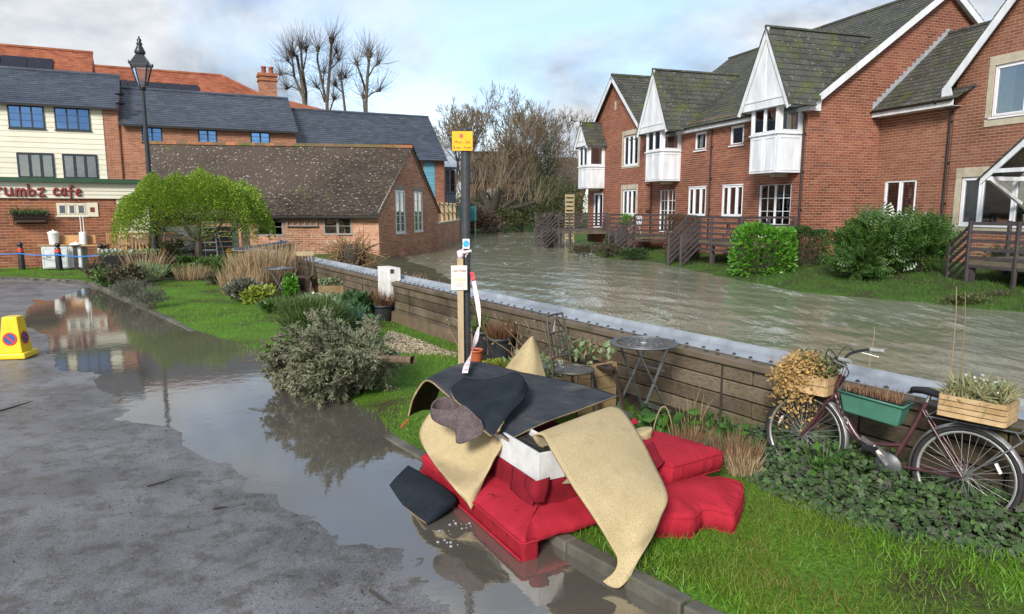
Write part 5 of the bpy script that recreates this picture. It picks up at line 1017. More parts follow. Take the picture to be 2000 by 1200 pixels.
# ---------------- hedges by the houses
LAUR = leafmat('laurel_leaf', [(.05, .17, .012), (.075, .22, .018), (.11, .28, .03), (.06, .19, .015), (.16, .30, .04)], rough=.28, trans=.25, spec=.6); DKH = leafmat('dark_hedge_leaf', [(.018, .045, .012), (.03, .07, .018), (.045, .09, .02), (.06, .10, .03)], rough=.4, trans=.15); MAH = leafmat('mahonia_leaf', [(.022, .06, .012), (.035, .09, .018), (.05, .12, .025), (.09, .15, .03), (.03, .075, .02)], rough=.32, trans=.2, spec=.5); BEE = leafmat('beech_leaf', [(.10, .055, .035), (.13, .075, .05), (.08, .045, .03), (.07, .05, .03)], rough=.7, trans=.1)
def hedge(name, label, px0, px1, ytop, d, zb, n, size, mat, shape='oval', dep=1.0, round_=.35, core=None, wob=.10, cat='hedge', tips=None):
    """clipped hedge: leaves in a thick shell over a rounded block, inner twigs behind"""
    a, b = at(px0, 450, d), at(px1, 450, d); zt_ = zat(ytop, d); c = np.array([(a.x+b.x)/2, d+dep/2, (zt_+zb)/2]); h = np.array([(b.x-a.x)/2, dep/2, (zt_-zb)/2]); t = thing(name, (c[0], c[1], zb), label, cat, 'garden hedges before the houses')
    d_ = RNG.uniform(-1, 1, size=(n, 3)); ax = RNG.choice([0, 1, 1, 2], n); d_[np.arange(n), ax] = np.where(RNG.uniform(size=n) < np.where(ax == 1, .3, .5), 1, -1); d_[:, 2] = np.where((ax == 2) & (d_[:, 2] < 0), 1, d_[:, 2])
    nn_ = (np.abs(d_)**6).sum(1, keepdims=True)**(1/6); d_ = d_/nn_; e = d_*(1-.3*RNG.uniform(size=(n, 1))**2)
    C = c+e*h*(1+wob*np.sin(e[:, [1, 2, 0]]*4+np.array([1, 2, 3]))); kz = C[:, 2] > zb; C = C[kz]; N = d_[kz]
    segs = []
    for i in range(60): x0 = c+np.array([RNG.uniform(-.8, .8)*h[0], RNG.uniform(-.5, .5)*h[1], -h[2]]); x1 = x0+np.array([RNG.normal()*.15, RNG.normal()*.1, h[2]*RNG.uniform(1.1, 1.7)]); segs.append((*x0, *x1, .018, .007))
    tree_mesh(t, 'stem', segs, BARK, 4); leaves('foliage', C, size*RNG.uniform(.65, 1.2, len(C)), mat, t, shape=shape, dirs=N*.5+np.array([0, 0, .25]), nrm=N, jit=.45); return t
hedge('laurel_hedge', 'bright green broad leaved laurel hedge in front of the long deck', 1450, 1562, 447, 22.8, -.2, 2600, .17, LAUR, dep=1.2)
hedge('dark_hedge', 'small dark clipped hedge between the laurel and the large shrub', 1553, 1628, 448, 24.0, -.1, 5200, .07, DKH, dep=1.0)
hedge('beech_hedge', 'brown leaved clipped hedge between the two middle decks', 1305, 1372, 421, 29.5, -.1, 6000, .065, BEE, dep=.9, wob=.03)
for lab, px, py, d, rx, rz, n in (('large dark green shrub with long compound leaves against the brick wing', 1722, 486, 20.8, 1.35, 1.05, 1500), ('tall right side of the compound leaved shrub by the drainpipe', 1798, 482, 21.2, .68, .92, 600)):
    c = at(px, py, d); bush('mahonia_shrub', lab, (c.x, c.y, c.z), (rx, .9, rz), n, .5, MAH, 'compound leaved shrubs by the brick wing', shape='pinnate', clumps=9, hollow=.55)
c = at(1690, 515, 20.6); bush('mahonia_shrub', 'low left side of the compound leaved shrub above the grass bank', (c.x, c.y, c.z), (.9, .7, .65), 600, .42, MAH, 'compound leaved shrubs by the brick wing', shape='pinnate', clumps=6, hollow=.5)
c = at(1985, 510, 20.5); bush('grey_shrub', 'grey green feathery shrub behind the near deck rails', (c.x, c.y, c.z), (1.0, .6, .6), 1800, .1, leafmat('grey_green', [(.05, .08, .04), (.08, .11, .06), (.06, .08, .05)]), clumps=6)
c = at(1224, 425, 33.5); bush('conifer', 'small bright yellow green conifer on the deck with white chairs', (c.x, c.y, c.z-.15), (.28, .28, .5), 700, .07, LAUR, clumps=4, cat='shrub')
c = at(1850, 560, 18.2)
for px, py, d, lab in ((1800, 560, 19.4, 'bare brown twiggy growth at the foot of the shrub'), (1950, 583, 17.2, 'low weedy growth beneath the near deck'), (1890, 588, 16.6, 'green weeds on the bank by the deck steps')):
    q = at(px, py, d); bush('bank_weeds', lab, (q.x, q.y, q.z), (.9, .4, .16), 900, .07, BR1 if px != 1890 else BR2, 'weeds on the far bank', clumps=7)
# ---------------- domed green tree in the garden
TG = leafmat('dome_leaf', [(.13, .22, .016), (.20, .31, .03), (.26, .38, .05), (.15, .25, .02), (.33, .43, .07)], rough=.45, trans=.35)
tb = GL(392, 523); TR = thing('domed_tree', tb, 'low spreading bright green domed tree in front of the barn', 'tree'); cpx = at(383, 440, tb.y)
segs = []; b = np.array(tb); bk = b+[.0, 0, .95]
segs += [(*b, *(b+[-.03, 0, .5]), .14, .115), (*(b+[-.03, 0, .5]), *bk, .115, .12)]
for dx, dy, dz, r in ((-1.5, -.2, .35, .07), (-.8, .5, .9, .065), (.3, -.4, 1.0, .07), (.9, .3, .8, .06), (1.6, -.1, .6, .05), (-.4, -.6, .9, .06), (-2.1, .2, .8, .04), (2.1, .3, .9, .04)):
    m = bk+np.array([dx*.5, dy*.5, dz*.30]); e = bk+np.array([dx, dy, dz]); segs += [(*bk, *m, r, r*.75), (*m, *e, r*.75, r*.4)]
    for j in range(4): q = e+RNG.normal(size=3)*[.5, .5, .15]+[0, 0, .3]; segs.append((*e, *q, r*.4, .012))
tree_mesh(TR, 'trunk', segs, BARK, 7)
R_ = 141/FPX*tb.y; zlow, ztop = zat(458, tb.y), zat(345, tb.y)
n = 56000; ang = RNG.uniform(0, 2*pi, n); rr = np.sqrt(RNG.uniform(size=n)); X = rr*R_*np.cos(ang); Y = rr*R_*np.sin(ang)*.95
prof = (1-rr**2.9)**.52; lump = .17*np.sin(X*3.1+1)*np.cos(Y*2.7)+.13*np.sin(X*6.3+Y*5)+.05*np.sin(X*11-Y*9); top = zlow+.10+(ztop-zlow-.12)*prof+lump; dpt = RNG.uniform(size=n)**1.4*(.40+.50*prof)
droop = np.where(RNG.uniform(size=n) < .3, RNG.uniform(0, .16, n)*rr, 0); Z = top-dpt-droop
cx = cpx.x; C = np.stack([cx+X*(1+.04*np.sin(ang*9)), tb.y+Y, Z], 1)
leaves('crown', C, .068*RNG.uniform(.6, 1.3, n), TG, TR, dirs=np.stack([np.cos(ang)*rr, np.sin(ang)*rr, .35*np.ones(n)], 1), nrm=np.stack([np.cos(ang)*rr*.8, np.sin(ang)*rr*.8, np.ones(n)], 1), jit=.55)
# ---------------- street lamp
LB = at(304, 508, 24.0); LB.z = lh(LB); LK = 24/19; BLK = pm('black_paint', (.012, .014, .018), (.02, .022, .028), rough=.35, scale=6, bmp=.05, spec=.5)
SL = thing('street_lamp', LB, 'tall black Victorian style street lamp with a four sided lantern', 'street lamp'); zt = zat(176, 24.0); tx = at(279, 176, 24.0).x; ln = Vector((tx-LB.x, 0, zt-LB.z))
def lp(f): return LB+ln*f
mb = MB(); mb.tube([lp(0), lp(.2), lp(.21)], [.12, .12, .10], 12); mb.tube([lp(.21), lp(.4), lp(.98), lp(1.0)], [.095, .09, .062, .062], 12); mb.build('post', BLK, SL); mb = MB(); mb.tube([lp(.2), lp(.225)], .14, 12); mb.tube([lp(.40), lp(.415)], .107, 12); mb.build('collar', BLK, SL)
t0 = lp(1.0); Hh = zat(128, 24.0)-zt; w0, w1 = .085*LK, .205*LK; q4 = [(-1, -1), (1, -1), (1, 1), (-1, 1)]; rot = Matrix.Rotation(radians(12), 3, 'Z')
def lq(w, h): return [t0+rot @ Vector((a*w, b_*w, h)) for a, b_ in q4]
A_, B_ = lq(w0, .1), lq(w1, Hh); mb = MB()
for i in range(4): mb.beam(A_[i], B_[i], .035, .035); mb.beam(B_[i], B_[(i+1) % 4], .05, .05); mb.beam(A_[i], A_[(i+1) % 4], .05, .05)
mb.lathe([(.05, -.06), (.10, .02), (.13, .09), (.10, .1)], t0, 12); mb.build('lantern_frame', BLK, SL)
LG = glassmat('lantern_glass', (.85, .88, .9), .06)
for i in range(4): m = MB(); m.poly([A_[i], A_[(i+1) % 4], B_[(i+1) % 4], B_[i]]); m.build('lantern_pane', LG, SL)
C_, D_ = lq(w1*1.1, Hh+.02), lq(.10, Hh+.36); mb = MB(); mb.hexa(C_+D_); mb.lathe([(.15, Hh+.36), (.18, Hh+.42), (.12, Hh+.55), (.075, Hh+.65), (.105, Hh+.69), (.06, Hh+.75), (.075, Hh+.83), (.025, Hh+.88), (.035, Hh+.93)], t0, 12); mb.build('lantern_roof', BLK, SL)
for v in C_: m = MB(); m.lathe([(.02, -.03), (.035, .02), (.02, .08), (.002, .10)], v, 6); m.build('finial', BLK, SL)
m = MB(); m.lathe([(.03, .12), (.05, .2), (.055, .3), (.03, .36)], t0, 10); m.build('lamp_bulb', pm('bulb_glass', (.55, .42, .42), (.5, .38, .38), rough=.2, bmp=0), SL)
# ============================================================ OBJECTS
def noft(c): return tuple(c)
# ---------------- no waiting cone
YEL = pm('cone_yellow', (.75, .52, .012), (.66, .44, .012), rough=.4, scale=6, bmp=.08); CBLU = pm('disc_blue', (.02, .06, .22), (.025, .075, .25), rough=.4); CRED = pm('disc_red', (.55, .02, .02), (.48, .02, .02), rough=.4)
cb = G(33, 697, .015); CN_ = thing('traffic_cone', cb, 'yellow four sided no waiting cone standing on the wet road', 'cone', rz=0); R0 = Matrix.Rotation(radians(10), 3, 'Z')
def sq(w, z): return [cb + R0 @ Vector((a*w, b*w, z)) for a, b in q4]
mb = MB(); mb.hexa(sq(.212, 0)+sq(.203, .085)); mb.build('base', YEL, CN_, bevel=.02); mb = MB(); mb.hexa(sq(.152, .08)+sq(.098, .60)); mb.build('body', YEL, CN_, bevel=.012)
for ang in (-80, 10):
    n = Vector((cos(radians(ang)), sin(radians(ang)), 0)); s_d = Vector((-n.y, n.x, 0)); lean = .06/.52; nn = (n+Vector((0, 0, lean))).normalized(); up = s_d.cross(nn)*-1; up = up if up.z > 0 else -up; zc = .285; c = cb+n*(.152-.054*(zc-.08)/.52+.003)+Vector((0, 0, zc))
    def disc(name, r0, r1, off, mat, a0=0, a1=2*pi):
        m = MB(); k = 28; vs = []
        for i in range(k+1): a = a0+(a1-a0)*i/k; e = s_d*cos(a)+up*sin(a); vs += [c+e*r0+nn*off, c+e*r1+nn*off]
        m.add(vs, [(2*i, 2*i+1, 2*i+3, 2*i+2) for i in range(k)]); m.build(name, mat, CN_)
    disc('disc', .001, .088, .002, CBLU); disc('disc_ring', .072, .093, .004, CRED); m = MB(); e = (s_d*.7071-up*.7071) if ang == -80 else (s_d*.7071-up*.7071); w = e.cross(nn)
    m.poly([c-e*.08-w*.011+nn*.005, c+e*.08-w*.011+nn*.005, c+e*.08+w*.011+nn*.005, c-e*.08+w*.011+nn*.005]); m.build('disc_bar', CRED, CN_)
# ---------------- bollards and rope
BREF = pm('red_reflector', (.65, .06, .03), (.5, .05, .03), rough=.3); bol = []
for i, (px, py, lab) in enumerate(((44, 527, 'black bollard nearest the frame edge with the blue rope round it'), (117, 529, 'black bollard in front of the pale cabinet'), (201, 532, 'black bollard beside the planter at the end of the blue rope'))):
    p = GL(px, py)
    if i == 0:
        b0_ = thing('bollard', p, lab, 'bollard', 'black bollards on the cafe grass'); mb = MB(); mb.lathe([(.10, -.1), (.095, .3), (.085, .74), (.06, .78), (.06, .80), (.085, .82), (.09, .87), (.07, .92), (.001, .94)], p, 16); mb.build('post', BLK, b0_); mb = MB(); mb.lathe([(.0885, .62), (.0875, .73)], p, 16); mb.build('reflector', BREF, b0_); bo = b0_
    else:
        bo = b0_.copy(); COL.objects.link(bo); bo.location = p; bo['label'] = lab
        for ch in list(b0_.children): c = ch.copy(); COL.objects.link(c); c.parent = bo
    bol.append(p)
rp = [bol[0]+Vector((-2.2, .5, .58)), bol[0]+Vector((0, -.11, .56)), bol[1]+Vector((-.0, -.11, .54)), bol[2]+Vector((0, -.1, .56)), bol[2]+Vector((.16, -.05, .42))]
pts = []
for a, b in zip(rp[:-1], rp[1:]):
    for t in np.linspace(0, 1, 8, endpoint=False): q = a.lerp(b, t); q.z -= .06*sin(pi*t)*(b-a).length/2.5; pts.append(q)
pts.append(rp[-1]); mb = MB(); mb.tube(pts, .018, 6)
for p in bol: mb.tube([p+Vector((.1*cos(a), .1*sin(a), .55)) for a in np.linspace(0, 2*pi, 13)], .018, 6)
tag(mb.build('rope', BLUE, origin=rp[1]), 'bright blue rope strung along the three black bollards', 'rope')
# ---------------- things in front of the cafe
WOODY = pm('teak_wood', (.40, .235, .10), (.30, .17, .075), rough=.6, scale=4, bmp=.2, stretch=(1, 1, .2)); CHIP = pm('chipboard', (.48, .27, .12), (.40, .22, .10), rough=.8, scale=20); PALEG = pm('pale_grey_paint', (.52, .55, .56), (.42, .45, .46), rough=.5, scale=4, bmp=.1); DKW = pm('dark_wood', (.05, .032, .022), (.035, .024, .018), rough=.55, scale=5)
p = GL(124, 527); f = Fr(p, (.97, .22, 0), (.22, -.97, 0)); t = thing('kitchen_cabinet', p, 'pale grey two door kitchen cabinet standing out on the grass', 'cabinet'); mb = MB(); mb.fb(f, -.62, .62, .04, .82, -.55, 0); mb.build('body', PALEG, t, bevel=.008)
for a in (-.6, -.2, .21):
    mb = MB(); mb.fb(f, a, a+.385, .08, .78, .002, .02)
    for q in ((a, a+.05, .08, .78), (a+.335, a+.385, .08, .78), (a+.05, a+.335, .08, .14), (a+.05, a+.335, .72, .78)): mb.fb(f, *q, .02, .032)
    mb.build('door', PALEG, t); mb = MB(); mb.fb(f, a+.12, a+.27, .44, .46, .03, .05); mb.build('handle', BLACKP, t)
mb = MB(); mb.fb(f, -.7, .5, .823, .86, -.6, .05); tag(mb.build('worktop_board', WOODY, origin=f.p(0, .82, 0)), 'brown worktop board lying across the pale cabinet', 'board')
mb = MB(); mb.fb(f, -.28, .98, .87, 1.16, -.32, -.29); tag(mb.build('chipboard_panel', CHIP, origin=f.p(.3, .87, -.3)), 'orange chipboard panel propped on the pale cabinet', 'board')
t = thing('side_table', f.p(.75, 0, -.1), 'small table with dark legs beside the pale cabinet', 'table')
mb = MB(); mb.fb(f, .3, 1.35, .80, .84, -.5, .1); mb.build('table_top', WOODY, t)
for s_, n_ in ((.42, .02), (1.25, .02), (.42, -.42), (1.25, -.42)): mb = MB(); mb.fb(f, s_-.05, s_+.05, 0, .80, n_-.05, n_+.05); mb.build('leg', DKW, t)
WPL = pm('white_plastic', (.74, .74, .72), (.66, .66, .64), rough=.35, scale=4, bmp=0)
t = thing('plastic_tub', f.p(-.25, .86, -.1), 'tall white plastic tub with a lid on the pale cabinet', 'tub'); mb = MB(); mb.lathe([(.14, 0), (.165, .36), (.17, .37)], f.p(-.25, .862, -.12), 18); mb.build('tub', WPL, t); mb = MB(); mb.lathe([(.18, .37), (.18, .41), (.10, .45), (.03, .46), (.03, .5), (.001, .5)], f.p(-.25, .862, -.12), 18); mb.build('lid', WPL, t)
t = thing('plastic_canister', f.p(.62, .84, -.1), 'white canister with two thin upright sticks on the side table', 'canister'); mb = MB(); mb.lathe([(.11, 0), (.115, .05), (.115, .42), (.10, .44), (.001, .44)], f.p(.66, .842, -.1), 16); mb.build('body', WPL, t)
for dx in (-.04, .05): mb = MB(); mb.tube([f.p(.66+dx, 1.2, -.1), f.p(.66+dx, 1.85, -.1)], .014, 6); mb.build('stick', WPL, t)
mb = MB(); mb.lathe([(.2, 0), (.21, .02), (.12, .07), (.03, .09), (.03, .11), (.001, .115)], f.p(.45, .842, .0), 18); tag(mb.build('dish_lid', WPL, origin=f.p(.45, .84, 0)), 'white domed dish lid on the side table', 'lid')
p = GL(15, 521); f = Fr(p, CR, CN); t = thing('outdoor_shelf', p, 'long brown shelf table along the cafe wall at the left edge', 'table'); mb = MB(); mb.fb(f, -2.2, 1.05, .66, .76, -.15, .3); mb.build('table_top', pm('brown_board', (.26, .12, .055), (.20, .09, .045), rough=.6, scale=3), t)
for s_ in (-1.2, .8): mb = MB(); mb.fb(f, s_-.05, s_+.05, 0, .66, 0, .12); mb.build('leg', DKW, t)
t = thing('hay_rack_planter', FCF.p(.88, 1.5, .2), 'wall hung metal hay rack planter full of trailing plants on the cafe wall', 'planter'); mb = MB()
for i, s_ in enumerate(np.linspace(.42, 1.36, 12)): mb.tube([FCF.p(s_, 1.93, .34), FCF.p(s_, 1.7, .33), FCF.p(s_, 1.54, .16), FCF.p(s_, 1.52, .02)], .012, 5)
for h_, n_ in ((1.93, .34), (1.72, .335), (1.52, .02)): mb.tube([FCF.p(.4, h_, n_), FCF.p(1.38, h_, n_)], .014, 5)
mb.build('rack', BLACKP, t); mb = MB(); mb.fb(FCF, .44, 1.34, 1.58, 1.9, .03, .30); mb.build('liner', pm('coir_liner', (.07, .045, .028), (.05, .032, .02), rough=.95, scale=12, bmp=.4), t)
n = 900; C = np.array([FCF.p(RNG.uniform(.36, 1.42), 1.9+RNG.uniform(-.05, .2)*RNG.uniform(), RNG.uniform(.02, .42)) for _ in range(n)]); PLG = leafmat('planter_leaf', [(.05, .10, .025), (.08, .14, .04), (.06, .09, .04), (.12, .17, .10)], trans=.2); leaves('foliage', C, .07*RNG.uniform(.6, 1.2, n), PLG, t)
# slatted chairs
def slat_chair(label, px, py, rz, w=.5):
    p = GL(px, py); t = thing('garden_chair', p, label, 'chair', 'slatted wooden garden chairs by the cafe', rz=0); R = Matrix.Rotation(rz, 3, 'Z')
    def q(x, y, z): return p+R @ Vector((x, y, z))*1.2
    def bar(name, a, b, ww, hh): mb = MB(); mb.beam(q(*a), q(*b), ww, hh); mb.build(name, WOODY, t)
    for s in (-1, 1): bar('leg', (s*w/2, .22, 0), (s*w/2, .34, 1.02), .05, .05); bar('leg', (s*w/2, -.22, 0), (s*w/2, -.22, .42), .05, .05); bar('arm', (s*w/2, -.25, .63), (s*w/2, .28, .66), .05, .03); bar('leg', (s*w/2, -.22, .42), (s*w/2, -.22, .63), .045, .045)
    bar('top_rail', (-w/2, .33, .98), (w/2, .33, .98), .04, .08); bar('bottom_rail', (-w/2, .27, .50), (w/2, .27, .50), .04, .06)
    for i in range(6): x = -w/2+w*(i+.5)/6; bar('slat', (x, .28, .50), (x, .325, .96), .045, .018)
    for i in range(5): y = -.2+.1*i; bar('seat_slat', (-w/2, y, .44), (w/2, y, .44), .08, .02)
slat_chair('slatted wooden chair nearest the brick cafe wall', 232, 523, .5); slat_chair('slatted wooden chair second from the cafe wall', 264, 523, .1, .6); slat_chair('slatted wooden chair behind the lamp post', 321, 519, -.3)
BRB = pm('brown_tabletop', (.13, .065, .035), (.10, .05, .028), rough=.5, scale=3)
for px, py, d, lab in ((249, 478, 25.2, 'round brown table top leaning between two slatted chairs'), (288, 482, 25.3, 'round brown table top leaning right of the slatted chairs')):
    c = at(px, py, d); c.z = lh(c)+.62; mb = MB(); mb.lathe([(.001, -.02), (.46, -.02), (.48, 0), (.46, .02), (.001, .02)], (0, 0, 0), 24); o = mb.build('table_top_disc', BRB); o.location = c; o.rotation_euler = (radians(78), 0, .2); tag(o, lab, 'table top', 'loose round table tops')
# shed panels, pale post, stepladder, round sign, brown chair behind the tree
GP = pm('grey_panel', (.085, .09, .10), (.06, .064, .07), rough=.6, scale=3, bmp=.2); p = at(395, 480, 27.0); f = Fr((p.x, p.y, .06), (1, 0, 0), (0, -1, 0)); t = thing('shed_panel', f.p(0, 0, 0), 'dark grey boarded shed side behind the domed tree', 'shed')
for i in range(7): mb = MB(); mb.fb(f, -1.5, 1.35, .02+i*.2, .2+i*.2, -.03, 0); mb.build('plank', GP, t)
mb = MB(); mb.fb(f, -1.6, -1.5, 0, 1.45, -.1, .03); mb.build('post', pm('pale_green_post', (.40, .46, .41), (.33, .38, .34), rough=.6), t); mb = MB(); mb.fb(f, 1.2, 1.42, -.1, 2.2, -.1, .02); mb.build('post', MATS['pale_green_post'], t); mb = MB(); mb.fb(f, -1.3, .2, 0, .08, .05, .4); tag(mb.build('white_tray', WPL, origin=f.p(0, 0, .2)), 'low white tray lying on the ground by the stepladder', 'tray')
mb = MB(); mb.fb(f, 1.55, 1.8, -.05, 1.9, -.3, 0); tag(mb.build('stone_pillar', pieces('buff_stone', [(.45, .38, .26), (.38, .31, .2)], stain=(.6, .55, .45)), origin=f.p(1.6, 0, 0), bevel=.02), 'buff stone pillar between the shed panels and the barn', 'pillar')
ALU = pm('aluminium', (.62, .64, .66), (.52, .54, .56), rough=.35, scale=8, bmp=0, metal=.4); p = GL(392, 519)+Vector((0, .9, 0)); t = thing('stepladder', p, 'white aluminium stepladder standing open behind the tree trunk', 'stepladder')
def lad(x0, y0, z0, x1, y1, z1, nm='leg', r=.03): mb = MB(); mb.beam(p+Vector((x0, y0, z0)), p+Vector((x1, y1, z1)), r, r*1.6); mb.build(nm, ALU, t)
for s in (-1, 1): lad(s*.40, -.3, 0, s*.2, 0, 1.55); lad(s*.40, .45, 0, s*.2, .05, 1.5)
for i in range(5): z = .25+i*.28; w = .40-.2*z/1.55; mb = MB(); mb.box(p+Vector((0, -.3+.3*z/1.55, z)), (2*w, .1, .03)); mb.build('tread', ALU, t)
mb = MB(); mb.box(p+Vector((0, .02, 1.57)), (.46, .24, .05)); mb.build('top_platform', WPL, t)
c = GL(440, 519)+Vector((0, .5, 0)); t = thing('round_sign', c, 'round yellow sign with a black band on a short stake', 'sign'); mb = MB(); k = 24; mb.slab([c+Vector((.17*cos(2*pi*i/k), 0, .48+.17*sin(2*pi*i/k))) for i in range(k)], (0, -1, 0), .015); mb.build('plate', pm('sign_yellow', (.72, .46, .01), (.66, .42, .01), rough=.4), t); mb = MB(); mb.box(c+Vector((0, -.02, .48)), (.34, .006, .045)); mb.build('band', BLACKP, t)
for dx in (-.14, .02): mb = MB(); mb.tube([c+Vector((dx, .02, 0)), c+Vector((dx, .02, .45))], .008, 5); mb.build('stake', BLACKP, t)
c = GL(350, 518)+Vector((0, .6, 0)); t = thing('dining_chair', c, 'wooden chair with a brown padded seat under the tree', 'chair'); mb = MB(); mb.box(c+Vector((0, 0, .47)), (.48, .45, .11)); mb.build('seat', pm('brown_pad', (.08, .042, .028), (.06, .032, .022), rough=.6), t, bevel=.04)
for x_ in (-.2, .2):
    for y_ in (-.18, .18): mb = MB(); mb.beam(c+Vector((x_, y_, 0)), c+Vector((x_, y_, .42)), .05, .05); mb.build('leg', WOODY, t)
mb = MB(); mb.box(c+Vector((-.22, .1, .85)), (.07, .42, .5)); mb.build('backrest', MATS['brown_pad'], t, bevel=.03)
# ---------------- plants helpers
DRY = leafmat('dry_grass', [(.30, .21, .11), (.38, .28, .16), (.25, .17, .09), (.34, .26, .17)], rough=.8, trans=.2); DRYR = leafmat('red_stem', [(.20, .10, .055), (.25, .14, .075), (.15, .08, .045)], rough=.8, trans=.1); SAGE = leafmat('sage_leaf', [(.10, .125, .075), (.14, .165, .10), (.08, .10, .055)], trans=.15); MIDG = leafmat('mid_leaf', [(.055, .11, .02), (.08, .15, .03), (.045, .09, .025), (.10, .16, .04)], trans=.25); LIME = leafmat('lime_leaf', [(.22, .27, .03), (.28, .32, .05), (.17, .23, .03)], trans=.3); PALE = leafmat('pale_leaf', [(.16, .22, .10), (.21, .27, .14), (.12, .18, .07)], trans=.2); GREYL = leafmat('grey_leaf', [(.085, .09, .065), (.11, .115, .085), (.065, .07, .05)], trans=.1); WHITEF = leafmat('white_flower', [(.6, .62, .6), (.5, .52, .48)], trans=.2); RUST = leafmat('rust_stem', [(.13, .06, .035), (.17, .085, .045), (.10, .05, .03)], trans=0)
def tuft(name, label, p, h, r, n, mat, group=None, lean=.35, wd_=1.0, cat='grass clump', parent=None, base=None):
    p = Vector(p); t = parent or thing(name, p, label, cat, group); a = RNG.uniform(0, 2*pi, n); q = np.sqrt(RNG.uniform(size=n))*r*.55; C = np.stack([p.x+q*np.cos(a), p.y+q*np.sin(a), np.full(n, p.z)], 1); d = np.stack([np.cos(a)*lean*q/(r*.55+1e-6)+RNG.normal(size=n)*.12, np.sin(a)*lean*q/(r*.55+1e-6)+RNG.normal(size=n)*.12, np.ones(n)], 1)
    leaves('foliage', C, h*RNG.uniform(.45, 1.1, n), mat, t, shape='stalk' if h > .2 else 'blade', dirs=d, jit=.06); return t
def gbush(name, label, px, py, rx, rz, n, size, mat, group=None, shape='oval', cat='shrub', **k):
    p = GL(px, py); return bush(name, label, (p.x, p.y, p.z+rz*.72), (rx, rx*.85, rz), n, size, mat, group, shape=shape, cat=cat, **k)
BG = 'plants in the garden beds'
gbush('lavender_bush', 'low grey lavender bush on the kerb beside the puddle bend', 265, 592, .62, .36, 3000, .075, GREYL, BG, shape='needle', up=.7); gbush('lavender_bush', 'second grey lavender bush on the kerb where the lawn begins', 292, 604, .5, .3, 2400, .07, GREYL, BG, shape='needle', up=.7); gbush('leafy_plant', 'yellow green leafy plant at the tip of the kerb', 207, 560, .35, .35, 600, .1, MIDG, BG); gbush('leafy_plant', 'brown and green leafy plant behind the kerb tip', 240, 562, .6, .4, 1200, .09, BR1, BG); gbush('variegated_plant', 'pale green strappy plants beside the small lawn', 300, 552, .95, .33, 1500, .16, PALE, BG, shape='blade', up=.5)
gbush('leafy_plant', 'dry brown shrub at the end of the cafe grass', 195, 548, .42, .35, 900, .09, BR1, BG); gbush('green_shrub', 'small leaved olive green shrub above the black planter', 318, 520, 1.05, .62, 3600, .075, leafmat('olive_leaf', [(.07, .095, .035), (.095, .125, .05), (.055, .075, .03)], trans=.15), BG)
tuft('dry_grass', 'fan of pale dry grass before the black planter', GL(286, 543), .95, .7, 240, DRY, BG, lean=.6); tuft('dry_grass', 'short dry grass tuft in the middle of the far bed', GL(370, 546), .5, .7, 260, DRY, BG, lean=.3); tuft('dry_grass', 'small dry grass tuft below the domed tree', GL(395, 543), .42, .5, 160, DRY, BG)
for i, (px, py, rx, rz, m, lab) in enumerate(((345, 540, .8, .25, MIDG, 'low green ground plants left of the tree foot'), (420, 535, .8, .35, MIDG, 'green plants right of the tree foot'), (455, 545, .7, .4, MIDG, 'leafy green plants at the right of the far bed'), (365, 525, .7, .3, MIDG, 'green plants in front of the stepladder'), (440, 556, .7, .2, BR1, 'low brown plants along the small lawn edge'), (330, 535, .5, .35, BR1, 'rust coloured plants beside the olive shrub'), (470, 535, .4, .4, IVY, 'dark evergreen plant by the wall corner'))): gbush('bed_plant', lab, px, py, rx, rz, 1100, .10, m, BG)
for px, py, h, n, lab in ((490, 560, 1.0, 420, 'broad clump of tall dry stems by the far wall corner'), (520, 566, 1.15, 420, 'tall dry stems left of the far bistro table'), (545, 560, 1.3, 380, 'tallest dry stems behind the far bistro table'), (585, 560, 1.0, 320, 'dry stems round the far wooden chair'), (475, 572, .7, 260, 'shorter dry grass at the edge of the small lawn')): tuft('dry_plant', lab, GL(px, py), h, .9, int(n*1.6), DRY, 'tall dry stems in the garden', lean=.28)
gbush('grey_sage', 'dark grey green shrub at the right edge of the small lawn', 488, 590, .62, .34, 1800, .09, GREYL, BG); gbush('variegated_plant', 'yellow variegated plant before the far bistro table', 512, 592, .42, .24, 600, .1, LIME, BG); gbush('leafy_plant', 'low leafy plants along the lawn below the far bistro table', 545, 612, .5, .16, 500, .1, MIDG, BG); gbush('bright_conifer', 'bright green upright conifer beside the tiered planter', 568, 592, .25, .45, 900, .08, LAUR, BG, up=.8)
c = GL(255, 534); t = thing('planter_trough', c, 'long black planter trough with small white flowers on top', 'planter'); f = Fr(c, (.95, .3, 0), (.3, -.95, 0)); mb = MB(); mb.hexa([f.p(-.72, .25, -.16), f.p(.72, .25, -.16), f.p(.72, .25, .16), f.p(-.72, .25, .16), f.p(-.82, .6, -.22), f.p(.82, .6, -.22), f.p(.82, .6, .22), f.p(-.82, .6, .22)]); mb.build('trough', BLACKP, t, bevel=.02)
for s_ in (-.65, .65): mb = MB(); mb.fb(f, s_-.04, s_+.04, 0, .3, -.15, .15); mb.build('leg', BLACKP, t)
C = np.array([f.p(RNG.uniform(-.9, .9), .6+RNG.uniform(0, .16), RNG.uniform(-.25, .3)) for _ in range(700)]); leaves('foliage', C, .075, PALE, t); C = np.array([f.p(RNG.uniform(-.9, .2), .68+RNG.uniform(0, .12), RNG.uniform(-.25, .3)) for _ in range(80)]); leaves('flowers', C, .05, WHITEF, t, shape='quad')
c = GL(225, 545); mb = MB(); mb.lathe([(.2, 0), (.27, .3), (.28, .32), (.25, .32), (.23, .2), (.001, .2)], c, 18); tag(mb.build('black_tub', BLACKP, origin=c), 'round black tub lying near the kerb tip', 'tub')
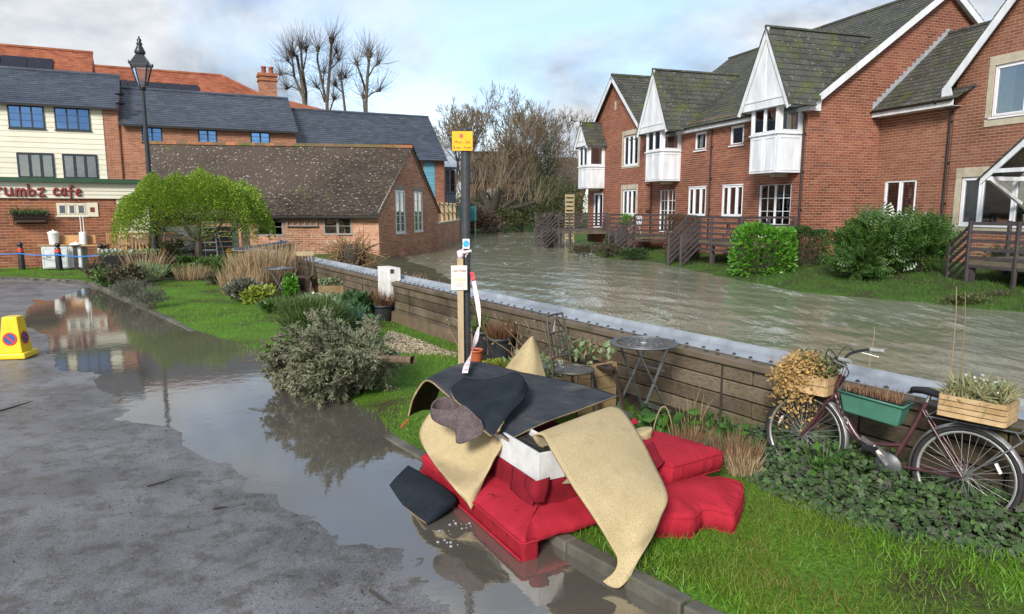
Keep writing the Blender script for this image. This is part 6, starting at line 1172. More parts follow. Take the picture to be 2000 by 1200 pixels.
# ---------------- bistro tables and chairs
IRON = pm('grey_iron', (.10, .105, .11), (.16, .165, .17), rough=.45, scale=14, bmp=.15, metal=.5); IRONB = pm('bronze_iron', (.075, .068, .058), (.11, .10, .085), rough=.5, scale=12, metal=.5)
def bistro(label, p, h, r, rz, mat):
    p = Vector(p); t = thing('bistro_table', p, label, 'table', 'round iron bistro tables'); R = Matrix.Rotation(rz, 3, 'Z'); tp = p+Vector((0, 0, h)); mb = MB()
    for rr, w in ((r, .012), (r*.86, .006), (r*.72, .006), (r*.30, .006)): mb.tube([tp+Vector((rr*cos(a), rr*sin(a), 0)) for a in np.linspace(0, 2*pi, 40, endpoint=False)], w, 5, closed=True)
    for i in range(44): a = 2*pi*i/44; e = Vector((cos(a), sin(a), 0)); mb.beam(tp+e*r*.86, tp+e*r*.99, .018, .006)
    for i in range(18): a = 2*pi*i/18; e = Vector((cos(a), sin(a), 0)); mb.beam(tp+e*r*.08, tp+e*r*.30, .010, .005)
    for i in range(14):
        a = 2*pi*i/14; c = tp+Vector((cos(a), sin(a), 0))*r*.52; mb.tube([c+Vector((cos(q)*r*.11, sin(q)*r*.11, 0)) for q in np.linspace(0, 2*pi, 10, endpoint=False)], .006, 4, closed=True); e = Vector((cos(a+.22), sin(a+.22), 0)); mb.beam(tp+e*r*.30, tp+e*r*.72, .010, .005)
    mb.build('table_top', mat, t); mb = MB(); k = 24
    mb.lathe([(.001, 0), (r*.1, 0), (r*.1, .004), (.001, .006)], tp, 16); mb.build('boss', ALU, t)
    for s in (-1, 1):
        for k, (a, b) in enumerate((((-.62, s*.55, -h), (.60, s*.45, -.03)), ((.62, s*.62, -h), (-.60, s*.38, -.03)))): mb = MB(); mb.beam(tp+R @ Vector((a[0]*r, a[1]*r, a[2])), tp+R @ Vector((b[0]*r, b[1]*r, b[2])), .028, .012); mb.build('leg', mat, t)
    for x_, z_ in ((-.62, -h+.05), (.62, -h+.05), (.3, -h*.35)): mb = MB(); mb.beam(tp+R @ Vector((x_*r, -.6*r, z_)), tp+R @ Vector((x_*r, .6*r, z_)), .012, .05 if z_ < -h*.5 else .015); mb.build('stretcher', mat, t)
    return t
q = at(1257, 670, 6.75); gp = Vector((q.x, q.y, .0)); gp.z = lh(gp); bistro('round fretwork iron bistro table beside the flood wall', gp, q.z-gp.z, .33, .55, IRON)
q = GL(548, 590); bistro('small pale topped bistro table among the dry stems', q, .76, .32, .3, IRON)
def metal_chair(label, p, rz):
    p = Vector(p); t = thing('iron_chair', p, label, 'chair'); R = Matrix.Rotation(rz, 3, 'Z'); w = lambda x, y, z: p+R @ Vector((x, y, z)); s = .19
    mb = MB(); mb.tube([w(s*1.05*cos(a), s*1.05*sin(a), .45) for a in np.linspace(0, 2*pi, 28, endpoint=False)], .013, 6, closed=True); mb.build('seat_ring', IRONB, t)
    for i in range(6): y = -.13+.052*i; x = math.sqrt(s*s-y*y); mb = MB(); mb.beam(w(y, -x, .455), w(y, x, .455), .026, .005); mb.build('seat_slat', IRON, t)
    for sx in (-1, 1):
        mb = MB(); mb.tube([w(sx*.15, .13, .0), w(sx*.155, .14, .45), w(sx*.15, .19, .75), w(sx*.13, .24, .98)], .012, 6); mb.build('leg', IRONB, t); mb = MB(); mb.tube([w(sx*.15, -.15, 0), w(sx*.14, -.13, .45)], .012, 6); mb.build('leg', IRONB, t)
    for z, y in ((.56, .155), (.80, .205), (.975, .24)): mb = MB(); mb.tube([w(-.15+.01, y, z), w(0, y+.015, z), w(.15-.01, y, z)], .010, 6); mb.build('back_rail', IRONB, t)
    for i in range(4): x = -.09+.06*i; mb = MB(); mb.beam(w(x, .165, .56), w(x, .215, .80), .018, .008); mb.build('back_slat', IRONB, t)
    mb = MB(); mb.beam(w(-.13, .21, .81), w(0, .235, .96), .016, .008); mb.beam(w(.13, .21, .81), w(0, .235, .96), .016, .008); mb.beam(w(0, .235, .965), w(-.05, .21, .81), .016, .008); mb.beam(w(0, .235, .965), w(.05, .21, .81), .016, .008); mb.build('back_scroll', IRONB, t)
    mb = MB(); mb.beam(w(-.15, -.14, .18), w(-.15, .135, .18), .012, .012); mb.beam(w(.15, -.14, .18), w(.15, .135, .18), .012, .012); mb.build('stretcher', IRONB, t)
q = at(1120, 722, 6.6); gp = Vector((q.x, q.y, 0)); gp.z = q.z-.45; metal_chair('slender iron chair with a slatted round seat before the wooden planter', gp, radians(50))
gp.z = lh(gp)
q = GL(596, 575); t = thing('folding_chair', q, 'weathered folding chair with a slatted back among the dry stems', 'chair')
for i in range(6): x = -.17+.068*i; mb = MB(); mb.beam(q+Vector((x*1.1, .2, .48)), q+Vector((x*1.2-.05, .3, 1.0)), .03, .015); mb.build('back_slat', DKW, t)
mb = MB(); mb.box(q+Vector((-.05, .31, 1.03)), (.48, .04, .12)); mb.build('top_rail', PT, t); mb = MB(); mb.box(q+Vector((0, 0, .46)), (.42, .4, .03)); mb.build('seat', DKW, t)
for sx in (-1, 1): mb = MB(); mb.beam(q+Vector((sx*.2, .3, 0)), q+Vector((sx*.2, -.2, .46)), .03, .03); mb.build('leg', DKW, t); mb = MB(); mb.beam(q+Vector((sx*.2, -.25, 0)), q+Vector((sx*.24-.05, .31, 1.0)), .03, .03); mb.build('leg', DKW, t)
# ---------------- pots and planters
POTB = pm('black_pot', (.016, .018, .022), (.028, .03, .035), rough=.5, scale=9, bmp=.15); TERR = pm('terracotta', (.42, .10, .035), (.34, .085, .035), rough=.55, scale=8, bmp=.05); SOIL = pm('soil', (.03, .022, .015), (.02, .014, .01), rough=1, scale=40, bmp=.8)
def pot(label, p, r, h, mat, plant=None, group='plant pots by the flood wall', ribs=0):
    p = Vector(p); t = thing('plant_pot', p, label, 'plant pot', group); mb = MB(); prof = [(r*.78, 0), (r*.80, .01)]+[(r*(.80+.2*z)+(.006 if i % 2 else 0), h*z) for i, z in enumerate(np.linspace(.05, .85, 9))]+[(r*1.0, h*.86), (r*1.05, h*.87), (r*1.05, h), (r*.97, h), (r*.95, h*.9)]; mb.lathe(prof, p, 24); mb.build('pot', mat, t); mb = MB(); mb.lathe([(.001, h*.9), (r*.96, h*.9)], p, 20); mb.build('soil', SOIL, t)
    if plant: plant(t, p+Vector((0, 0, h*.9)), r)
    return t
def stems(mat, h, n, shape='blade'):
    def f_(t, p, r): a = RNG.uniform(0, 2*pi, n); q = np.sqrt(RNG.uniform(size=n))*r*.9; leaves('foliage', np.stack([p.x+q*np.cos(a), p.y+q*np.sin(a), np.full(n, p.z)], 1), h*RNG.uniform(.5, 1.1, n), mat, t, shape=shape, dirs=np.stack([np.cos(a)*q/r*.6, np.sin(a)*q/r*.6, np.ones(n)], 1), jit=.2)
    return f_
pot('ribbed black pot of bare red stems against the wall', GL(748, 626), .21, .32, POTB, stems(RUST, .42, 260, 'stalk')); pot('large black pot with dry brown stems behind the sign post', GL(976, 706), .185, .36, POTB, stems(RUST, .30, 460, 'stalk')); pot('black pot with green grassy plant hidden behind the post', GL(940, 694)+Vector((.02, .25, 0)), .17, .34, POTB, stems(MIDG, .3, 220)); pot('orange terracotta pot right of the sign post', GL(928, 716), .105, .24, TERR)
SLEEP = pieces('planter_timber', [(.22, .155, .08), (.27, .19, .10), (.18, .125, .065)], rough=.8, stain=(.4, .4, .28), sscale=3, samt=.7, bmp=.4)
def tbox(name, label, p, dx, dy, h, rz, k=3, plants=(), group='wooden planters'):
    p = Vector(p); t = thing(name, p, label, 'planter', group); R = Matrix.Rotation(rz, 3, 'Z')
    for i in range(k):
        z = h*(i+.5)/k
        for sx in (-1, 1): mb = MB(); mb.box(p+R @ Vector((sx*(dx/2-.03), 0, z)), (.06, dy, h/k-.006), M=R); mb.build('plank', SLEEP, t); mb = MB(); mb.box(p+R @ Vector((0, sx*(dy/2-.03), z)), (dx-.13, .06, h/k-.006), M=R); mb.build('plank', SLEEP, t)
    mb = MB(); mb.box(p+Vector((0, 0, h*.45)), (dx-.125, dy-.125, h*.9), M=R); mb.build('soil', SOIL, t)
    for mat, n, sz, hh, shp in plants:
        C = np.array([p+R @ Vector((RNG.uniform(-.5, .5)*dx*1.0, RNG.uniform(-.5, .5)*dy*1.0, h+RNG.uniform(-.03, hh))) for _ in range(n)]); leaves('foliage', C, sz*RNG.uniform(.6, 1.2, n), mat, t, shape=shp, dirs=np.tile([0, 0, 1.], (n, 1))+RNG.normal(size=(n, 3))*.6)
    return t
wz = math.atan2(wd.y, wd.x)
for lab, px, py, dx, dy, h in (('front tier of the wooden planter full of pale plants', 630, 608, .95, .55, .22), ('raised right tier of the wooden planter', 655, 590, .7, .5, .42), ('back tier of the wooden planter by the white cabinet', 640, 572, .8, .5, .55)): tbox('timber_planter', lab, GL(px, py), dx, dy, h, .15, 2, ((PALE, 240, .09, .12, 'oval'), (SAGE, 160, .08, .14, 'oval'), (WHITEF, 14, .05, .15, 'quad')))
q = at(1135, 722, 7.1); q.z = lh(q); tbox('timber_planter', 'square timber planter of blocky planks behind the iron chair', q, .62, .45, .52, wz, 4, ((PALE, 120, .10, .16, 'oval'), (RUST, 60, .22, .05, 'blade'))); q = at(1045, 735, 6.9); q.z = lh(q); tbox('timber_planter', 'low timber planter beside the beige roll', q, .7, .4, .42, wz, 3, ((PALE, 160, .10, .12, 'oval'), (WHITEF, 20, .05, .16, 'quad')))
q = GL(968, 735); bush('lime_plant', 'bright lime green cushion plant behind the dark sheet', (q.x, q.y, q.z+.12), (.24, .2, .14), 900, .035, LIME, BG, clumps=5, cat='plant')
q = at(1172, 760, 6.9); q.z = lh(q); t = thing('slatted_stool', q, 'small dark slatted stool leaning by the wall behind the chair', 'stool')
for i in range(3): mb = MB(); mb.box(q+Vector((0, -.1+.1*i, .5)), (.3, .08, .02), rz=wz); mb.build('slat', DKW, t)
for sx in (-1, 1): mb = MB(); mb.beam(q+Vector((sx*.12, -.1, .5)), q+Vector((sx*.12+.12, -.2, 0)), .035, .03); mb.build('leg', DKW, t); mb = MB(); mb.beam(q+Vector((sx*.12, .1, .5)), q+Vector((sx*.12-.1, .15, 0)), .035, .03); mb.build('leg', DKW, t)
# ---------------- bushes in the middle bed
gbush('cabbage_plant', 'dark leafy plants below the white cabinet', 700, 622, .5, .3, 700, .16, leafmat('dark_leaf', [(.03, .07, .025), (.045, .10, .035), (.06, .12, .045)], trans=.15), BG); gbush('cabbage_plant', 'green leafy plants left of the black pot', 665, 640, .5, .3, 700, .13, MATS['dark_leaf'], BG)
gbush('green_conifer', 'dark green needle bush behind the dead fir tree', 600, 690, .72, .55, 12000, .10, leafmat('needle_green', [(.045, .085, .018), (.065, .11, .025), (.08, .12, .03), (.035, .07, .02)], trans=.1), BG, shape='needle', up=.55, clumps=9); gbush('green_conifer', 'blue green feathery bush between the planter and the fir', 668, 672, .6, .42, 8000, .085, leafmat('blue_needle', [(.035, .085, .05), (.05, .11, .065), (.03, .07, .04)], trans=.1), BG, shape='needle', up=.5, clumps=7)
# ---------------- dead christmas tree lying on the lawn
tb0 = at(806, 704, 7.2); tip = at(505, 690, 8.4); ax = np.array(tip-tb0); Lx = np.linalg.norm(ax); axn = ax/Lx; t = thing('felled_fir_tree', (tb0.x, tb0.y, .05), 'dead grey green fir tree lying on its side on the lawn', 'tree'); segs = []; NC, ND, NN = [], [], []
for i in range(14): a = np.array(tb0)+ax*i/14; b = np.array(tb0)+ax*(i+1)/14; segs.append((*a, *b, .042*(1-i/14.5)+.006, .042*(1-(i+1)/14.5)+.006))
tree_mesh(t, 'trunk', segs, pm('fir_bark', (.15, .10, .06), (.07, .05, .035), rough=.9, scale=12, bmp=.5), 9); segs = []
sidev = unit(np.cross(axn, [0, 0, 1])); upv = np.cross(sidev, axn)
def spray(a, d, L_, depth):
    n = max(3, int(L_/.05)); p = a.copy(); d = d.copy()
    for i in range(n):
        d2 = unit(d+RNG.normal(size=3)*.10+np.array([0, 0, -.03])); q = p+d2*L_/n; segs.append((*p, *q, .006*(1-.6*i/n)*(1 if depth else .6), .005*(1-.6*i/n)*(1 if depth else .6)))
        if depth and i > 0 and RNG.uniform() < .85:
            for sg in (-1, 1):
                sd_ = unit(np.cross(d2, RNG.normal(size=3)*.3+upv)); spray(q, unit(d2*.75+sd_*sg*.75+RNG.normal(size=3)*.15), L_*RNG.uniform(.22, .42)*(1-.5*i/n), 0)
        m = 11 if not depth else 5
        tt = RNG.uniform(size=(m, 1)); NC.append(p+(q-p)*tt); NN.append(np.tile(d2, (m, 1))); p, d = q, d2
for i in range(135):
    f_ = RNG.uniform(.10, .74); a = np.array(tb0)+ax*f_; an = RNG.uniform(0, 2*pi); rad_ = sidev*cos(an)+upv*(sin(an)*.8+.05); Lb = (.70*(1-f_)**.8+.13)*RNG.uniform(.75, 1.1); d = unit(rad_+axn*.85)
    if a[2]+d[2]*Lb < .05: d[2] = max(d[2], (.06-a[2])/Lb); d = unit(d)
    spray(a, d, Lb, 1)
for sg, L_ in ((1, .32), (-1, .34)): a = np.array(tb0)+ax*.88; d = unit(axn*.45+np.array([0, 0, .55])*sg+sidev*.5*sg); d[2] = max(d[2], -.2); segs.append((*a, *(a+d*L_*1.3), .014, .008))
tree_mesh(t, 'branches', segs, MATS['fir_bark'], 4)
C = np.concatenate(NC); N_ = np.concatenate(NN); k = C[:, 2] > .04; C, N_ = C[k], N_[k]
leaves('needles', C, .052*RNG.uniform(.7, 1.2, len(C)), leafmat('dead_needle', [(.095, .115, .055), (.17, .195, .11), (.065, .085, .038), (.28, .29, .19), (.055, .075, .033)], rough=.7, trans=.1, big=(3.2, (.19, .18, .125))), t, shape='sprig', dirs=N_*1.0+RNG.normal(size=N_.shape)*.45, jit=.3)
# ---------------- pollard willow stump and river scrub behind the wall
q = at(688, 500, 19.5); q.z = ZR; t = thing('willow_stump', q, 'squat willow stump with a mop of cut pale shoots beside the barn', 'tree stump'); mb = MB(); mb.lathe([(.34, -.2), (.28, .3), (.30, .7), (.42, 1.0), (.36, 1.25), (.1, 1.35)], q, 14); mb.build('trunk', MATS['dark_bark'], t); segs = []
for i in range(520): a = np.array(q)+np.array([RNG.normal()*.22, RNG.normal()*.2, RNG.uniform(.55, 1.3)]); d = unit(np.array([(a[0]-q.x)*1.5, (a[1]-q.y)*1.5, RNG.uniform(-.25, .9)])+RNG.normal(size=3)*.5); L_ = RNG.uniform(.25, .62); segs.append((*a, *(a+d*L_), .016, .007))
tree_mesh(t, 'crown', segs, leafmat('cut_shoot', [(.22, .14, .065), (.29, .19, .10), (.15, .09, .045)], rough=.7, trans=0), 4)
SG = 'dry scrub on the near river bank'
def scrub(label, px, py, d, rx, h, n, mat=DRY, z=ZR, leaf=BR1, nl=300):
    q = at(px, py, d); q.z = z; t = thing('dry_scrub', q, label, 'scrub', SG); segs = []
    for i in range(n): a = np.array(q)+np.array([RNG.normal()*rx*.5, RNG.normal()*rx*.4, 0]); dd = unit(np.array([RNG.normal()*.55, RNG.normal()*.5, 1])); L_ = h*RNG.uniform(.4, 1.1); m = a+dd*L_*.6; e = m+unit(dd+RNG.normal(size=3)*.5)*L_*.4; segs += [(*a, *m, .007, .005), (*m, *e, .005, .003)]
    tree_mesh(t, 'stem', segs, mat, 3); C = np.array([s[3:6] for s in segs]); C = C[RNG.integers(0, len(C), nl)]+RNG.normal(size=(nl, 3))*.07; leaves('foliage', C, .055*RNG.uniform(.6, 1.3, nl), leaf, t)
DRYB = leafmat('dry_brown_leaf', [(.20, .13, .075), (.26, .18, .11), (.15, .095, .055)], rough=.8, trans=.1)
for px, py, d, rx, h, n, lab in ((735, 515, 17.5, .9, .45, 260, 'tangled dry scrub right of the willow stump'), (775, 525, 16.5, 1.0, .5, 300, 'mound of dry scrub below the barn gable'), (820, 535, 15.5, 1.0, .5, 300, 'wide dry scrub at the flooded bank edge'), (850, 550, 14.2, .8, .5, 260, 'dry scrub just left of the sign post'), (760, 500, 20.0, 1.0, .5, 260, 'brown scrub at the waterline by the barn'), (705, 520, 17.5, .6, .4, 150, 'low dry stems at the foot of the willow stump'), (660, 498, 19.5, .8, .4, 200, 'low green and brown scrub by the barn wall'), (800, 512, 18.5, .9, .5, 240, 'brown scrub drowned in the river shallows')): scrub(lab, px, py, d, rx, h, n, leaf=DRYB)
for px, py, d, rx, h, n, lab in ((975, 590, 10.6, .45, .95, 60, 'dead weeds above the wall just right of the sign post'), (1045, 600, 9.8, .4, .95, 50, 'dead brown weeds over the wall left of the iron chair'), (1090, 605, 9.3, .4, .95, 55, 'dry seed heads above the metal capping by the iron chair'), (1130, 610, 9.0, .35, .95, 45, 'thin dead weeds behind the bistro table end of the wall')): scrub(lab, px, py, d, rx, h, n, leaf=DRYB, nl=170)
for i, (px, y0, y1, d) in enumerate(((1318, 640, 555, 7.6), (1880, 690, 570, 5.6), (1860, 700, 560, 5.8), (1700, 690, 640, 6.2))):
    a, b = at(px, y0, d), at(px+(8 if i != 1 else 5), y1, d); mb = MB(); mb.tube([Vector((a.x, a.y, ZR)), a, a.lerp(b, .6)+Vector((.01, 0, 0)), b], [.006, .005, .004, .003], 5); tag(mb.build('dead_stalk', DRY, origin=(a.x, a.y, ZR)), 'thin dead stalk standing in the water behind the ' + ('bistro table', 'rear bicycle crate', 'green planter on the bicycle', 'bicycle handlebars')[i], 'stalk', 'dead stalks in the river')
# ============================================================ THE DUMPED SOFA AND CARPETS
def cloth(name, c1, c2, rough=.95, weave=260, bmp=.35, spots=None, scale=5):
    m, nt, b = newmat(name); n = noise(nt, scale, 6, .65); r = ramp(nt, [c2, c1], [.35, .62]); nt.links.new(n.outputs[0], r.inputs[0]); c = r.outputs[0]
    nw = noise(nt, weave, 2, .6); rw = ramp(nt, [(.72,)*3, (1.2,)*3], [.35, .65]); nt.links.new(nw.outputs[0], rw.inputs[0]); c = mixc(nt, .8, c, rw.outputs[0], 'MULTIPLY')
    if spots: ns = noise(nt, spots[0], 4, .6); rs = ramp(nt, [(0, 0, 0), (1, 1, 1)], spots[2]); nt.links.new(ns.outputs[0], rs.inputs[0]); c = mixc(nt, rs.outputs[0], c, spots[1])
    nt.links.new(c, b.inputs['Base Color']); b.inputs['Roughness'].default_value = rough; b.inputs['Specular IOR Level'].default_value = .15; b.inputs['Sheen Weight'].default_value = .0; bump(nt, b, nw.outputs[0], bmp, .004); return m
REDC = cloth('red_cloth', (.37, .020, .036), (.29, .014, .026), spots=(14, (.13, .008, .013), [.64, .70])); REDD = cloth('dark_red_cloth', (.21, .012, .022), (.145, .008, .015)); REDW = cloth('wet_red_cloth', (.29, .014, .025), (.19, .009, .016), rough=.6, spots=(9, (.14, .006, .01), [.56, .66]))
UND = cloth('underlay_grey', (.050, .056, .066), (.030, .034, .041), spots=(2.2, (.13, .12, .105), [.55, .75]), weave=180); UNDB = cloth('underlay_back', (.07, .048, .033), (.045, .032, .022)); BLKC = cloth('black_carpet', (.012, .017, .023), (.020, .026, .034), weave=120, bmp=.8); FELT = cloth('felt_brown', (.115, .090, .092), (.075, .058, .06), weave=70, bmp=.6, scale=14); BEI = cloth('beige_carpet', (.42, .335, .195), (.36, .285, .16), weave=150, bmp=.35, spots=(3.2, (.29, .225, .125), [.55, .75]), scale=2.5); BEIB = cloth('beige_backing', (.30, .25, .16), (.22, .18, .11)); FRAY = cloth('carpet_edge', (.36, .27, .15), (.20, .15, .08), weave=60)
S0_ = G(1020, 1098, 0); S1_ = G(824, 922, 0); e1 = (S1_-S0_); SLEN = e1.length; e1.normalize(); e2 = Vector((e1.y, -e1.x, 0)); e2 = e2 if e2.x > 0 else -e2
FS = Fr(S0_, e1, e2)      # s along the front rail, n back into the sofa
SO = thing('sofa', FS.p(SLEN/2, 0, .5), 'overturned bright red sofa base standing at the puddle edge under carpets', 'sofa'); SB = 1.12
def rails(prof_f, prof_r, name, mat, s0=0, s1=SLEN, wob=.0):
    """upholstered apron: a profile (inset, height) swept along the front and the near end"""
    mb = MB(); k = len(prof_f); path = [(s1, 'f'), (s1*.66, 'f'), (s1*.33, 'f'), (.06, 'f')]; rows = []
    for i, s in enumerate(np.linspace(s1, .05, 16)): rows.append([FS.p(max(s, d), h+wob*sin(i*1.7+j), d+wob*sin(i*2.3+j*2)*(.3 if i > 12 else 1)) for j, (d, h) in enumerate(prof_f)])
    for a in np.linspace(0, pi/2, 6)[1:-1]: rows.append([FS.p(max(.05*(1-sin(a)), d), h, max(.05*(1-cos(a)), d)) for d, h in prof_f])
    for i, n in enumerate(np.linspace(.05, SB, 14)): rows.append([FS.p(d+wob*sin(i*1.9+j)*(.3 if i < 3 else 1), h+wob*sin(i*2.1+j*1.3), max(n, d)) for j, (d, h) in enumerate(prof_r)])
    vs = [p for r in rows for p in r]; mb.add(vs, [(i*k+j, i*k+j+1, (i+1)*k+j+1, (i+1)*k+j) for i in range(len(rows)-1) for j in range(k-1)], 0, True); return mb.build(name, mat, SO)
rails([(.06, .09), (.012, .10), (.004, .125), (.03, .145), (.15, .172), (.285, .185)], [(.16, .06), (.07, .07), (.03, .095), (.035, .135), (.15, .172), (.285, .185)], 'apron', REDC, wob=.007)
mb = MB(); mb.fb(FS, -.005, SLEN, -.04, .118, .0, .12); mb.build('front_rail', REDW, SO, bevel=.022, bseg=3)
mb = MB(); mb.tube([FS.p(s, .118, -.004) for s in np.linspace(SLEN, .0, 16)]+[FS.p(-.008, .118, n) for n in (.02, .06, .11)], .007, 6); mb.build('piping', REDC, SO)
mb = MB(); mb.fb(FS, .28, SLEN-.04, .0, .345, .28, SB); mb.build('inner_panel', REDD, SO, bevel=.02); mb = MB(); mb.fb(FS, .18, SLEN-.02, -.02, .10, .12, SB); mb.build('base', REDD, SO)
for nm, (a, b) in (('piping', ((.0, -.012), None)),):
    pts = [FS.p(s, .012, -.012) for s in np.linspace(SLEN, .0, 20)]; mb = MB(); mb.tube(pts, .009, 6); mb.build(nm, REDC, SO)
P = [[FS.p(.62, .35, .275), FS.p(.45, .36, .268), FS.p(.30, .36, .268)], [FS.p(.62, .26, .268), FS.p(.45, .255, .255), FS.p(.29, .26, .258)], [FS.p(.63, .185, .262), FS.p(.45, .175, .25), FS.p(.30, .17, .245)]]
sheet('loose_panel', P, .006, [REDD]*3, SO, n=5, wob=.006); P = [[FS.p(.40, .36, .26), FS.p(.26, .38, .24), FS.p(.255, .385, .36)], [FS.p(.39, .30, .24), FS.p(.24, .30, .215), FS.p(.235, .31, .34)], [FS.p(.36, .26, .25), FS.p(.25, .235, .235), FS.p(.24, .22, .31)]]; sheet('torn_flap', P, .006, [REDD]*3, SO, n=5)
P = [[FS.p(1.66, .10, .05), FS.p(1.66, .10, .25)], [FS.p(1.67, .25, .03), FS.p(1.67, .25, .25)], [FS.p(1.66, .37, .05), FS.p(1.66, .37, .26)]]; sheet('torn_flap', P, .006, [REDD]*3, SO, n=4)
# white drawer box on the sofa
WBX = pm('chipped_white_board', (.62, .63, .63), (.48, .48, .47), rough=.55, scale=7, bmp=.1); b0x = FS.p(.29, .36, .29); DB = thing('drawer_box', b0x, 'white open drawer box lying on the red sofa under the carpets', 'drawer box'); H0, H1 = .347, .545
for q, nm in (((.29, 1.05, H0, H1, .29, .312), 'side_panel'), ((.29, .312, H0, H1, .314, .50), 'side_panel'), ((.31, 1.05, H0, H0+.012, .31, .50), 'bottom_panel'), ((.31, 1.05, H0, H1, .50, .52), 'side_panel')): mb = MB(); mb.fb(FS, *q); mb.build(nm, WBX, DB, bevel=.003)
BLKW = pm('black_slat', (.018, .016, .014), (.03, .027, .023), rough=.6)
for i in range(3): mb = MB(); mb.fb(FS, .33, 1.04, .50, .515, .33+i*.055, .37+i*.055); mb.build('slat', BLKW, DB)
q = at(1062, 875, 4.62); mb = MB(); mb.lathe([(.002, -.03), (.04, -.024), (.055, 0), (.045, .03), (.002, .04)], (0, 0, 0), 14); o = mb.build('dark_bottle', pm('purple_glass', (.035, .016, .024), (.02, .01, .014), rough=.15, bmp=0, spec=.6)); o.location = q; o.rotation_euler = (.3, 1.2, .4); o.scale = (1, 1.2, .9); tag(o, 'dark purple rounded object in the drawer box', 'bundle')
def pts(rows): return [[(G(*p[:3]) if len(p) == 4 else at(*p)) for p in r] for r in rows]
def carpet(name, rows, th, mats, label, n=8, wob=.007, org=None):
    P = pts(rows); o = sheet(name, P, th, mats, None, n=n, wob=wob, label=label, cat='carpet' if 'felt' not in name else 'felt', group='discarded carpet pieces on the sofa'); c = P[len(P)//2][len(P[0])//2]; o.data.transform(Matrix.Translation(-c)); o.location = c; return o
carpet('underlay_sheet', [[(796, 814, 5.55), (808, 806, 6.0), (826, 800, 6.3), (842, 800, 6.6)], [(808, 772, 5.55), (825, 758, 6.0), (845, 750, 6.3), (866, 748, 6.6)], [(833, 742, 5.55), (862, 727, 5.9), (890, 714, 6.2), (915, 706, 6.5)], [(870, 768, 5.3), (925, 746, 5.6), (985, 736, 5.95), (1020, 727, 6.25)], [(925, 815, 4.98), (1000, 785, 5.3), (1070, 763, 5.65), (1122, 748, 6.0)], [(992, 858, 4.66), (1068, 824, 4.95), (1140, 797, 5.25), (1207, 772, 5.6)]], .014, [UND, UNDB, FRAY], 'large dark grey carpet sheet spread over the top of the sofa', n=10)
carpet('black_carpet_piece', [[(905, 738, 5.52), (935, 741, 5.50), (972, 738, 5.5), (1005, 727, 5.5), (1022, 736, 5.5)], [(881, 757, 5.25), (925, 760, 5.23), (975, 757, 5.23), (1018, 742, 5.28), (1031, 757, 5.32)], [(888, 778, 5.06), (930, 786, 5.0), (970, 782, 5.02), (1005, 772, 5.06), (1025, 776, 5.12)], [(918, 806, 4.86), (945, 812, 4.82), (968, 808, 4.84), (988, 800, 4.88), (1003, 800, 4.92)], [(944, 836, 4.70), (952, 846, 4.66), (960, 850, 4.65), (968, 846, 4.68), (976, 832, 4.74)]], .02, [BLKC, UNDB, FRAY], 'folded black carpet piece on top of the dark sheet', n=9)
carpet('felt_strip', [[(908, 796, 5.0), (880, 776, 5.12), (853, 779, 5.12), (842, 795, 5.02), (858, 800, 4.92), (885, 802, 4.86), (906, 792, 4.82), (938, 822, 4.70)], [(908, 806, 5.0), (880, 792, 5.12), (854, 793, 5.12), (840, 806, 5.02), (857, 815, 4.9), (886, 822, 4.84), (900, 828, 4.78), (944, 838, 4.68)], [(908, 815, 5.0), (880, 806, 5.12), (855, 806, 5.12), (842, 816, 5.02), (858, 829, 4.9), (887, 841, 4.84), (894, 867, 4.74), (938, 853, 4.68)]], .012, [FELT, FELT, FELT], 'curled grey brown felt strip beside the black carpet piece', n=7, wob=.002)
carpet('beige_carpet_piece', [[(850, 792, 5.38), (892, 818, 5.2), (942, 838, 5.0), (984, 858, 4.78)], [(818, 844, 5.35), (868, 868, 5.1), (926, 880, 4.92), (976, 878, 4.75)], [(836, 888, 5.15), (880, 905, 4.96), (922, 915, 4.84), (962, 902, 4.74)], [(878, 942, .215, 1), (900, 952, .20, 1), (926, 953, .20, 1), (947, 936, .23, 1)], [(912, 984, .10, 1), (919, 994, .085, 1), (923, 992, .088, 1), (931, 978, .11, 1)]], .012, [BEI, BEIB, FRAY], 'beige carpet piece hanging to a point over the sofa front', n=9)
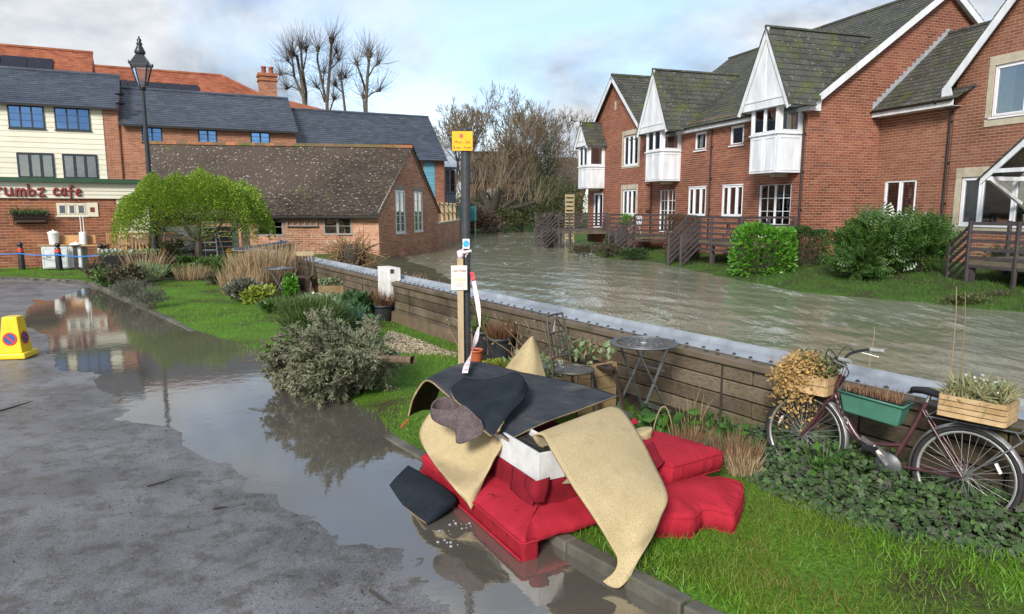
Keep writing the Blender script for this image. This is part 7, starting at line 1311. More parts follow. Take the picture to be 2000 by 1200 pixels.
carpet('beige_carpet_sheet', [[(1086, 946, 0.3, 1), (1125, 944, 0.3, 1), (1180, 926, 0.3, 1), (1235, 912, 0.32, 1)], [(1068, 890, 0.45, 1), (1112, 880, 0.47, 1), (1165, 855, 0.47, 1), (1215, 835, 0.47, 1)], [(1046, 864, 0.55, 1), (1095, 846, 0.56, 1), (1148, 826, 0.57, 1), (1200, 806, 0.57, 1)], [(1042, 849, 0.6, 1), (1092, 829, 0.61, 1), (1142, 811, 0.62, 1), (1190, 795, 0.62, 1)], [(1060, 850, 0.615, 1), (1118, 832, 0.63, 1), (1172, 812, 0.635, 1), (1214, 800, 0.62, 1)], [(1080, 884, 0.57, 1), (1140, 858, 0.605, 1), (1202, 838, 0.605, 1), (1248, 848, 0.56, 1)], [(1114, 942, 0.48, 1), (1168, 915, 0.52, 1), (1228, 895, 0.53, 1), (1279, 908, 0.47, 1)], [(1158, 1008, 0.37, 1), (1205, 982, 0.41, 1), (1258, 966, 0.43, 1), (1304, 968, 0.41, 1)], [(1192, 1064, 0.235, 1), (1224, 1046, 0.27, 1), (1256, 1032, 0.3, 1), (1290, 1012, 0.32, 1)], [(1206, 1092, 0.155, 1), (1228, 1084, 0.17, 1), (1252, 1070, 0.2, 1), (1276, 1046, 0.24, 1)], [(1200, 1116, .10, 1), (1216, 1116, .10, 1), (1234, 1108, .12, 1), (1250, 1090, .155, 1)], [(1177, 1136, .05, 1), (1192, 1146, .03, 1), (1211, 1147, .035, 1), (1230, 1130, .07, 1)]], .012, [BEI, BEIB, FRAY], 'big beige carpet sheet draped from the sofa down to the kerb', n=7, wob=.006)
carpet('beige_carpet_roll', [[(1010, 724, 6.65), (1022, 700, 6.6), (1033, 675, 6.55), (1040, 658, 6.5)], [(984, 722, 6.5), (1002, 700, 6.45), (1020, 676, 6.42), (1034, 660, 6.4)], [(1004, 732, 6.28), (1016, 708, 6.28), (1028, 682, 6.3), (1039, 657, 6.34)], [(1040, 738, 6.22), (1042, 712, 6.25), (1043, 684, 6.3), (1042, 657, 6.36)], [(1068, 738, 6.35), (1060, 712, 6.35), (1052, 684, 6.38), (1043, 657, 6.4)]], .012, [BEI, UNDB, FRAY], 'beige carpet piece rolled into a standing cone behind the sofa', n=9, wob=.0)
carpet('beige_carpet_scrap', [[(1240, 838, 5.2), (1252, 834, 5.2), (1270, 833, 5.2)], [(1242, 846, 5.05), (1258, 846, 5.05), (1274, 838, 5.1)], [(1256, 866, 5.05), (1264, 862, 5.05), (1272, 858, 5.1)]], .010, [BEI, BEIB, FRAY], 'small beige carpet scrap sticking out above the red cushions', n=6, wob=.0)
carpet('black_carpet_mat', [[(750, 962, 5.04), (772, 934, 5.18), (797, 909, 5.34)], [(775, 978, 4.84), (806, 945, 5.0), (832, 928, 5.14)], [(808, 1004, 4.58), (844, 968, 4.72), (868, 952, 4.86)], [(828, 1018, 4.42), (862, 986, 4.55), (890, 972, 4.70)], [(836, 1026, 4.42), (868, 1002, 4.53), (889, 988, 4.66)], [(842, 1020, 4.52), (866, 1004, 4.6), (884, 994, 4.7)]], .022, [BLKC, UNDB, FRAY], 'black carpet mat curling out of the puddle left of the sofa', n=9, wob=.004)
# cushions
def cushion(label, outline, z0, th, M=None, puff=.05):
    """a boxed cushion: a puffed top and bottom on a grid snapped to the outline, sides between, piping on both seams"""
    P = resample([Vector((x, y, 0)) for x, y in outline]+[Vector((*outline[0], 0))], .02); pa = np.array([(p.x, p.y) for p in P])
    for _ in range(3): pa = (np.roll(pa, 1, 0)+2*pa+np.roll(pa, -1, 0))/4
    h = .016; gx = np.arange(pa[:, 0].min()-h, pa[:, 0].max()+h, h); gy = np.arange(pa[:, 1].min()-h, pa[:, 1].max()+h, h); X, Y = np.meshgrid(gx, gy); D, bi, bt = segdist(X, Y, pa); ins = pip(X, Y, pa); ok = ins | (D < h*.5)
    idx = np.arange(X.size).reshape(X.shape); q = np.stack([idx[:-1, :-1], idx[:-1, 1:], idx[1:, 1:], idx[1:, :-1]], -1); k = ok[:-1, :-1] & ok[:-1, 1:] & ok[1:, 1:] & ok[1:, :-1]; q = q[k]; used = np.unique(q); rm = np.full(X.size, -1); rm[used] = np.arange(len(used)); q = rm[q]; x, y, d, bi, bt = (v.ravel()[used] for v in (X, Y, D, bi, bt))
    E = {}
    for f in q:
        for i in range(4):
            e = (int(f[i]), int(f[(i+1) % 4])); r = (e[1], e[0])
            if r in E: del E[r]
            else: E[e] = 1
    bnd = np.array(list(E)); bv = np.unique(bnd); a_ = pa[bi]; b_ = pa[(bi+1) % len(pa)]; nx = a_+(b_-a_)*bt[:, None]; x[bv] = nx[bv, 0]; y[bv] = nx[bv, 1]; d = d.copy(); d[bv] = 0; d = np.where(pip(x, y, pa), d, 0)
    rim = np.sqrt(np.clip(1-(1-np.clip(d/.05, 0, 1))**2, 0, 1)); wr = .007*np.sin((x*1.3+y)*46+np.sin(y*19)*2)*np.exp(-(d/.06)**2)*np.clip(d/.012, 0, 1)+.006*fbm(x, y, 9, 3, 4)*np.clip(d/.05, 0, 1)
    zt_ = z0+th*.86+th*.14*rim+puff*(1-np.exp(-(d/.14)**2))+wr; zb_ = z0+th*.10-th*.10*rim; n = len(x); side = .008*np.sin(np.arange(n)*.37); V = np.concatenate([np.stack([x, y, zt_], 1), np.stack([x, y, zb_], 1)])
    mid = np.stack([x, y, np.full(n, z0+th*.5)], 1); c = pa.mean(0); dd = unit(np.stack([x-c[0], y-c[1]], 1)); mid[:, :2] += dd*(.012+.006*np.sin(np.arange(n)[:, None]*1.1+x[:, None]*60)); V = np.concatenate([V, mid])
    F = np.concatenate([q, q[:, ::-1]+n, np.stack([bnd[:, 1], bnd[:, 0], bnd[:, 0]+2*n, bnd[:, 1]+2*n], 1), np.stack([bnd[:, 1]+2*n, bnd[:, 0]+2*n, bnd[:, 0]+n, bnd[:, 1]+n], 1)])
    tr = (lambda v: Vector(v)) if M is None else (lambda v: M @ Vector(v)); V = np.array([tuple(tr(v)) for v in V])
    t = thing('sofa_cushion', (c[0], c[1], z0) if M is None else M.translation, label, 'cushion', 'loose red sofa cushions'); npmesh('cover', V, F, REDC, t, smooth=True)
    for hh in (.10, .86): m2 = MB(); m2.tube([tr((p[0], p[1], z0+th*hh)) for p in pa], .006, 5, closed=True); m2.build('piping', REDC, t)
    return t
zt_l = .235; o_ = [tuple(G(px, py, zt_l))[:2] for px, py in ((1235, 1003), (1290, 1002), (1354, 1004), (1366, 994), (1370, 985), (1400, 988), (1432, 998), (1444, 975), (1452, 952), (1450, 934), (1415, 927), (1375, 924), (1320, 930), (1240, 945))]
cushion('large notched red sofa cushion lying flat on the lawn', o_, .055, .17)
A_, B_, C_, D_ = at(1280, 836, 5.42), at(1416, 876, 4.98), at(1314, 905, 4.55), at(1190, 862, 4.95); ux = (B_-A_); uy = (D_-A_); cx_ = (A_+B_+C_+D_)/4; X_ = ((B_-A_)+(C_-D_)).normalized(); N_ = X_.cross((D_-A_)+(C_-B_)).normalized(); N_ = N_ if N_.z > 0 else -N_; Y_ = N_.cross(X_); M_ = Matrix((X_, Y_, N_)).transposed().to_4x4(); M_.translation = cx_-N_*.175
ol = [((p-cx_).dot(X_), (p-cx_).dot(Y_)) for p in (A_, B_, C_, D_)]
cushion('plump red sofa cushion resting on the notched cushion', ol, 0, .165, M_, puff=.03)
P = pts([[(1262, 870, 4.75), (1275, 862, 4.85)], [(1270, 900, 4.6), (1290, 893, 4.65)], [(1282, 917, 4.5), (1298, 900, 4.58)]]); o = sheet('red_cloth_flap', P, .006, [REDD]*3, None, n=5, label='small dark red cloth flap hanging beside the plump cushion', cat='cloth')
P = pts([[(1232, 822, 5.35), (1240, 815, 5.4)], [(1236, 830, 5.3), (1248, 826, 5.35)]]); o = sheet('red_cloth_scrap', P, .006, [REDC]*3, None, n=4, label='red cloth scrap peeping out behind the beige sheet', cat='cloth')
# ---------------- sign post
pb = at(910, 705, 7.0); pb.z = lh(pb); PT0 = at(904, 256, 7.0); PP = thing('sign_post', pb, 'dark round sign post carrying the yellow parking plate', 'sign post'); mb = MB(); tp = Vector((at(909, 256, 7).x, 7.0, PT0.z)); mb.tube([pb-Vector((0, 0, .2)), tp], .046, 16); mb.lathe([(.05, 0), (.05, .01), (.03, .03), (.001, .035)], tp, 14); mb.build('post', pm('dark_post', (.028, .03, .036), (.045, .048, .055), rough=.45, scale=9, bmp=.15), PP)
fsg = Fr((tp.x-.03, 6.945, 0), (1, .0, 0), (0, -1, 0)); zc = (zat(257, 6.94)+zat(294, 6.94))/2; mb = MB(); mb.fb(fsg, -.103, .107, zc-.098, zc+.098, -.004, 0); mb.build('plate', pm('plate_yellow', (.80, .40, .008), (.74, .36, .008), rough=.35, scale=3), PP, bevel=.006)
mb = MB()
for q in ((-.103, .107, zc+.0945, zc+.098), (-.103, .107, zc-.098, zc-.0945), (-.103, -.0995, zc-.0945, zc+.0945), (.1035, .107, zc-.0945, zc+.0945)): mb.fb(fsg, *q, .0, .0015)
mb.build('plate_border', BLACKP, PP); mb = MB(); mb.fb(fsg, -.05, .05, zc-.05, zc+.05, -.05, -.006); mb.build('bracket', BLACKP, PP)
INK = pm('black_ink', (.012, .012, .012), rough=.5, bmp=0); text('lettering', 'Mon - Sat', .037, fsg, .002, zc-.012, .002, INK, PP, .0005, bold=0, space=1.08); text('lettering', '8 am - 6 pm', .035, fsg, .002, zc-.064, .002, INK, PP, .0005, bold=0, space=1.05)
mb = MB(); k = 20; mb.poly([fsg.p(-.008+.019*cos(2*pi*i/k), zc+.048+.022*sin(2*pi*i/k), .002) for i in range(k)]); mb.build('red_symbol', pm('faded_red', (.55, .09, .08), (.42, .10, .10), rough=.5, scale=60), PP); mb = MB(); mb.beam(fsg.p(-.018, zc+.06, .003), fsg.p(.002, zc+.036, .003), .004, .001); mb.build('symbol_bar', pm('pink_ink', (.65, .35, .32), rough=.5), PP)
ft = Fr((at(911, 477, 6.95).x, 6.948, 0), (1, 0, 0), (0, -1, 0)); z0, z1 = zat(486, 6.95), zat(467, 6.95); mb = MB(); mb.fb(ft, -.038, .032, z0, z1, -.004, .0); mb.build('sticker', WPL, PP); mb = MB(); zc2 = (z0+z1)/2; mb.poly([ft.p(-.003+.031*cos(2*pi*i/k), zc2+.036*sin(2*pi*i/k), .002) for i in range(k)]); mb.build('sticker_disc', pm('sky_blue', (.03, .35, .62), (.03, .30, .55), rough=.4), PP); mb = MB(); mb.beam(ft.p(-.026, zc2+.026, .004), ft.p(.02, zc2-.026, .004), .008, .001); mb.build('sticker_bar', WPL, PP)
sb = at(900, 735, 6.93); sb.z = lh(sb); CS = thing('car_park_sign', sb, 'white car park notice on a pale timber stake', 'sign'); sx = at(900, 600, 6.93).x; mb = MB(); mb.box((sx+.0, 6.93, (sb.z-.2+zat(505, 6.93))/2), (.062, .045, zat(505, 6.93)-sb.z+.2)); mb.build('stake', pm('pale_stake', (.42, .33, .21), (.33, .25, .155), rough=.8, scale=6, bmp=.2, stretch=(3, 3, .3)), CS, bevel=.004)
fc = Fr((at(897, 545, 6.9).x, 6.895, 0), (1, .08, 0), (.08, -1, 0)); z0, z1 = zat(567, 6.9), zat(519, 6.9); zc = (z0+z1)/2; mb = MB(); mb.fb(fc, -.082, .082, z0, z1, -.012, 0); mb.build('board', pm('notice_board', (.70, .66, .62), (.60, .56, .52), rough=.5, scale=10), CS, bevel=.004)
text('lettering', 'CAR PARK', .031, fc, 0, z1-.055, .002, pm('maroon_ink', (.20, .04, .045), (.26, .07, .07), rough=.5, scale=50), CS, .0005); 
FY = pm('faded_yellow_ink', (.62, .50, .22), (.58, .48, .28), rough=.6, scale=40)
for i, w in enumerate((.018, .014, .018, .012, .02, .014, .016)): mb = MB(); x = -.06+.019*i; mb.fb(fc, x, x+.012, zc-.03, zc-.008, .001, .002); mb.build('faded_letter', FY, CS)
FI = pm('faint_ink', (.48, .36, .34), (.5, .4, .38), rough=.6)
for i in range(5): w = .05-.006*abs(i-2); mb = MB(); mb.fb(fc, -w, w, zc-.048-.011*i, zc-.0455-.011*i, .001, .0015); mb.build('small_print', FI, CS)
# barrier tape from the post to the pile
TAPE = pm('barrier_tape', (.72, .66, .68), (.66, .52, .55), rough=.35, scale=22, bmp=.0); TRED = pm('tape_red', (.62, .05, .05), (.55, .06, .06), rough=.35)
def ribbon(path, w): 
    r0, r1 = [], []
    for i, p in enumerate(path):
        d = (path[min(i+1, len(path)-1)]-path[max(i-1, 0)]).normalized(); s = d.cross(Vector((0, 1, .2))).normalized(); r0.append(p-s*w[i]/2); r1.append(p+s*w[i]/2)
    return [[a, (a+b)/2+Vector((0, .006, 0)), b] for a, b in zip(r0, r1)]
pth = [at(922, 533, 6.9), at(928, 565, 6.88), at(934, 600, 6.85), at(937, 637, 6.8), at(935, 640, 6.78), at(930, 662, 6.6), at(920, 690, 6.3), at(912, 712, 5.95), at(908, 729, 5.7)]
TP = thing('barrier_tape', pth[0], 'red and white barrier tape twisting from the sign post down to the carpets', 'tape'); sheet('tape', ribbon(pth, [.035, .042, .045, .012, .018, .05, .05, .055, .05]), .001, [TAPE]*3, TP, n=5); sheet('red_band', ribbon([at(921, 532, 6.89), at(923, 540, 6.89), at(925, 548, 6.88)], [.034, .036, .04]), .001, [TRED]*3, TP, n=3)
TT = 'danger'; 
for i in range(7): q = pth[5].lerp(pth[8], .12+.13*i); mb = MB(); mb.beam(q+Vector((-.012, -.012, -.004)), q+Vector((.012, -.012, .004)), .012, .002); mb.build('tape_mark', pm('tape_ink', (.55, .12, .14)), TP)
kn = at(908, 493, 6.93); mb = MB()
for a in range(7):
    an = a*.9; d = Vector((cos(an)*.05-.02, -.02*sin(a), sin(an)*.035-.01)); mb.add([kn, kn+d+Vector((.012, 0, .02)), kn+d*1.25, kn+d+Vector((-.01, -.01, -.02))], [(0, 1, 2, 3)])
mb.tube([kn+Vector((-.052, .02, 0)), kn+Vector((.0, -.02, .0)), kn+Vector((.06, .02, .012))], .016, 6); mb.lathe([(.002, -.04), (.03, -.02), (.035, .01), (.02, .035), (.002, .045)], kn+Vector((-.045, -.01, -.03)), 8); tag(mb.build('tape_knot', pm('pink_tape', (.70, .60, .64), (.66, .48, .54), rough=.4, scale=40), origin=kn), 'knotted scrap of pale barrier tape tied round the sign post', 'tape')
# orange stick by the lawn edge
a, b = at(783, 836, 5.5), at(797, 819, 5.55); mb = MB(); mb.tube([a, b], .006, 6); tag(mb.build('orange_stick', BREF, origin=a), 'thin orange stick poking out under the dark carpet sheet', 'stick')
# ---------------- bicycle
hr, hf = at(1885, 921, 4.48), at(1571, 840, 5.36); hr.z = hf.z = .335; hb = hr.copy(); dirb = (hf-hr); WB = dirb.length; dirb.normalize(); BK = thing('bicycle', (hr.x, hr.y, 0), 'old maroon step through bicycle leaning along the flood wall', 'bicycle'); sideb = Vector((dirb.y, -dirb.x, 0)); sideb = sideb if sideb.y < 0 else -sideb; tilt = -.13
def b(x, z, y=0): return hr+dirb*(x*WB/1.12)+Vector((0, 0, z-.335))+sideb*(y+tilt*(z-.335))
MAR = pm('maroon_paint', (.075, .028, .032), (.05, .02, .024), rough=.28, scale=8, spec=.6, bmp=.05); CHR = pm('dull_chrome', (.55, .55, .54), (.42, .41, .38), rough=.3, scale=12, metal=.85, bmp=.05); RUB = pm('tyre_rubber', (.012, .012, .013), (.02, .02, .02), rough=.7, scale=30, bmp=.3); RIM = pm('rim_alloy', (.42, .42, .42), (.33, .33, .32), rough=.35, metal=.6, bmp=0); GRIP = pm('grey_grip', (.30, .31, .29), (.2, .21, .2), rough=.6); BLR = pm('black_rubber', (.013, .013, .015), rough=.55)
fr_ = MB()
for P_, r in (([(.88, .86), (.90, .80), (.945, .655)], .022), ([(.91, .78), (.86, .62), (.74, .44), (.60, .335), (.46, .285)], .021), ([(.925, .72), (.83, .50), (.70, .405), (.56, .40), (.40, .44)], .015), ([(.46, .285), (.36, .55), (.285, .78)], .017)): fr_.tube([b(*p) for p in catmull(np.array(P_), 5)], r, 8)
for y in (-.055, .055): fr_.tube([b(0, .335, y), b(.2, .31, y*.8), b(.46, .285, y*.4)], .011, 6); fr_.tube([b(0, .335, y), b(.30, .72, y*.35)], .010, 6)
fr_.build('frame', MAR, BK); mb = MB(); mb.tube([b(.74, .455, -.024), b(.84, .60, -.024), b(.90, .76, -.024)], .012, 6)
FKm = MB()
for y in (-.05, .05): FKm.tube([b(*p[:2], p[2]) for p in catmull(np.array([(.945, .655, y), (1.0, .55, y), (1.06, .43, y*1.05), (1.12, .335, y*1.1)]), 4)], .013, 6)
FKm.tube([b(.945, .66, -.055), b(.945, .66, .055)], .016, 6); FKm.build('fork', MAR, BK)
for c, nm in (((0, .335), 'rear'), ((1.12, .335), 'front')):
    def ring(r, y=0, n=48): return [b(c[0]+r*cos(a)*1.12/WB, c[1]+r*sin(a), y) for a in np.linspace(0, 2*pi, n, endpoint=False)]
    w = MB(); w.tube(ring(.318), .021, 10, closed=True); tyre = w.build('wheel', RUB, BK); w = MB(); w.tube(ring(.296), .013, 8, closed=True); w.build('rim', RIM, tyre); w = MB(); w.tube([b(*c, -.04), b(*c, .04)], .022 if nm == 'front' else .03, 12); w.lathe([(.001, 0)], b(*c), 3) if False else None; w.build('hub', CHR, tyre)
    sp = MB()
    for i in range(36): a = 2*pi*i/36; a2 = a+(.55 if i % 2 else -.55); y = .03*(1 if i % 4 < 2 else -1); sp.tube([b(c[0]+.024*cos(a2), c[1]+.024*sin(a2), y), b(c[0]+.29*cos(a)*1.12/WB, c[1]+.29*sin(a), 0)], .0016, 4, cap=False)
    o = sp.build('spokes', RIM, tyre, kind='stuff'); m = MB(); a = 2.7 if nm == 'front' else .75; a = -a+pi if nm == 'front' else a; aa = {'front': .35, 'rear': 2.62}[nm]; m.beam(b(c[0]+.21*cos(aa)-.035*sin(aa), c[1]+.21*sin(aa)+.035*cos(aa), .012), b(c[0]+.21*cos(aa)+.035*sin(aa), c[1]+.21*sin(aa)-.035*cos(aa), .012), .012, .028, up=sideb); m.build('spoke_reflector', WPL, tyre)
def guard(c, a0, a1, nm):
    m = MB(); n = 26; vs = []
    for a in np.linspace(a0, a1, n):
        for y, dr in ((-.03, -.012), (-.02, 0), (0, .006), (.02, 0), (.03, -.012)): r = .352+dr; vs.append(b(c[0]+r*cos(a)*1.12/WB, c[1]+r*sin(a), y))
    m.add(vs, [(i*5+j, i*5+j+1, i*5+j+6, i*5+j+5) for i in range(n-1) for j in range(4)], 0, True); m.build('mudguard', CHR, BK)
guard((0, .335), radians(25), radians(205) if False else radians(160), 'rear'); guard((0, .335), radians(160), radians(168), 'rear') if False else None
guard((0, .335), radians(-12), radians(25), 'rear'); guard((1.12, .335), radians(75), radians(195), 'front')
mb = MB(); mb.tube([b(.285, .78), b(.272, .83)], .013, 8); mb.tube([b(.88, .86), b(.868, .93)], .013, 8); mb.build('seat_post', CHR, BK)
sd = MB(); rows = [(.13, .868, .085), (.17, .885, .095), (.24, .885, .075), (.31, .882, .035), (.385, .872, .022), (.40, .862, .012)]; vs = []
for x, z, w in rows:
    for a in np.linspace(0, 2*pi, 10, endpoint=False): vs.append(b(x, z-.022+.024*sin(a)-(.02 if abs(cos(a)) > .9 else 0), w*cos(a)))
k = 10; sd.add(vs, [(i*k+j, i*k+(j+1) % k, (i+1)*k+(j+1) % k, (i+1)*k+j) for i in range(len(rows)-1) for j in range(k)]+[tuple(range(k))[::-1], tuple(range(len(vs)-k, len(vs)))], 0, True); sd.build('saddle', BLR, BK)
mb = MB(); mb.tube([b(.25, .845, -.04), b(.22, .835, -.04), b(.18, .85, -.05)], .006, 5); mb.tube([b(.25, .845, .04), b(.22, .835, .04), b(.18, .85, .05)], .006, 5); mb.build('saddle_springs', CHR, BK)
hbm = MB(); hc = b(.868, .95); hbm.tube([b(.868, .93), b(.90, .965)], .016, 8); hbm.tube([b(*p[:2], p[2]) for p in catmull(np.array([(.74, 1.035, -.29), (.83, 1.035, -.25), (.895, 1.01, -.12), (.90, .97, 0), (.895, 1.01, .12), (.83, 1.035, .25), (.74, 1.035, .29)]), 5)], .011, 8); hbm.build('handlebar', BLR, BK)
for y in (-1, 1):
    m = MB(); m.tube([b(.715, 1.035, y*.292), b(.81, 1.037, y*.262)], .017, 8); m.build('grip', GRIP, BK); m = MB(); m.tube([b(.86, 1.01, y*.23), b(.80, 1.0, y*.25), b(.74, .985, y*.27)], .006, 5); m.build('brake_lever', CHR, BK)
mb = MB()
for P_ in ([(.87, 1.02, .15), (.97, 1.06, .1), (1.0, .92, .05), (.95, .75, .02)], [(.86, 1.02, .2), (.80, .92, .1), (.86, .82, .04), (.92, .72, .02)], [(.87, 1.02, -.15), (.93, 1.06, -.1), (.98, .90, -.03), (.94, .74, 0)]): mb.tube([b(*p[:2], p[2]) for p in catmull(np.array(P_), 6)], .004, 5)
mb.build('cable', BLR, BK)
mb = MB()
for y in (-.075, .075): mb.tube([b(.26, .70, y), b(-.28, .715, y)], .006, 5); mb.tube([b(-.26, .715, y), b(-.30, .66, y), b(0, .335, y*.9)], .0055, 5)
for x in (-.28, -.1, .08, .24): mb.tube([b(x, .712, -.075), b(x, .712, .075)], .005, 5)
mb.build('rear_rack', IRON, BK); mb = MB(); mb.lathe([(.001, -.012), (.09, -.012), (.095, 0), (.09, .012), (.001, .012)], (0, 0, 0), 24); R_ = Vector((0, 0, 1)).rotation_difference(sideb).to_matrix(); mb.v = [R_ @ v + b(.46, .285, .055) for v in mb.v]; mb.build('chainwheel', IRON, BK)
mb = MB(); mb.beam(b(.46, .285, .08), b(.57, .40, .085), .012, .025, up=sideb); mb.beam(b(.46, .285, -.08), b(.35, .17, -.085), .012, .025, up=sideb); mb.build('crank', CHR, BK); 
for P_ in ((.57, .40, .14), (.35, .17, -.14)): m = MB(); m.box(b(*P_[:2], P_[2]), (.09, .07, .02), rz=math.atan2(dirb.y, dirb.x)); m.build('pedal', BLR, BK)
m = MB(); m.beam(b(.48, .36, .07), b(.66, .44, .07), .02, .03, up=Vector((0, 0, 1))); m.build('chain_guard', CHR, BK); m = MB(); m.box(b(-.335, .60, 0), (.035, .07, .055), rz=math.atan2(dirb.y, dirb.x)); m.build('rear_reflector', pm('red_lens', (.6, .02, .012), (.5, .015, .01), rough=.15, spec=.7, bmp=0), BK)
fb_ = Fr(b(0, 0, .024), -dirb, sideb); 
for i, ch in enumerate('TRAIL' if False else ''): pass
for i in range(6): x = .905-.022*i; z = .70-.036*i; m = MB(); m.beam(b(x, z, .0235), b(x-.008, z-.018, .0235), .002, .016, up=sideb); m.build('frame_decal', WPL, BK)
# crates and planter carried by the bicycle
CRW = pieces('crate_wood', [(.46, .32, .17), (.52, .37, .20), (.40, .27, .14), (.48, .35, .20)], rough=.75, stain=(.5, .42, .3), sscale=6, samt=.8, bmp=.3); az = math.atan2(dirb.y, dirb.x)
def crate(label, x0, x1, z0, z1, y0, y1, k, plants, holes=False):
    c = b((x0+x1)/2, z0, (y0+y1)/2); t = thing('wooden_crate', c, label, 'crate', 'wooden crates carried by the bicycle')
    for i in range(k):
        a = z0+(z1-z0)*i/k; e = z0+(z1-z0)*(i+1)/k-.006
        for y in (y0, y1): m = MB(); m.hexa([b(x0, a, y-.006), b(x1, a, y-.006), b(x1, a, y+.006), b(x0, a, y+.006), b(x0, e, y-.006), b(x1, e, y-.006), b(x1, e, y+.006), b(x0, e, y+.006)]); m.build('plank', CRW, t)
        for x in (x0, x1):
            if holes and i == k-1: pass
            m = MB(); m.hexa([b(x-.008, a, y0+.008), b(x+.008, a, y0+.008), b(x+.008, a, y1-.008), b(x-.008, a, y1-.008), b(x-.008, e, y0+.008), b(x+.008, e, y0+.008), b(x+.008, e, y1-.008), b(x-.008, e, y1-.008)]); m.build('plank', CRW, t)
    m = MB(); m.hexa([b(x0+.01, z0, y0+.01), b(x1-.01, z0, y0+.01), b(x1-.01, z0, y1-.01), b(x0+.01, z0, y1-.01), b(x0+.01, z1-.04, y0+.01), b(x1-.01, z1-.04, y0+.01), b(x1-.01, z1-.04, y1-.01), b(x0+.01, z1-.04, y1-.01)]); m.build('soil', SOIL, t)
    for mat, n, sz, h0, h1, shp, ex in plants: C = np.array([b(RNG.uniform(x0-ex, x1+ex), z1+RNG.uniform(h0, h1), RNG.uniform(y0-ex, y1+ex)) for _ in range(n)]); leaves('foliage', C, sz*RNG.uniform(.5, 1.2, n), mat, t, shape=shp, dirs=np.tile([0, 0, .9], (n, 1))+RNG.normal(size=(n, 3))*.5)
    return t
SEDUM = leafmat('sedum_straw', [(.42, .27, .09), (.50, .34, .13), (.35, .21, .07), (.46, .33, .17)], rough=.8, trans=.2); GRAS = leafmat('pale_grass', [(.26, .24, .12), (.32, .30, .17), (.20, .20, .09)], trans=.2)
cr1 = crate('wooden crate on the bicycle front holding trailing straw coloured plants', .935, 1.235, .70, .845, -.12, .14, 2, ((MIDG, 110, .05, 0, .10, 'oval', .0), (GREYL, 160, .045, 0, .14, 'oval', .0)))
n = 3400; u = RNG.normal(size=(n, 3)); u = unit(u)*RNG.uniform(.25, 1, (n, 1))**.5; fr2 = u*np.array([.19, .16, .11]); C = np.array([tuple(b(1.16+q[0], .87+q[1]*.9-(.0), .05+q[2]*1.3)) for q in fr2]); hang = RNG.uniform(size=n) < .42; C[hang] += np.array([tuple(dirb*(.03+RNG.normal()*.035)+sideb*.08+Vector((0, 0, -abs(RNG.normal())*.16))) for _ in range(hang.sum())])
leaves('trailing_plant', C, .030*RNG.uniform(.6, 1.3, n), SEDUM, cr1, shape='oval')
n = 500; C = np.array([tuple(b(RNG.uniform(.93, 1.12), .86+RNG.uniform(0, .10), RNG.uniform(-.12, .1))) for _ in range(n)]); leaves('foliage', C, .04, leafmat('grey_green_small', [(.16, .17, .08), (.22, .2, .10), (.13, .15, .07)], trans=.2), cr1)
crate('slatted wooden crate on the bicycle rear rack with pale grasses', -.21, .17, .745, .895, -.12, .14, 4, ((GRAS, 700, .15, -.04, .02, 'blade', -.02), (WHITEF, 60, .018, .04, .13, 'quad', -.06), (PALE, 160, .05, -.02, .09, 'oval', -.03)))
t = thing('window_box', b(.56, .62, .1), 'green plastic trough planter hung on the bicycle frame', 'planter'); GRP = pm('green_plastic', (.055, .17, .125), (.045, .14, .10), rough=.4, scale=6, bmp=.05)
m = MB(); m.hexa([b(.40, .60, .04), b(.78, .63, .04), b(.78, .63, .16), b(.40, .60, .16), b(.37, .75, .02), b(.81, .78, .02), b(.81, .78, .19), b(.37, .75, .19)]); m.build('trough', GRP, t, bevel=.012); m = MB(); m.tube([b(.365, .752, .015), b(.815, .782, .015), b(.815, .782, .195), b(.365, .752, .195)], .010, 6, closed=True); m.build('rim', GRP, t)
m = MB(); m.poly([b(.38, .764, .03), b(.80, .794, .03), b(.80, .794, .18), b(.38, .764, .18)]); m.build('soil', SOIL, t); n = 260; C = np.array([tuple(b(RNG.uniform(.40, .79), .77, RNG.uniform(.03, .18))) for _ in range(n)]); leaves('foliage', C, .10*RNG.uniform(.3, 1.1, n), DRYR, t, shape='blade', dirs=np.tile([0, 0, 1.], (n, 1)), jit=.3)
# ---------------- ivy-like ground cover and weeds along the wall
GC = leafmat('ground_ivy', [(.03, .06, .02), (.045, .09, .028), (.065, .125, .034), (.06, .075, .05), (.085, .17, .04), (.085, .09, .062), (.045, .055, .036)], rough=.5, trans=.2)
IV = gpoly([(1395, 890), (1425, 925), (1500, 966), (1600, 1012), (1750, 1062), (2150, 1140), (2300, 960), (1900, 860), (1700, 820), (1480, 800), (1400, 840)])
n = 26000; x = RNG.uniform(IV[:, 0].min(), IV[:, 0].max(), n); y = RNG.uniform(IV[:, 1].min(), IV[:, 1].max(), n); D = segdist(x, y, IV)[0]; dW = (x-WF.o.x)*wn.x+(y-WF.o.y)*wn.y
k = pip(x, y, IV) & (dW > .34); x, y, D, dW = x[k], y[k], D[k], dW[k]; hh = np.clip(D*1.2, .02, 1)*(.16+.10*fbm(x, y, 3, 3, 5)+.10*np.clip(1-np.abs(dW-.75)/.5, 0, 1)); z = lawn_h(x, y)+hh*np.sqrt(RNG.uniform(size=len(x)))
leaves('ground_cover', np.stack([x, y, z], 1), .043*RNG.uniform(.5, 1.5, len(x)), GC, shape='ivy', nrm=np.tile([-.15, -.45, 1.], (len(x), 1)), dirs=np.stack([RNG.normal(size=len(x)), RNG.normal(size=len(x))-.3, RNG.normal(size=len(x))*.3-.1], 1), jit=.35, kind='stuff')
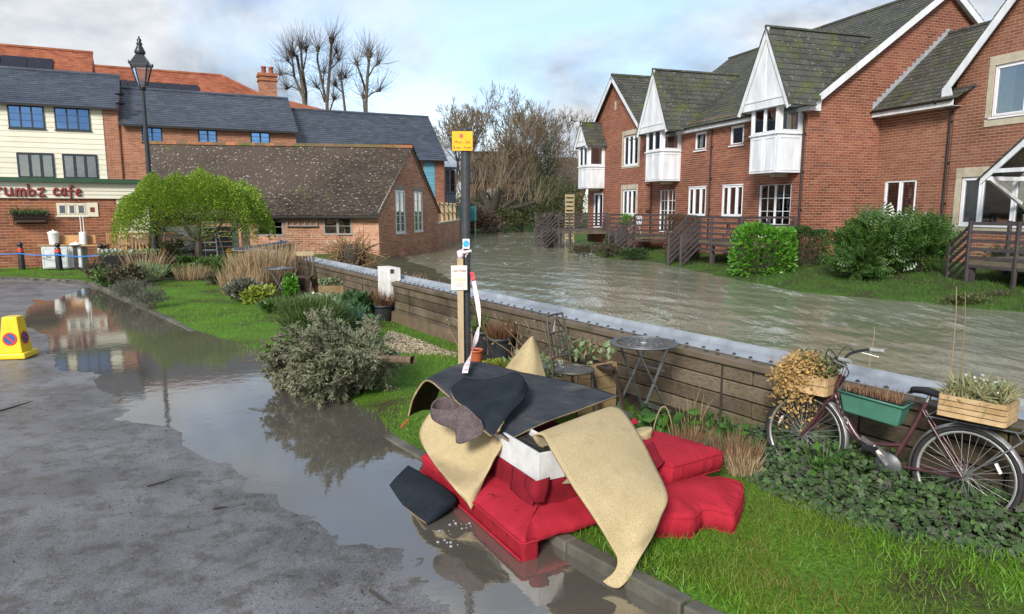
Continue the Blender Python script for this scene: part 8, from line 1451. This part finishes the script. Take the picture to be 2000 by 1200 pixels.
def weed(label, px, py, d, h, r, n, mat, shape='blade', name='weed_clump', lf=None):
    q = at(px, py, d); q.z = lh(q); t = tuft(name, label, q, h, r, int(n*1.5), mat, 'weeds along the flood wall', lean=.35)
    if lf: C = np.array(q)+RNG.normal(size=(lf[1], 3))*[r*.4, r*.35, h*.18]+[0, 0, h*.35]; leaves('leaf_cluster', C, lf[2], lf[0], t, shape=lf[3], dirs=RNG.normal(size=(lf[1], 3))+[0, 0, .3], kind='stuff')
HEL = leafmat('hellebore_leaf', [(.04, .10, .025), (.06, .15, .03), (.09, .20, .035)], rough=.4, trans=.3)
for a in ((1300, 820, 6.0, .32, .35, 40, MIDG, 'green fingered leaves in the bed beside the bistro table', (HEL, 90, .14, 'oval')), (1250, 830, 5.9, .16, .3, 260, leafmat('moss_stem', [(.12, .09, .04), (.09, .10, .03)]), 'low mossy plant at the near side of the bistro table', None), (1352, 850, 5.7, .26, .28, 260, DRYR, 'clump of red brown cut stems by the wall foot', None), (1395, 860, 5.55, .22, .3, 220, SAGE, 'spiky grey green plant before the bicycle', None), (1437, 880, 5.4, .26, .3, 260, DRYR, 'tall red brown dead stems left of the front wheel', None), (1450, 900, 5.2, .20, .22, 120, DRY, 'pale dead stems below the front wheel', None), (1410, 830, 6.0, .3, .3, 60, MIDG, 'green leaves at the wall foot behind the dead stems', (HEL, 50, .10, 'oval')), (1620, 880, 5.0, .35, .2, 40, MIDG, 'upright green shoots growing through the front wheel', (HEL, 40, .09, 'oval')), (1350, 800, 6.3, .45, .2, 16, DRY, 'few tall dry stalks against the wall', None)): weed(a[7], *a[:7], lf=a[8])
q = at(1295, 835, 5.85); q.z = lh(q); mb = MB(); mb.tube([q+Vector((-.10*1+.2*t_, 0, 0))+Vector((0, 0, .36*math.sin(pi*t_)**.6)) for t_ in np.linspace(0, 1, 16)], .006, 6); tag(mb.build('cane_hoop', DRY, origin=q), 'bent cane hoop stuck in the bed by the bistro table', 'hoop')
# ---------------- litter on the road, bubbles
def twig(label, pl, r): P = [G(x, y, .0)+Vector((0, 0, .018+max(0, float(road_h(np.array([G(x, y, 0).x]), np.array([G(x, y, 0).y]))[0])))) for x, y in pl]; mb = MB(); mb.tube(P, [r]*(len(P)-1)+[r*.4], 5); tag(mb.build('twig', MATS['dark_bark'], origin=P[0]), label, 'twig', 'twigs fallen on the road')
twig('thin dark twig lying on the wet road at the left edge', [(0, 810), (30, 801), (64, 789)], .010); twig('brown twig on the bare asphalt left of the puddle tip', [(288, 958), (315, 950), (338, 942)], .008); twig('short twig near the puddle edge', [(416, 1000), (430, 998), (444, 996)], .009); twig('fallen dark twig at the bottom of the road', [(722, 1160), (740, 1175), (758, 1186)], .008)
LIT = leafmat('leaf_litter', [(.05, .032, .02), (.08, .05, .03), (.035, .025, .02), (.10, .07, .04)], rough=.6, trans=0, spec=.5)
x, y = scatter_fan(5200, -1.0, .15, 2.6, 14); D, _, _ = segdist(x, y, PUD); ins = pip(x, y, PUD); k = pip(x, y, ROADPOLY) & (RNG.uniform(size=len(x)) < np.where(ins, .05*np.exp(-D*4), .10+.9*np.exp(-D*3.0))); x, y, ins = x[k], y[k], ins[k]
z = np.maximum(road_h(x, y), 0)+.004; leaves('leaf_litter', np.stack([x, y, z], 1), .006+.018*RNG.uniform(size=len(x))**3, LIT, shape='oval', nrm=np.tile([0, 0, 1.], (len(x), 1)), dirs=np.stack([RNG.normal(size=len(x)), RNG.normal(size=len(x)), np.zeros(len(x))], 1), jit=.25, kind='stuff')
x, y = scatter_fan(24000, -.8, .2, 2.5, 9); D, _, _ = segdist(x, y, PUD); k = pip(x, y, ROADPOLY) & ~pip(x, y, PUD) & (RNG.uniform(size=len(x)) < np.exp(-D*1.6)*np.clip(.45+1.6*fbm(x, y, 2.6, 4, 8), 0, 1)); x, y = x[k], y[k]
leaves('grit', np.stack([x, y, road_h(x, y)+.002], 1), .004+.006*RNG.uniform(size=len(x)), pieces('grit_stone', [(.05, .05, .052), (.09, .09, .095), (.16, .155, .15), (.03, .03, .03)], rough=.5, samt=.1, bmp=0), shape='quad', kind='stuff')
bub = MB()
for i in range(22):
    px, py = random.choice([(867, 1035), (876, 1056), (862, 1062), (892, 1060), (875, 1040), (900, 1022), (910, 1026)]); q = G(px+random.gauss(0, 9), py+random.gauss(0, 6), .002); r = random.uniform(.004, .012); bub.lathe([(r, 0), (r*.8, r*.35), (r*.3, r*.55), (.0005, r*.6)], q, 8)
bub.build('foam_bubbles', pm('foam_white', (.30, .31, .33), (.24, .25, .27), rough=.3), kind='stuff')
